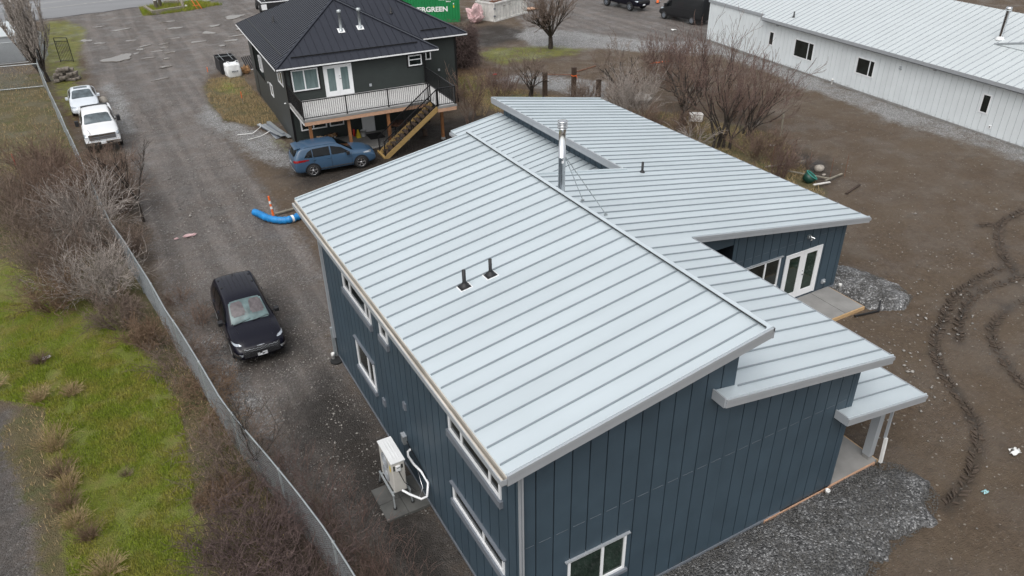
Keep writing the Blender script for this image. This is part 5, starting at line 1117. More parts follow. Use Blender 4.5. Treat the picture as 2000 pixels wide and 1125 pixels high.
bb, bvb = vehicle('car', (10.62, 40.22), -3.5, 'steel blue crossover SUV parked in front of the charcoal house deck', 'car', suv_st(2.29, 1.64, .93, 1.04), 'p_blue', (-1.33, 1.36), .36, .23, 1.86, 'carglass',
    dict(ws=((1.0, .70), (.2, .58)), rw=((1.16, .62), (1.48, .52)), sw=[[(-1.72, 1.12), (-1.26, 1.09), (-1.26, 1.49), (-1.5, 1.38)], SW[1], SW[2]], lines=LINES, handles=[(-.42, .93), (-1.22, .95)], mirror=(.66, .86, 1.06, 0), mm='plastic', sill=(-.9, .9, .40, .44, 'chrome'),
    diag=[('headlight', 'headlight', [(3, .98, .82), (2.6, 1.4, .86), (2.6, 1.4, .93), (3, 1.0, .88)], (-1, -.5, 0)), ('tail_lamp', 'taillight', [(-3, 1.0, .90), (-2.6, 1.45, .93), (-2.6, 1.45, 1.03), (-3, 1.0, 1.03)], (1, -.5, 0))],
    frontc=[('grille', 'plastic', [(-.55, .44), (.55, .44), (.6, .72), (-.6, .72)]), ('number_plate', 'plate', [(-.17, .40), (.17, .40), (.17, .54), (-.17, .54)])], rearc=[('number_plate', 'plate', [(-.18, .72), (.18, .72), (.18, .84), (-.18, .84)]), ('bumper_trim', 'trim', [(-.8, .42), (.8, .42), (.8, .50), (-.8, .50)])]))
b = MB(); b.use('p_blue'); b.ext([(-1.80, -.60, 1.60), (-1.80, .60, 1.60), (-2.12, .55, 1.55), (-2.12, -.55, 1.55)], (0, 0, .03)); b.build('spoiler', None, bb)
b = MB(); b.use('p_blue')
for s in (-1, 1):
    pts = [surf(bvb, (x, s*.62, 3), (0, 0, -1))+Vector((0, 0, .02)) for x in np.linspace(-1.6, .1, 8)]; b.tube(pts, .012, 5)
b.build('roof_rail', None, bb)
def sedan_st():
    w = .91; L = 2.32
    return [(-L, .42, w*.84, .80, w*.7, .88, .92), (-L+.06, .32, w*.93, .88, w*.78, .96, 1.0), (-1.9, .24, w, .92, w*.82, 1.0, 1.05), (-1.5, .2, w, .93, w*.78, 1.04, 1.08), (-.95, .2, w, .93, w*.70, 1.33, 1.38), (-.5, .2, w, .93, w*.68, 1.38, 1.44), (0, .2, w, .92, w*.68, 1.37, 1.43),
            (.22, .2, w, .92, w*.69, 1.29, 1.34), (.95, .2, w, .91, w*.8, .96, .99), (1.1, .2, w, .90, w*.82, .92, .96), (1.6, .2, w, .85, w*.8, .86, .90), (2.0, .22, w*.96, .76, w*.72, .77, .81), (L-.06, .27, w*.86, .62, w*.62, .64, .68), (L, .34, w*.74, .52, w*.5, .54, .58)]
vs_, _ = vehicle('car', (-.93, 60.1), -90, 'white saloon car parked behind the white pickup along the fence', 'car', sedan_st(), 'p_silver', (-1.35, 1.4), .32, .2, 1.78, 'greyglass',
    dict(ws=((.98, .70), (.18, .56)), sw=[[(-1.3, .98), (-.5, .97), (-.5, 1.3), (-.95, 1.26)], [(-.42, .97), (.7, .96), (.22, 1.22), (-.42, 1.3)]], lines=LINES[:1], handles=[(-.5, .84)], mirror=(.62, .84, .96, 0), top=[('sunroof', 'greyglass', [(.0, -.42), (.0, .42), (-.42, .42), (-.42, -.42)])],
    diag=[('headlight', 'headlight', [(3, .90, .62), (2.6, 1.4, .66), (2.6, 1.4, .76), (3, .9, .72)], (-1, -.5, 0))], frontc=[('grille', 'plastic', [(-.35, .50), (.35, .50), (.38, .60), (-.38, .60)]), ('air_intake', 'plastic', [(-.5, .34), (.5, .34), (.5, .42), (-.5, .42)])]))
def truck_st(w=1.0, roofz=1.97, hood=1.32, L=3.0, cabr=-.75, bed=1.38):
    return [(-L, .62, w*.90, 1.2, w*.86, bed-.04, bed-.02), (-L+.05, .55, w*.97, 1.3, w*.92, bed, bed+.005), (cabr-.12, .5, w, 1.32, w*.93, bed, bed+.005), (cabr-.02, .5, w, 1.33, w*.90, bed+.06, bed+.08), (cabr+.08, .48, w, 1.33, w*.76, roofz-.12, roofz-.07), (cabr+.35, .48, w, 1.33, w*.74, roofz-.07, roofz-.01), (.5, .48, w, 1.32, w*.74, roofz-.06, roofz),
            (.86, .48, w, 1.31, w*.74, roofz-.11, roofz-.05), (1.50, .48, w, 1.28, w*.82, hood+.04, hood+.08), (1.62, .48, w, 1.27, w*.84, hood, hood+.04), (2.3, .48, w, 1.24, w*.86, hood-.04, hood+.0), (L-.28, .48, w*.99, 1.16, w*.84, hood-.10, hood-.06), (L-.08, .5, w*.96, 1.08, w*.80, hood-.18, hood-.15), (L, .52, w*.92, .95, w*.76, hood-.3, hood-.27)]
TW = [[(-.62, 1.38), (.28, 1.36), (.28, 1.80), (-.55, 1.80)], [(.36, 1.36), (1.34, 1.34), (.96, 1.70), (.36, 1.80)]]
tl = [[(.32, z) for z in np.linspace(.6, 1.34, 5)], [(-.72, z) for z in np.linspace(.6, 1.34, 5)], [(1.42, z) for z in np.linspace(.6, 1.28, 5)]]
wt, bvt = vehicle('pickup_truck', (-.40, 52.72), -90, 'white heavy pickup truck parked by the fence behind bare branches', 'pickup truck', truck_st(), 'p_white', (-1.9, 2.02), .42, .28, 2.0, 'greyglass',
    dict(ws=((1.52, .78), (.92, .66)), rw=((1.5, .6), (1.8, .55)), sw=TW, lines=tl, handles=[(.12, 1.2)], mirror=(1.22, .98, 1.42, 1), mm='plastic', top=[('cargo_bed', 'plastic', [(-2.9, -.78), (-2.9, .78), (-.95, .78), (-.95, -.78)])], style=1, spokes=8,
    diag=[('headlight', 'headlight', [(3.5, .98, .98), (3.3, 1.25, .98), (3.3, 1.25, 1.16), (3.5, .98, 1.14)], (-1, -.35, 0))],
    frontc=[('grille', 'trimd', [(-.72, .82), (.72, .82), (.74, 1.12), (-.74, 1.12)])]))
b = MB(); b.use('chrome')
for z in (.86, .96, 1.06): b.box((2.98, -.70, z-.022), (3.05, .70, z+.022))
b.box((2.96, -.74, 1.10), (3.05, .74, 1.15)); b.build('grille_bar', None, wt)
b = MB(); b.use('chrome'); b.box((2.92, -.95, .56), (3.16, .95, .76)); b.use('plastic'); b.box((3.155, -.5, .60), (3.17, .5, .68)); b.use('plate'); b.box((3.165, -.15, .60), (3.18, .15, .74)); o = b.build('bumper', None, wt); o.modifiers.new('b', 'BEVEL').width = .03
rm_, bvr = vehicle('pickup_truck', (51.25, 68.05), -84, 'black crew cab pickup truck parked on the far gravel lot beside the van', 'pickup truck', truck_st(.98, 1.95, 1.28, 2.95), 'p_black', (-1.75, 1.85), .43, .3, 1.98, 'carglass',
    dict(ws=((1.52, .78), (.92, .66)), sw=TW, lines=tl, handles=[(.12, 1.2)], mirror=(1.22, .96, 1.42, 1), mm='plastic', top=[('cargo_bed', 'plastic', [(-2.85, -.78), (-2.85, .78), (-.95, .78), (-.95, -.78)])], style=1, spokes=6, rimm='trimd',
    diag=[('headlight', 'headlight', [(3.5, .98, 1.0), (3.3, 1.2, 1.0), (3.3, 1.2, 1.08), (3.5, .98, 1.08)], (-1, -.35, 0))], frontc=[('grille', 'plastic', [(-.72, .82), (.72, .82), (.74, 1.1), (-.74, 1.1)]), ('number_plate', 'plate', [(-.16, .58), (.16, .58), (.16, .72), (-.16, .72)])]))
van = [(-2.75, .45, .93, 1.25, .84, 2.35, 2.42), (-2.68, .38, .99, 1.3, .86, 2.42, 2.5), (-2.3, .34, 1.02, 1.35, .86, 2.45, 2.53), (0, .32, 1.02, 1.35, .86, 2.45, 2.53), (1.0, .32, 1.02, 1.32, .86, 2.42, 2.5), (1.3, .32, 1.02, 1.3, .84, 2.25, 2.33), (1.6, .32, 1.01, 1.26, .84, 1.85, 1.92), (2.0, .32, 1.0, 1.2, .84, 1.38, 1.44), (2.2, .32, .99, 1.12, .82, 1.2, 1.25), (2.55, .34, .95, .98, .74, 1.02, 1.06), (2.75, .4, .86, .78, .62, .82, .86), (2.8, .46, .76, .66, .5, .7, .72)]
vn, bvv = vehicle('van', (52.28, 59.4), 98.5, 'matte black high-roof cargo van parked against the corner of the white building', 'van', van, 'p_grey', (-1.6, 1.95), .36, .24, 2.02, 'carglass',
    dict(ws=((2.0, .78), (1.38, .72)), sw=[[(1.12, 1.32), (1.92, 1.24), (1.5, 1.72), (1.12, 1.82)]], lines=[[(1.05, z) for z in np.linspace(.45, 2.0, 8)], [(-.3, z) for z in np.linspace(.45, 2.2, 8)], [(x, 1.28) for x in np.linspace(-2.5, 1.0, 10)]], handles=[(.9, 1.15)], mirror=(1.75, .98, 1.35, 1), mm='plastic', sill=(-1.1, 1.5, .42, .52, 'plastic'), rimm='trimd', style=1, spokes=8, arch='plastic',
    diag=[('headlight', 'headlight', [(3.2, .95, .88), (2.8, 1.4, .95), (2.8, 1.4, 1.12), (3.2, .95, 1.0)], (-1, -.6, 0))]))
# dark trailer behind the charcoal house roof
tr = empty('trailer', (18.6, 88.3, 0), -3, 'dark open-topped trailer with a white rim, half hidden behind the charcoal roof', 'trailer')
b = MB(); b.use('plastic'); b.box((-.9, -2, .5), (2.4, 2, 1.1)); b.box((-.3, -.6, 1.1), (2.0, 1.8, 1.8)); b.build('body', None, tr)
b = MB(); b.use('wframe'); b.box((-.95, -2.05, 1.08), (2.45, -1.97, 1.16)); b.box((-.95, -2.0, 1.08), (-.87, 2, 1.16)); b.box((-.95, -2.05, .4), (-.4, -1.98, .95)); b.bar((-.3, -.62, 1.1), (-.3, -.62, 2.1), .07, .07); b.build('rim', None, tr)
for y in (-1.2, 1.2): b = MB(); b.use('black'); b.lathe([(.1, -.1), (.34, -.1), (.34, .1), (.1, .1)], (0, 0, 0), 18, 'y'); o = b.build('wheel', None, tr); o.location = (-.95, y, .34); o.rotation_euler = (0, 0, R(90))
# ------------------------------------------------------------------ containers
CG = empty('shipping_container', (33.4, 71.04, 0), -25, 'bright green steel shipping container with white lettering beyond the charcoal house', 'container')
b = MB(); b.use('green'); x = -6.0
b.box((-6, .05, .05), (0, 2.4, 2.42))
while x < -.1: b.ext([(x, .05, .18), (x+.04, .015, .18), (x+.13, .015, .18), (x+.17, .05, .18)], (0, 0, 2.1)); x += .27
b.box((-6.02, -.01, 0), (.02, .07, .17)); b.box((-6.02, -.01, 2.3), (.02, .07, 2.45)); b.box((-.08, -.01, .17), (.02, .07, 2.3)); b.box((-6.02, -.01, .17), (-5.92, .07, 2.3)); b.build('body', None, CG)
def lettering(txt, size, parent, loc, m, sx=1, bold=.02, name='lettering'):
    cu = D.curves.new('t', 'FONT'); cu.body = txt; cu.size = size; cu.extrude = .006; cu.offset = bold; cu.align_x = 'LEFT'
    o = D.objects.new('tmp', cu); col.objects.link(o); dg = bpy.context.evaluated_depsgraph_get(); dg.update(); me = D.meshes.new_from_object(o.evaluated_get(dg)); D.objects.remove(o)
    me.transform(Matrix.Diagonal((sx, 1, 1, 1))); n = link(name, me, parent, m); n.location = loc; n.rotation_euler = (R(90), 0, 0); return n
lettering('EVERGREEN', .62, CG, (-4.85, .0, 1.08), 'letter', 1.12, .022)
def scribble(parent, f, w, h, n, seed, m, name='small_print'):
    rg = random.Random(seed); b = MB(); b.use(m)
    for i in range(n):
        x = f[0]+i*w/n; b.box((x, f[1], f[2]), (x+w/n*.6, f[1]+.006, f[2]+h))
    return b.build(name, None, parent)
scribble(CG, (-2.0, .0, 2.12), 1.6, .12, 11, 1, 'letter'); scribble(CG, (-1.3, .0, 1.93), .5, .10, 4, 2, 'letter')
b = MB(); b.use('yellow'); b.box((-.62, .0, 1.38), (-.52, .012, 1.6)); b.use('letter'); b.box((-.62, .0, 1.7), (-.52, .012, 1.82)); b.build('sticker', None, CG)
DP = empty('dumpster', (36.23, 69.15, 0), 23, 'scuffed white roll-off waste bin beside the green container', 'dumpster')
e1 = Vector((0, 0, 0)); wd2 = 2.25; ln = 5.4
b = MB(); b.use('dump')
b.box((0, 0, .12), (ln, .06, 1.72)); b.box((0, wd2-.06, .12), (ln, wd2, 1.72)); b.box((0, .06, .12), (.06, wd2-.06, 1.72)); b.box((ln-.06, .06, .12), (ln, wd2-.06, 1.72)); b.box((0, 0, .05), (ln, wd2, .14))
for i in range(11): x = .25+i*.5; b.box((x, -.07, .16), (x+.08, 0, 1.66)); b.box((x, wd2, .16), (x+.08, wd2+.07, 1.66))
for y in (-.05, ): b.box((-.02, -.10, 1.66), (ln+.02, .08, 1.80)); b.box((-.02, wd2-.08, 1.66), (ln+.02, wd2+.1, 1.80)); b.box((-.06, -.1, 1.66), (.08, wd2+.1, 1.80)); b.box((ln-.08, -.1, 1.66), (ln+.06, wd2+.1, 1.80))
b.box((-.03, -.10, .0), (ln, .06, .16)); b.box((-.05, -.05, .02), (.06, wd2+.05, .14)); b.box((-.05, -.06, .1), (.06, .08, 1.7)); b.box((-.05, wd2/2-.03, .1), (.0, wd2/2+.03, 1.7)); b.build('bin_body', None, DP)
b = MB(); b.use('rust'); 
rg = random.Random(3)
for i in range(24): b.bar((rg.uniform(.3, ln-.3), rg.uniform(.3, wd2-.3), rg.uniform(1.2, 1.7)), (rg.uniform(.3, ln-.3), rg.uniform(.3, wd2-.3), rg.uniform(1.2, 1.7)), .15, .05)
b.box((.1, .1, .2), (ln-.1, wd2-.1, 1.2)); b.build('rubbish', None, DP)
for z in (.5, 1.2): b = MB(); b.use('trimd'); b.box((-.09, -.02, z), (.1, -.13, z+.14)); b.build('hinge', None, DP)
b = MB(); b.use('woodd'); 
for k in range(3): b.bar((1.3+k*.9, -.105, 1.35), (1.75+k*.9, -.105, 1.35), .006, .09, (0, 1, 0)) if k < 2 else None
b.build('stencil_mark', None, DP)
def cloth_heap(name, xy, rx, ry, h, seed, m, label, cat, z0=0):
    rg = random.Random(seed); bm = bmesh.new(); bmesh.ops.create_icosphere(bm, subdivisions=4, radius=1); from mathutils import noise as nz
    for v in bm.verts:
        p = v.co.copy(); f = 1+.45*nz.noise(p*1.7+Vector((seed, 0, 0)))+.25*nz.noise(p*4.5+Vector((0, seed, 0)))+.12*abs(nz.noise(p*9)); v.co = Vector((p.x*rx*f, p.y*ry*f, max(-.05, (p.z*.5+.5)*h*f+z0)))
    me = D.meshes.new(name); bm.to_mesh(me); bm.free(); o = link(name, me, None, m); o.location = (xy[0], xy[1], 0); return tag(o, label, cat)
cloth_heap('tarp', (34.5, 69.8), .85, .6, 1.5, 3, 'pink', 'crumpled faded pink tarp heaped between the green container and the white bin', 'tarp')
b = MB(); b.use('lumberp'); b.box((41.5, 72.2, .0), (43.0, 73.2, .1)); b.box((41.8, 72.0, .1), (43.4, 72.3, .16)); tag(b.build('timber_boards', None), 'reddish boards lying on the ground behind the white bin', 'boards')
# ------------------------------------------------------------------ fence
FPT = [(2.3, 9.5), (2.2, 11.7), (2.02, 13.4), (1.8, 14.7), (1.1, 18.1), (.82, 19.7), (.5, 22.6), (.3, 24.4), (.1, 25.8), (-.15, 28.3), (-.6, 32.1), (-.95, 34.4), (-1.4, 40), (-1.9, 47.4), (-2.1, 49.8), (-2.3, 53.1), (-2.7, 58.2), (-3.1, 64.4), (-3.35, 68), (-3.3, 76), (-2.8, 79), (-4.6, 87.5), (-6.3, 95.7)]
FC = []
for a, c in zip(FPT[:-1], FPT[1:]):
    n = max(1, int(math.dist(a, c)/.5)); FC += [(a[0]+(c[0]-a[0])*i/n, a[1]+(c[1]-a[1])*i/n) for i in range(n)]
FC.append(FPT[-1])
FL = [0]
for a, c in zip(FC[:-1], FC[1:]): FL.append(FL[-1]+math.dist(a, c))
def fp(s):
    i = min(max(np.searchsorted(FL, s)-1, 0), len(FC)-2); t = (s-FL[i])/(FL[i+1]-FL[i]); return FC[i][0]+(FC[i+1][0]-FC[i][0])*t, FC[i][1]+(FC[i+1][1]-FC[i][1])*t
fz = lambda s: 1.8+.03*math.sin(s*1.1)
fe = empty('chain_link_fence', (2.2, 11.7, 0), 0, 'galvanised chain link fence running along the grass and the driveway', 'fence')
b = MB(); b.use('galv'); b.tube([(*fp(s), fz(s)) for s in np.arange(0, FL[-1], .5)], .024, 6); b.build('top_rail', None, fe, True)
s = .3
while s < FL[-1]:
    x, y = fp(s); b = MB(); b.use('galv'); b.tube([(x, y, -.1), (x, y, fz(s)+.02)], .032, 8); b.lathe([(.04, fz(s)-.02), (.045, fz(s)+.03), (0, fz(s)+.07)], (x, y, 0), 8); b.build('post', None, fe, True); s += 3.05
def mesh_wires(fn, L, h, sp, w):
    P, Q = [], []
    s = -h
    while s < L:
        for sg in (1, -1):
            a, c = (s, s+h) if sg > 0 else (s+h, s); za, zb = .03, h
            lo, hi = min(a, c), max(a, c)
            if lo < 0 or hi > L: continue
            k = 4
            for j in range(k):
                u0, u1 = a+(c-a)*j/k, a+(c-a)*(j+1)/k; z0, zz = za+(zb-za)*j/k, za+(zb-za)*(j+1)/k
                P.append((*fn(u0), z0)); Q.append((*fn(u1), zz))
        s += sp
    T = Tw(0); T.seg = [(*p, *q, w, w) for p, q in zip(P, Q)]; return T.mesh('mesh_wire', 0, 8, w)
link('mesh_wire', mesh_wires(fp, FL[-1], 1.78, .07, .0027), fe, 'wire', True)
# side runs of fence at upper left
def fence_run(p, q, label, h=1.8):
    root = empty('chain_link_fence', (*p, 0), 0, label, 'fence'); L = math.dist(p, q); fn = lambda s: (p[0]+(q[0]-p[0])*s/L, p[1]+(q[1]-p[1])*s/L)
    b = MB(); b.use('galv'); b.tube([(*p, h), (*q, h)], .03, 6); b.tube([(*p, .12), (*q, .12)], .025, 6); b.build('rail', None, root, True)
    for s in (0, L/2, L): b = MB(); b.use('galv'); b.tube([(*fn(s), -.05), (*fn(s), h+.05)], .045, 8); b.build('post', None, root, True)
    link('mesh_wire', mesh_wires(fn, L, h, .09, .006), root, 'wire', True)
fence_run((-3.35, 67.6), (-9.5, 68.8), 'nearest cross run of chain link fence at the upper left edge'); fence_run((-3.3, 76.6), (-10, 77.4), 'middle cross run of chain link fence in front of the small grey shed'); fence_run((-4.6, 87.4), (-11, 87.0), 'farthest cross run of chain link fence near the road')
# iron gate leaning
gt = empty('iron_gate', (-1.5, 75.3, 0), -30, 'black iron bar gate standing upright behind the block pile', 'gate')
b = MB(); b.use('blackm'); gh = 2.0
for x in (-.55, .55): b.bar((x, 0, 0), (x+.0, 0, gh), .05, .05, (0, 1, 0))
for z in (.1, gh, gh-.28): b.bar((-.55, 0, z), (.55, 0, z), .045, .045)
for k in range(1, 8): x = -.55+1.1*k/8; b.bar((x, 0, .1), (x, 0, gh-.28), .022, .022, (0, 1, 0))
b.build('bars', None, gt)
# shed
sh = empty('shed', (-6.6, 77.9, 0), -4, 'small grey-blue metal shed with a flat white roof behind the fence', 'shed')
b = MB(); b.use('trim'); b.box((-2.2, 0, 0), (2.0, 6.4, 2.1)); b.build('wall', None, sh)
b = MB(); b.use('wroof'); b.ext([(-2.3, -.1, 2.1), (2.1, -.1, 2.1), (2.1, 6.5, 2.15), (-2.3, 6.5, 2.15)], (0, 0, .08)); b.build('roof', None, sh)
nb = empty('house', (-13, 98, 0), 8, 'pale grey-sided building at the far upper left beside the road', 'house')
b = MB(); b.use('wsiding'); b.box((-6, -6, 0), (3.6, 3, 3.2)); b.build('wall', None, nb); b = MB(); b.use('trimd'); 
for k in range(5): b.box((3.6, -5+k*1.6, .1), (3.64, -4.9+k*1.6, 3.1))
b.ext([(-6.3, -6.3, 3.2), (3.9, -6.3, 3.2), (3.9, 3.3, 3.2), (-6.3, 3.3, 3.2)], (0, 0, .2)); b.build('roof', None, nb)
b = MB(); b.use('pole'); b.lathe([(.19, -.1), (.16, 5), (.13, 10)], (-5.7, 98.3, 0), 14); tag(b.build('utility_pole', None), 'tall wooden utility pole at the far upper left by the road', 'pole')
b = MB(); b.use('yellow'); b.tube([(-4.4, 93.2, 0), (-4.9, 93.6, 3.2)], .05, 8); tag(b.build('marker_pole', None), 'slanting yellow marker pole beside the fence near the road', 'pole')
# block pile
rg = random.Random(12)
k = 0; poses = ['lowest', 'low', 'middle', 'upper', 'top']
for lv, nn in enumerate((6, 5, 5, 4, 2)):
    for i in range(nn):
        a = rg.uniform(-.3, .3)+(math.pi/2 if rg.random() < .25 else 0); x = -1.75+(i-nn/2+.5)*.30+rg.uniform(-.05, .05); y = 69.1+rg.uniform(-.3, .3); z = .08+lv*.2
        b = MB(); b.use('block'); b.box((-.2, -.3, -.09), (.2, .3, .09)); o = b.build('concrete_block', None); o.location = (x, y, z); o.rotation_euler = (rg.uniform(-.06, .06), rg.uniform(-.08, .08), a); o.modifiers.new('b', 'BEVEL').width = .02
        tag(o, poses[lv]+' course block in the pile of salvaged concrete blocks by the iron gate', 'block', 'salvaged concrete blocks stacked behind the white saloon ('+poses[lv]+' course)')
def rock_obj(xy, r_, seed, label, m='rock', cat='rock', z=.0, name='rock'):
    me = jrock(random.Random(seed), r_); o = link(name, me, None, m); o.location = (*xy, z+r_*.35); me.polygons.foreach_set('use_smooth', [True]*len(me.polygons)); return tag(o, label, cat)
rock_obj((.25, 60.6), .42, 3, 'pale rounded boulder beside the roof of the white saloon'); rock_obj((33.3, 25.85), .27, 5, 'pale grey rounded boulder in the fenced garden patch')
rock_obj((32.9, 26.1-.9), .09, 6, 'small stone just left of the pale boulder in the garden patch')
# planter island
PL = empty('planter', (9, 95, 0), 0, 'low weathered concrete curb planter around the poles by the road', 'planter')
b = MB(); b.use('woodg'); b.bar((7.35, 92.9, .2), (10.6, 93.8, .2), .35, .4); b.bar((7.1, 96.6, .18), (7.5, 93.2, .18), .3, .36); b.bar((9.4, 98.4, .2), (11.2, 97.2, .2), .35, .4); b.build('curb', None, PL, True)
sheet('planter_soil', [(7.0, 93.0), (10.8, 93.4), (13.6, 95.4), (12, 97.6), (9.5, 98.6), (7.2, 97.2)], .06, 'soil_lump')
blades('grass_verge', [([(6.4, 92.6), (10.8, 92.6), (15, 94.6), (13, 98), (9.5, 99), (6.6, 97.4)], 9000)], 0, 95, 'grass', .15, .45, .02, 'rough grass growing inside and around the low curb planter', 1.0)
for i, (x, y) in enumerate([(8.2, 95.6), (8.75, 96.8)]):
    b = MB(); b.use('pole'); b.lathe([(.2, -.1), (.17, 9)], (x, y, 0), 14); tag(b.build('utility_pole', None), ['wooden utility pole with a white tag standing in the curb planter', 'thinner wooden pole just right of the tagged pole in the planter'][i], 'pole')
b = MB(); b.use('paper'); b.box((8.02, 95.38, .95), (8.3, 95.42, 1.35)); tag(b.build('notice', None), 'small white tag fixed to the left pole in the planter', 'notice')
b = MB(); b.use('woodg'); b.lathe([(.16, -.05), (.15, .95), (0, 1.0)], (10.75, 93.9, 0), 12); tag(b.build('bollard', None), 'short wooden bollard at the right end of the curb planter', 'bollard')
rock_obj((11.2, 95.2), .22, 8, 'white rock at the right end of the curb planter', 'foam')
def delineator(xy, h, label, m='orange', lean=(0, 0), base=True, band=True):
    b = MB(); b.use(m); n = 8; seg = [(.055, 0), (.05, h)]; b.tube([(xy[0], xy[1], .02), (xy[0]+lean[0], xy[1]+lean[1], h)], [.055, .045], 12)
    if band:
        b.use('paper')
        for t in (.45, .7): p = Vector((xy[0]+lean[0]*t, xy[1]+lean[1]*t, h*t)); q = p+Vector((lean[0]*.1, lean[1]*.1, h*.12)); b.tube([p, q], [.057, .055], 12)
    if base: b.use('black'); b.lathe([(.22, 0), (.20, .05), (.1, .07), (0, .07)], (xy[0], xy[1], 0), 16)
    b.use(m); b.tube([(xy[0]+lean[0], xy[1]+lean[1], h), (xy[0]+lean[0], xy[1]+lean[1], h+.04)], [.03, .05], 10); return tag(b.build('delineator_post', None), label, 'delineator')
delineator((5.98, 35.25), 1.12, 'orange delineator post with white bands beside the blue covered hose', lean=(-.06, .05))
delineator((10.9, 98.4), 1.0, 'red delineator post just right of the tagged poles by the road', 'red', band=False)
b = MB(); b.use('orange')
for x in (11.8, 12.25): b.bar((x+.3, 93.4, 0), (x-.25, 93.6, 1.3), .1, .05)
b.bar((11.7, 93.6, .35), (12.5, 93.6, .35), .06, .05); b.bar((11.4, 93.6, 1.2), (12.2, 93.6, 1.2), .1, .05); tag(b.build('barricade', None), 'orange folding barricade frame on the grass right of the planter', 'barricade')
b = MB(); b.use('orange'); b.lathe([(.14, .04), (.06, .72), (0, .72)], (55.6, 67.9, 0), 14); b.use('paper'); b.lathe([(.118, .2), (.095, .42)], (55.6, 67.9, 0), 14); b.use('black'); b.box((55.4, 67.7, 0), (55.8, 68.1, .04)); tag(b.build('traffic_cone', None), 'orange and white traffic cone between the black pickup and the van', 'cone')
# hose, boards, scraps
b = MB(); b.use('tarpblue'); pts = catmull([(5.25, 36.1), (5.4, 35.75), (5.66, 35.05), (6.1, 34.5), (6.6, 34.35), (7.2, 34.6), (8.2, 35.3), (9.2, 35.9)], 8)
b.tube([(p[0], p[1], .17) for p in pts], [.0+.17*(1+.10*math.sin(i*1.9)+.05*math.sin(i*4.1)) for i in range(len(pts))], 14); o = b.build('hose', None); tag(o, 'bright blue covered hose snaking out from behind the navy house', 'hose')
b = MB(); b.use('paper'); b.lathe([(.185, 0), (.185, .16)], (0, 0, 0), 14); o = b.build('strap', None, None); o.parent = D.objects[D.objects.find('hose')] if D.objects.find('hose') >= 0 else None; o.location = (6.75, 34.38, .17); o.rotation_euler = (R(90), 0, R(-75))
b = MB(); b.use('woodg'); b.bar((6.1, 35.6, .06), (8.4, 35.9, .06), .14, .05); tag(b.build('timber_board', None), 'grey timber board lying behind the blue hose', 'board')
cloth_heap('rag', (2.05, 35.35), .28, .12, .10, 9, 'pink', 'pinkish muddy rag lying in the middle of the driveway', 'rag')
cloth_heap('rag', (1.45, 35.35), .10, .06, .06, 12, 'pink', 'tiny pink scrap left of the muddy rag on the driveway', 'rag')
def scrap(xy, s, seed, m, label):
    rg = random.Random(seed); b = MB(); b.use(m); n = 5; V = [(xy[0]+(i/n-.5)*s*1.6+rg.uniform(-.1, .1)*s, xy[1]+(j/n-.5)*s+rg.uniform(-.1, .1)*s, .03+rg.random()*s*.35) for j in range(n+1) for i in range(n+1)]
    b.add(V, [(j*(n+1)+i, j*(n+1)+i+1, (j+1)*(n+1)+i+1, (j+1)*(n+1)+i) for j in range(n) for i in range(n) if rg.random() > .12], True); o = b.build('litter', None); o.modifiers.new('s', 'SOLIDIFY').thickness = .006; return tag(o, label, 'litter')
scrap((20.95, 7.55), .24, 1, 'paper', 'crumpled white plastic sheet on the dirt right of the gable gravel'); scrap((18.7, 7.0), .12, 2, 'bluescrap', 'pale blue plastic scrap at the lower end of the tyre track'); scrap((-4.1, 27.7), .16, 3, 'paper', 'white scrap of paper on the green lawn'); scrap((33.8, 29.8), .22, 4, 'paper', 'white scrap beside the garden patch under the big shrub')
scrap((27.2, 52.1), .2, 6, 'red', 'red scrap beside the ivy-covered stump'); scrap((-.1, 14.4), .2, 7, 'paper', 'grey-white plastic caught in the brambles at the bottom'); scrap((48.5, 56.6), .3, 8, 'paper', 'white sack scrap on the gravel near the van')
b = MB(); b.use('orange'); b.bar((39.2, 48.3, .06), (41, 48, .06), .1, .08); tag(b.build('marker_stake', None), 'orange stake lying on the gravel behind the bare trees', 'stake')
for i, (x, y, h, m, lb) in enumerate([(8.0, 63.7, .8, 'pink', 'thin pink-topped survey stake at the corner of the grassy mound'), (8.75, 55.0, .9, 'pink', 'thin pink survey stake standing in the middle of the grassy mound'), (-5.0, 48.2, 1.3, 'red', 'red marker stake standing in the shrubs left of the fence')]):
    b = MB(); b.use('woodg'); b.bar((x, y, 0), (x, y, h*.65), .035, .035, (0, 1, 0)); b.use(m if m != 'pink' else 'orange'); b.bar((x, y, h*.5), (x, y, h), .045, .045, (0, 1, 0)); tag(b.build('survey_stake', None), lb, 'stake')
# bulk bag, crate and clutter
b = MB(); b.use('plastic'); o_ = [(9.05, 63.9), (10.35, 63.7), (10.35, 66.0), (9.05, 66.2)]
b.ext([(*p, .0) for p in o_], (0, 0, .08))
for i in range(4):
    p, q = o_[i], o_[(i+1) % 4]; b.bar((*p, .55), (*q, .55), .05, 1.05)
b.use('galv'); b.bar((9.0, 65.2, 1.1), (10.4, 65.0, 1.12), .04, .03); b.bar((9.35, 63.8, 1.1), (9.35, 66.1, 1.12), .03, .03); b.bar((10.05, 63.8, 1.1), (10.05, 66.1, 1.12), .03, .03); tag(b.build('crate', None), 'open black crate standing behind the white bulk bag', 'crate')
bb_ = empty('bulk_bag', (9.75, 62.9, 0), 5, 'white bulk bag full of material at the corner of the grassy mound', 'bag')
bm = bmesh.new(); bmesh.ops.create_cube(bm, size=1); bmesh.ops.subdivide_edges(bm, edges=bm.edges, cuts=7, use_grid_fill=True)
from mathutils import noise as mnz
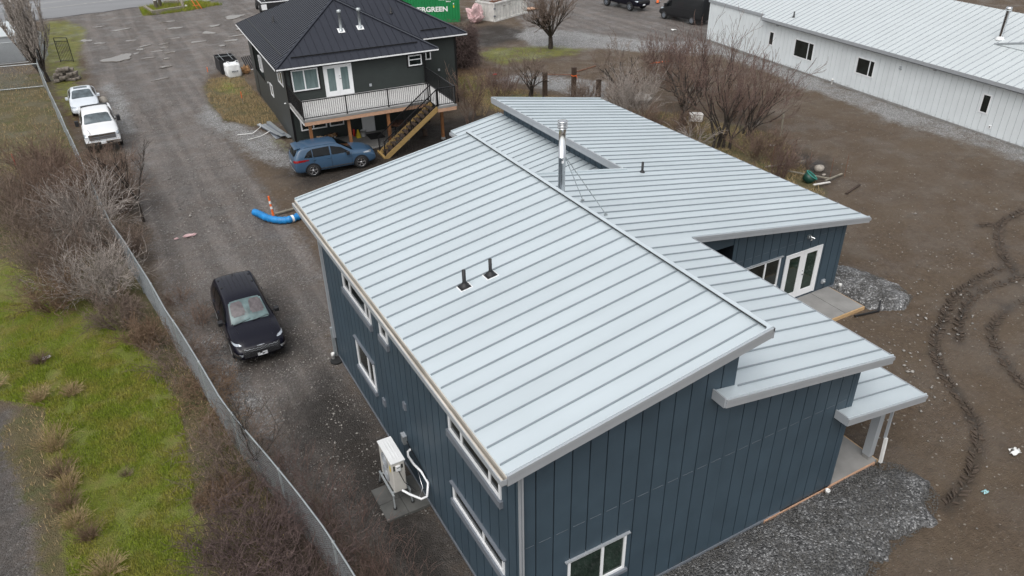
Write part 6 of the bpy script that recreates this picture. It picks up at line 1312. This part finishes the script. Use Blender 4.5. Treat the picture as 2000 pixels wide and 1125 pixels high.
for v in bm.verts:
    p = v.co.copy(); f = 1+.12*(1-abs(p.z*2))+.10*mnz.noise(p*4)+.05*mnz.noise(p*11); v.co = Vector((p.x*.95*f, p.y*.9*f, (p.z+.5)*1.0+.06*mnz.noise(p*5+Vector((3, 0, 0)))))
me = D.meshes.new('sack'); bm.to_mesh(me); bm.free(); me.polygons.foreach_set('use_smooth', [True]*len(me.polygons)); link('sack', me, bb_, 'white')
for sx in (-.35, .35):
    b = MB(); b.use('white'); b.tube([(sx-.1, -.3, .95), (sx-.08, -.28, 1.22), (sx+.08, -.26, 1.24), (sx+.12, -.24, .95)], .03, 5); b.build('handle', None, bb_)
b = MB(); b.use('trimd')
for k in range(5): b.box((-.22+k*.1, -.56, .45+.02*(k % 2)), (-.15+k*.1, -.535, .55)); 
b.build('printed_mark', None, bb_)
cloth_heap('sack', (10.75, 63.1), .3, .25, .6, 21, 'cardboard', 'brown crumpled sack between the bulk bag and the charcoal house', 'sack')
pk = empty('pallet', (11.6, 64.2, 0), 20, 'slatted black pallet leaning by the corner of the charcoal house', 'pallet')
b = MB(); b.use('plastic')
for k in range(7): b.bar((-.5+k*.17, 0, 0), (-.5+k*.17, .7, .95), .10, .03)
b.use('wframe'); b.bar((-.56, -.02, .03), (.62, -.02, .03), .03, .06); b.build('slats', None, pk)
# old posts and garden
for i, (x, y, h, lb) in enumerate([(27.55, 45.2, 1.75, 'shortest-looking dark timber post, leftmost of the three beyond the wing roof'), (29.2, 44.05, 2.1, 'tall dark timber post with a red ribbon beyond the wing roof'), (30.75, 43.25, 1.2, 'rightmost dark timber post beyond the wing roof')]):
    b = MB(); b.use('woodd'); b.ext([(x-.14, y-.12, -.1), (x+.14, y-.13, -.1), (x+.13, y+.13, -.1), (x-.13, y+.12, -.1)], (0, .02, h+.1)); p_ = b.build('timber_post', None); tag(p_, lb, 'post', 'dark timber posts beyond the wing roof')
    if i == 1: b = MB(); b.use('orange'); b.box((x-.15, y-.14, 1.52), (x+.15, y+.15, 1.57)); b.bar((x+.1, y-.15, 1.55), (x+.16, y-.2, 1.3), .03, .02); b.build('ribbon', None, p_)
for i, (x, y, h) in enumerate([(31.5, 27.6, 1.2), (33.2, 27.7, 1.15), (32.75, 26.2, .95), (32.9, 24.8, 1.1), (33.65, 24.5, 1.25)]):
    b = MB(); b.use('rust'); b.tube([(x, y, -.1), (x+[.02, .1, .14, 0, 0][i], y, h)], .014, 5); tag(b.build('garden_rod', None), ['rusty rod at the left end of the garden patch', 'slanting rusty rod at the back of the garden patch', 'leaning rod just left of the pale boulder in the garden', 'thin rod right of the boulder in the garden patch', 'rightmost tall rod at the corner of the garden patch'][i], 'rod')
b = MB(); b.use('woodg'); b.tube([(35.5, 30.8, 0), (35.5, 30.85, 1.35)], .06, 7); tag(b.build('timber_post', None), 'thin grey timber stake standing at the edge of the brown field', 'post')
tb = empty('garden_tub', (31.5, 25.15, 0), 0, 'dark green garden tub with teal rim tipped over in the garden patch', 'tub')
b = MB(); b.use('tub'); b.lathe([(0, .02), (.26, 0), (.34, .42), (.31, .42), (.24, .05), (0, .05)], (0, 0, 0), 20); b.build('tub', None, tb); b = MB(); b.use('tubrim'); b.lathe([(.33, .41), (.37, .43), (.33, .46), (.31, .43)], (0, 0, 0), 20); b.build('rim', None, tb); tb.rotation_euler = (R(22), R(28), 0)
for i, (p, q, m, lb) in enumerate([((30.9, 27.5, .1), (33.4, 27.0, .12), 'woodg', 'pale weathered branch lying along the back of the garden patch'), ((32.2, 24.5, .1), (33.7, 24.7, .1), 'woodg', 'grey board edging the right side of the garden patch'), ((31.4, 26.6, .12), (32.6, 24.5, .12), 'woodg', 'grey board running across the middle of the garden patch'), ((31.2, 24.4, .12), (32.2, 24.2, .12), 'foam', 'short white board in front of the green tub'), ((31.9, 22.9, .04), (33.4, 23.3, .04), 'woodd', 'dark stick lying on the dirt in front of the garden patch')]):
    b = MB(); b.use(m); b.bar(p, q, .10, .05); tag(b.build('timber_board', None), lb, 'board')
fb = MB(); fb.use('foam'); fb.box((-.42, -.25, 0), (.42, .25, .42)); fb.box((-.44, -.27, .42), (.44, .27, .50)); o = fb.build('cool_box', None); o.location = (33.0, 35.6, .03); o.rotation_euler = (0, 0, R(-35)); o.modifiers.new('b', 'BEVEL').width = .04; tag(o, 'weathered white foam cool box lying beside the dark gnarled tree', 'cool box')
cloth_heap('sheeting', (32.4, 40.6), .8, .5, .5, 31, 'foam', 'torn pale plastic sheeting caught between the bare trees', 'sheeting')
b = MB(); b.use('blackm'); b.tube([(22.9, 14.9, .08), (24.0, 14.7, .05), (24.6, 15.1, .1)], .04, 8); tag(b.build('drain_hose', None), 'short black pipe offcut beside the concrete pad corner', 'pipe')
for i, (x, y, dx) in enumerate([(30.5, 50, 0), (33, 49.4, 0)]):
    b = MB(); b.use('rust'); b.bar((x, y, .05), (x+2.2, y-1.5 if i == 0 else y+.6, .05), .10, .05); tag(b.build('metal_edging', None), ['rusty strip lying on the gravel beyond the tall post', 'second rusty strip meeting the first beyond the tall post'][i], 'metal strip')
#@@PART4
# ------------------------------------------------------------------ trees and shrubs
VP = dict(n=5, wob=.12, up=.07, kids=1.5, spread=.62, ls=.58, rs=.6, dep=3)
tree((35.4, 57.0), 1, 'vase-shaped bare tree with dark trunk standing alone in front of the white bin', h=5.6, r=.20, fork=7, spread=.62, P=VP, tw='twig_grey', trunk_h=1.0, minr=.011, thick=.022)
TT = dict(n=4, wob=.2, up=.06, kids=1.3, spread=.85, ls=.6, rs=.62, dep=3)
tree((26.6, 45.6), 2, 'small twisted bare tree left of the dark timber posts', h=3.3, r=.09, fork=5, spread=.7, P=TT, tw='twig_grey', trunk_h=.5, minr=.009, base_n=2, start_spread=.35)
tree((31.9, 42.0), 3, 'spreading grey bare tree right of the dark timber posts', h=4.3, r=.13, fork=8, spread=1.0, P=TT, tw='twig_grey', trunk_h=.7, minr=.012)
tree((32.2, 36.0), 4, 'gnarled dark fruit tree behind the white cool box', h=4.7, r=.19, fork=5, spread=1.0, P=dict(n=4, wob=.24, up=.08, kids=1.5, spread=.85, ls=.6, rs=.6, dep=3), tw='twig_brown', trunk_h=.7, minr=.009, leanv=(.1, 0))
TALL = dict(n=5, wob=.13, up=.08, kids=.85, spread=.5, ls=.55, rs=.62, dep=3)
tree((30.8, 31.0), 5, 'tall many-stemmed bare shrub tree rising in front of the white building', h=5.6, r=.09, fork=3, spread=.5, P=TALL, tw='twig_red', trunk_h=.6, minr=.008, base_n=5, start_spread=.55)
tree((33.6, 32.0), 6, 'reddish bare shrub tree leaning right toward the white building', h=4.8, r=.07, fork=4, spread=.6, P=TALL, tw='twig_red', trunk_h=.4, minr=.009, base_n=4, start_spread=.5, leanv=(.35, -.05))
tree((37.5, 39.0), 17, 'thin reddish bare saplings against the white wall', h=5.2, r=.06, fork=4, spread=.35, P=dict(TALL, dep=2, n=6), tw='twig_red', trunk_h=.5, minr=.010, base_n=5, start_spread=1.4)
tree((34.6, 37.5), 18, 'reddish brown thicket tree right of the gnarled fruit tree', h=4.4, r=.06, fork=4, spread=.6, P=TALL, tw='twig_red', trunk_h=.3, minr=.009, base_n=4, start_spread=.8)
SB = dict(n=4, wob=.15, up=.06, kids=1.45, spread=.5, ls=.6, rs=.65, dep=2, out=.7)
shrub((29.3, 37.6), 7, 'upright pale grey bare bush just behind the wing roof edge', 1.8, 2.3, 55, SB, 'twig_pale', minr=.008); shrub((28.2, 41.2), 8, 'low grey bush with olive weeds behind the wing roof corner', 1.2, 1.5, 35, SB, 'twig_grey', minr=.008)
shrub((29.2, 31.6), 9, 'pale arching dead canes at the foot of the tall shrub tree', 1.3, 1.9, 40, dict(n=6, wob=.1, up=-.12, kids=.3, spread=.5, ls=.5, rs=.6, dep=1, out=.6), 'twig_pale', .018, .010); shrub((31.9, 28.8), 10, 'tangled tan brush beside the garden patch', 2.0, 1.2, 60, SB, 'twig_brown', minr=.008)
shrub((30.5, 26.2), 11, 'reddish upright stems beside the green tub', 1.0, 1.4, 55, dict(SB, out=.4, dep=1), 'twig_red', minr=.007); shrub((32.4, 26.6), 12, 'dead vine tangle over the garden boards', 1.1, .7, 30, SB, 'twig_grey', minr=.007)
shrub((35.4, 34.2), 13, 'tan bare brush between the red saplings and the brown field', 2.0, 1.5, 45, SB, 'twig_brown', minr=.009); shrub((27.5, 24.0), 14, 'low tan weeds along the wing wall foot', 1.0, .6, 30, SB, 'twig_tan', minr=.006, ell=(.7, 2.5))
shrub((30.0, 33.4), 23, 'brown brush between the pale canes and the white cool box', 1.1, 1.1, 34, SB, 'twig_brown', minr=.008); shrub((28.6, 35.0), 24, 'low brown brush along the wing roof edge', 1.2, 1.2, 40, SB, 'twig_brown', minr=.008); shrub((30.2, 39.6), 25, 'grey brush under the spreading grey tree', 1.6, 1.5, 45, SB, 'twig_grey', minr=.009)
shrub((36.5, 43), 19, 'dim reddish thicket behind the spreading grey tree', 2.0, 2.4, 45, SB, 'twig_red', minr=.010)
shrub((20.6, 43.0), 15, 'small leafless bush at the right corner of the deck', .9, 2.4, 16, dict(SB, dep=2), 'twig_brown', .02, .009); shrub((21.9, 44.0), 16, 'tan tall grass clump right of the deck bush', .9, 1.5, 26, dict(SB, dep=1), 'twig_tan', minr=.007)
shrub((24.6, 46.2), 21, 'thin reddish brush behind the left end of the wing roof', 1.6, 1.6, 35, SB, 'twig_red', minr=.008)
# ivy covered stump right of the charcoal house
T = Tw(30); rr = T.r
for k in range(2300):
    a = rr.random()*6.283; z = rr.random()**.8*3.0; q = 1.45*(1-.12*(z/3)**3)*math.sqrt(rr.uniform(.55, 1)); p = Vector((q*math.cos(a)*.9, q*math.sin(a)*1.1, z)); d = Vector((math.cos(a)*.35+rr.gauss(0, .35), math.sin(a)*.35+rr.gauss(0, .35), rr.gauss(-.2, .6))).normalized()
    T.grow(p, d, rr.uniform(.25, .6), .012, 1, dict(n=3, wob=.35, up=-.03, kids=.7, spread=.8))
o = link('overgrown_stump', T.mesh('overgrown_stump', 0, 8, .011), None, 'twig_purple'); o.location = (26.3, 56.4, 0); tag(o, 'brown vine-covered round mass right of the charcoal house', 'overgrown stump')
b = MB(); b.use('bark'); b.lathe([(1.15, 0), (1.2, 1.2), (1.15, 2.4), (.6, 2.85), (0, 2.95)], (0, 0, 0), 14); b.build('stem_core', None, o)
# poplar with upright twigs
tree((-3.15, 69.6), 31, 'tall narrow pale poplar leaning over the fence at upper left', h=7.4, r=.13, fork=7, spread=.24, P=dict(n=8, wob=.06, up=.12, kids=1.15, spread=.42, ls=.42, rs=.5, dep=3), tw='twig_pale', trunk_h=.7, thick=.05, minr=.012, leanv=(-.16, .12), base_n=2, start_spread=.15)
# hedge of shrubs along the fence
HD = dict(n=5, wob=.17, up=.03, kids=1.35, spread=.75, ls=.6, rs=.62, dep=2, out=.85)
hed = []
hed_ = [(-2.9, 45.5, 1.7, 3.6, 'twig_brown', 'bare brown bush left of the fence beside the pickup'), (-4.8, 42.0, 1.9, 3.2, 'twig_grey', 'leftmost grey bare bush reaching the left picture edge'), (-2.4, 40.6, 2.0, 4.2, 'twig_brown', 'largest brown bush spreading in front of the pickup'), (-.3, 44.2, 1.3, 2.6, 'twig_brown', 'brush growing through the fence right in front of the pickup bumper'),
       (.2, 40.0, 1.0, 2.8, 'twig_grey', 'thin dark sapling clump on the driveway side of the fence'), (-3.6, 36.8, 1.9, 3.2, 'twig_grey', 'grey bare bush in the middle of the hedge'), (-1.2, 36.4, 1.3, 3.4, 'twig_pale', 'pale twisted bush against the fence in the middle of the hedge'),
       (-2.7, 33.4, 1.7, 2.6, 'twig_grey', 'greyish arching bush above the lawn edge'), (-1.3, 31.0, 1.4, 2.5, 'twig_pale', 'pale silvery arching bush by the fence above the lawn'), (-3.7, 31.4, 1.3, 1.7, 'twig_rust', 'low rusty brown weeds at the upper lawn edge'), (-.1, 33.8, .7, 2.0, 'twig_grey', 'dark stems through the fence beside the pale gravel patch'),
       (-1.5, 28.6, 1.2, 1.6, 'twig_grey', 'grey low bush where the hedge meets the lawn'), (-.75, 26.6, .9, 1.3, 'twig_rust', 'rounded brown bush against the fence near the lawn corner')]
hed = [(x-.55 if x > -3 and y > 30 else x, y-.8 if y > 40 else y, rad*.78, h*(.62 if y > 40 else .70), tw, lb) for x, y, rad, h, tw, lb in hed_]
for i, (x, y, rad, h, tw, lb) in enumerate(hed): shrub((x, y), 100+i, lb, rad, h, int(24+rad*20), dict(HD, out=.75 if h > 3 else 1.0), tw, .020, .0065 if y < 34 else .008)
tree((.35, 38.3), 130, 'thin dark leafless tree leaning up from the fence in front of the pickup', h=4.6, r=.07, fork=3, spread=.25, P=dict(n=5, wob=.12, up=.08, kids=.9, spread=.6, ls=.5, rs=.6, dep=3), tw='bark', trunk_h=1.2, minr=.008)
# brambles at the bottom
BR = dict(n=6, wob=.17, up=-.04, kids=.8, spread=.85, ls=.6, rs=.7, dep=2, out=1.0)
brm = [(.6, 22.6, .7, .9, 'twig_rust', 40, 'rusty tan bush against the fence beside the lawn'), (.75, 20.6, .6, .8, 'twig_rust', 34, 'smaller rusty bush below the first against the fence'), (-.0, 24.6, .8, 1.0, 'twig_grey', 40, 'grey twiggy bush above the rusty bushes'),
       (.7, 18.6, .8, 1.3, 'twig_grey', 48, 'grey bare stems leaning on the fence'), (.1, 17.6, .5, .55, 'twig_rust', 70, 'round ball of orange-brown dead weed'), (.75, 16.2, .9, 1.3, 'twig_purple', 46, 'dark purple bramble thicket left of the fence'), (.35, 14.8, 1.0, 1.35, 'twig_purple', 52, 'dense purple-brown bramble at the bottom of the fence'),
       (1.35, 13.6, .9, 1.4, 'twig_purple', 50, 'dark bramble against the near end of the fence'), (-.1, 13.4, .9, 1.1, 'twig_purple', 44, 'lower left dark bramble edging the lawn'), (.9, 12.2, 1.1, 1.2, 'twig_purple', 44, 'nearest dark bramble at the bottom edge'), (-.9, 13.8, .4, .8, 'twig_tan', 22, 'tan stalks in front of the dark bramble')]
for i, (x, y, rad, h, tw, n_, lb) in enumerate(brm): shrub((x, y), 150+i, lb, rad, h, n_, dict(BR, wob=.3) if tw == 'twig_rust' else BR, tw, .014, .0058, base=.8)
tree((1.25, 17.6), 170, 'dark slender dead tree leaning across the fence rail', h=2.9, r=.035, fork=4, spread=.5, P=dict(n=5, wob=.14, up=.05, kids=1.1, spread=.6, ls=.6, rs=.65, dep=2), tw='bark', trunk_h=.7, minr=.005)
RW = dict(n=5, wob=.14, up=.05, kids=.8, spread=.5, ls=.6, rs=.7, dep=1, out=.6)
for i, (x, y, rad, h) in enumerate([(1.9, 17.4, .7, .9), (2.4, 16.1, .7, .9), (2.75, 14.9, .7, .85), (3.0, 13.6, .7, .9), (3.3, 12.3, .8, .9), (2.7, 12.4, .6, .9)]):
    shrub((x, y), 190+i, ['farthest', 'second farthest', 'middle', 'lower middle', 'nearest right', 'nearest left'][i]+' clump of thin reddish stems on the driveway side of the fence', rad, h, 46, RW, 'twig_red', .008, .0042, base=.9, group='reddish stems along the driveway side of the fence')
for i, (x, y, h) in enumerate([(.95, 25.2, .5), (1.05, 27.2, .9), (.6, 29.4, .7), (1.2, 23.4, .35)]): shrub((x, y), 200+i, ['small brown weed clump by the fence opposite the black SUV', 'dark dead bush beside the fence above the black SUV', 'brown weed clump on the pale stones by the fence', 'tiny weed tuft at the fence foot'][i], .45, h, 36, dict(BR, dep=1), 'twig_brown', .008, .005, base=.8)
TG = dict(n=5, wob=.07, up=-.10, kids=.15, spread=.3, ls=.5, rs=.7, dep=1, out=.8)
tg = [(-4.0, 22.3, .42, .62, 'twig_tan', 'largest round tan grass clump at the lawn edge'), (-3.85, 20.9, .34, .45, 'twig_rust', 'rusty grass clump below the largest clump'), (-3.7, 20.2, .32, .4, 'twig_tan', 'tan grass clump third down the lawn edge'), (-3.75, 19.4, .34, .42, 'twig_rust', 'rusty clump fourth down the lawn edge'), (-3.6, 18.6, .36, .4, 'twig_tan', 'tan clump near the bottom of the lawn edge'), (-3.3, 17.9, .3, .35, 'twig_rust', 'small rusty clump near the bottom left'), (-3.0, 16.4, .45, .4, 'twig_tan', 'flattened straw clump at the bottom edge of the lawn'), (-4.4, 25.2, .3, .4, 'twig_tan', 'small straw clump on the upper lawn edge'), (-5.8, 26.8, .5, .45, 'twig_tan', 'straw clump at the left picture edge'), (-3.4, 25.0, .35, .3, 'twig_tan', 'low straw patch in the lawn above the largest clump'), (-4.3, 27.6, .3, .3, 'twig_brown', 'brown weed beside the white scrap on the lawn'), (-2.2, 19.9, .22, .16, 'twig_brown', 'pale dead twig cluster in the middle of the lawn')]
for i, (x, y, rad, h, tw, lb) in enumerate(tg): shrub((x, y), 220+i, lb, rad, h, 190 if h > .27 else 60, TG, tw, .0045, .0035, name='dry_grass_clump', cat='grass clump', group='dry grass clumps along the lawn edge', base=.5, L=h*1.3)
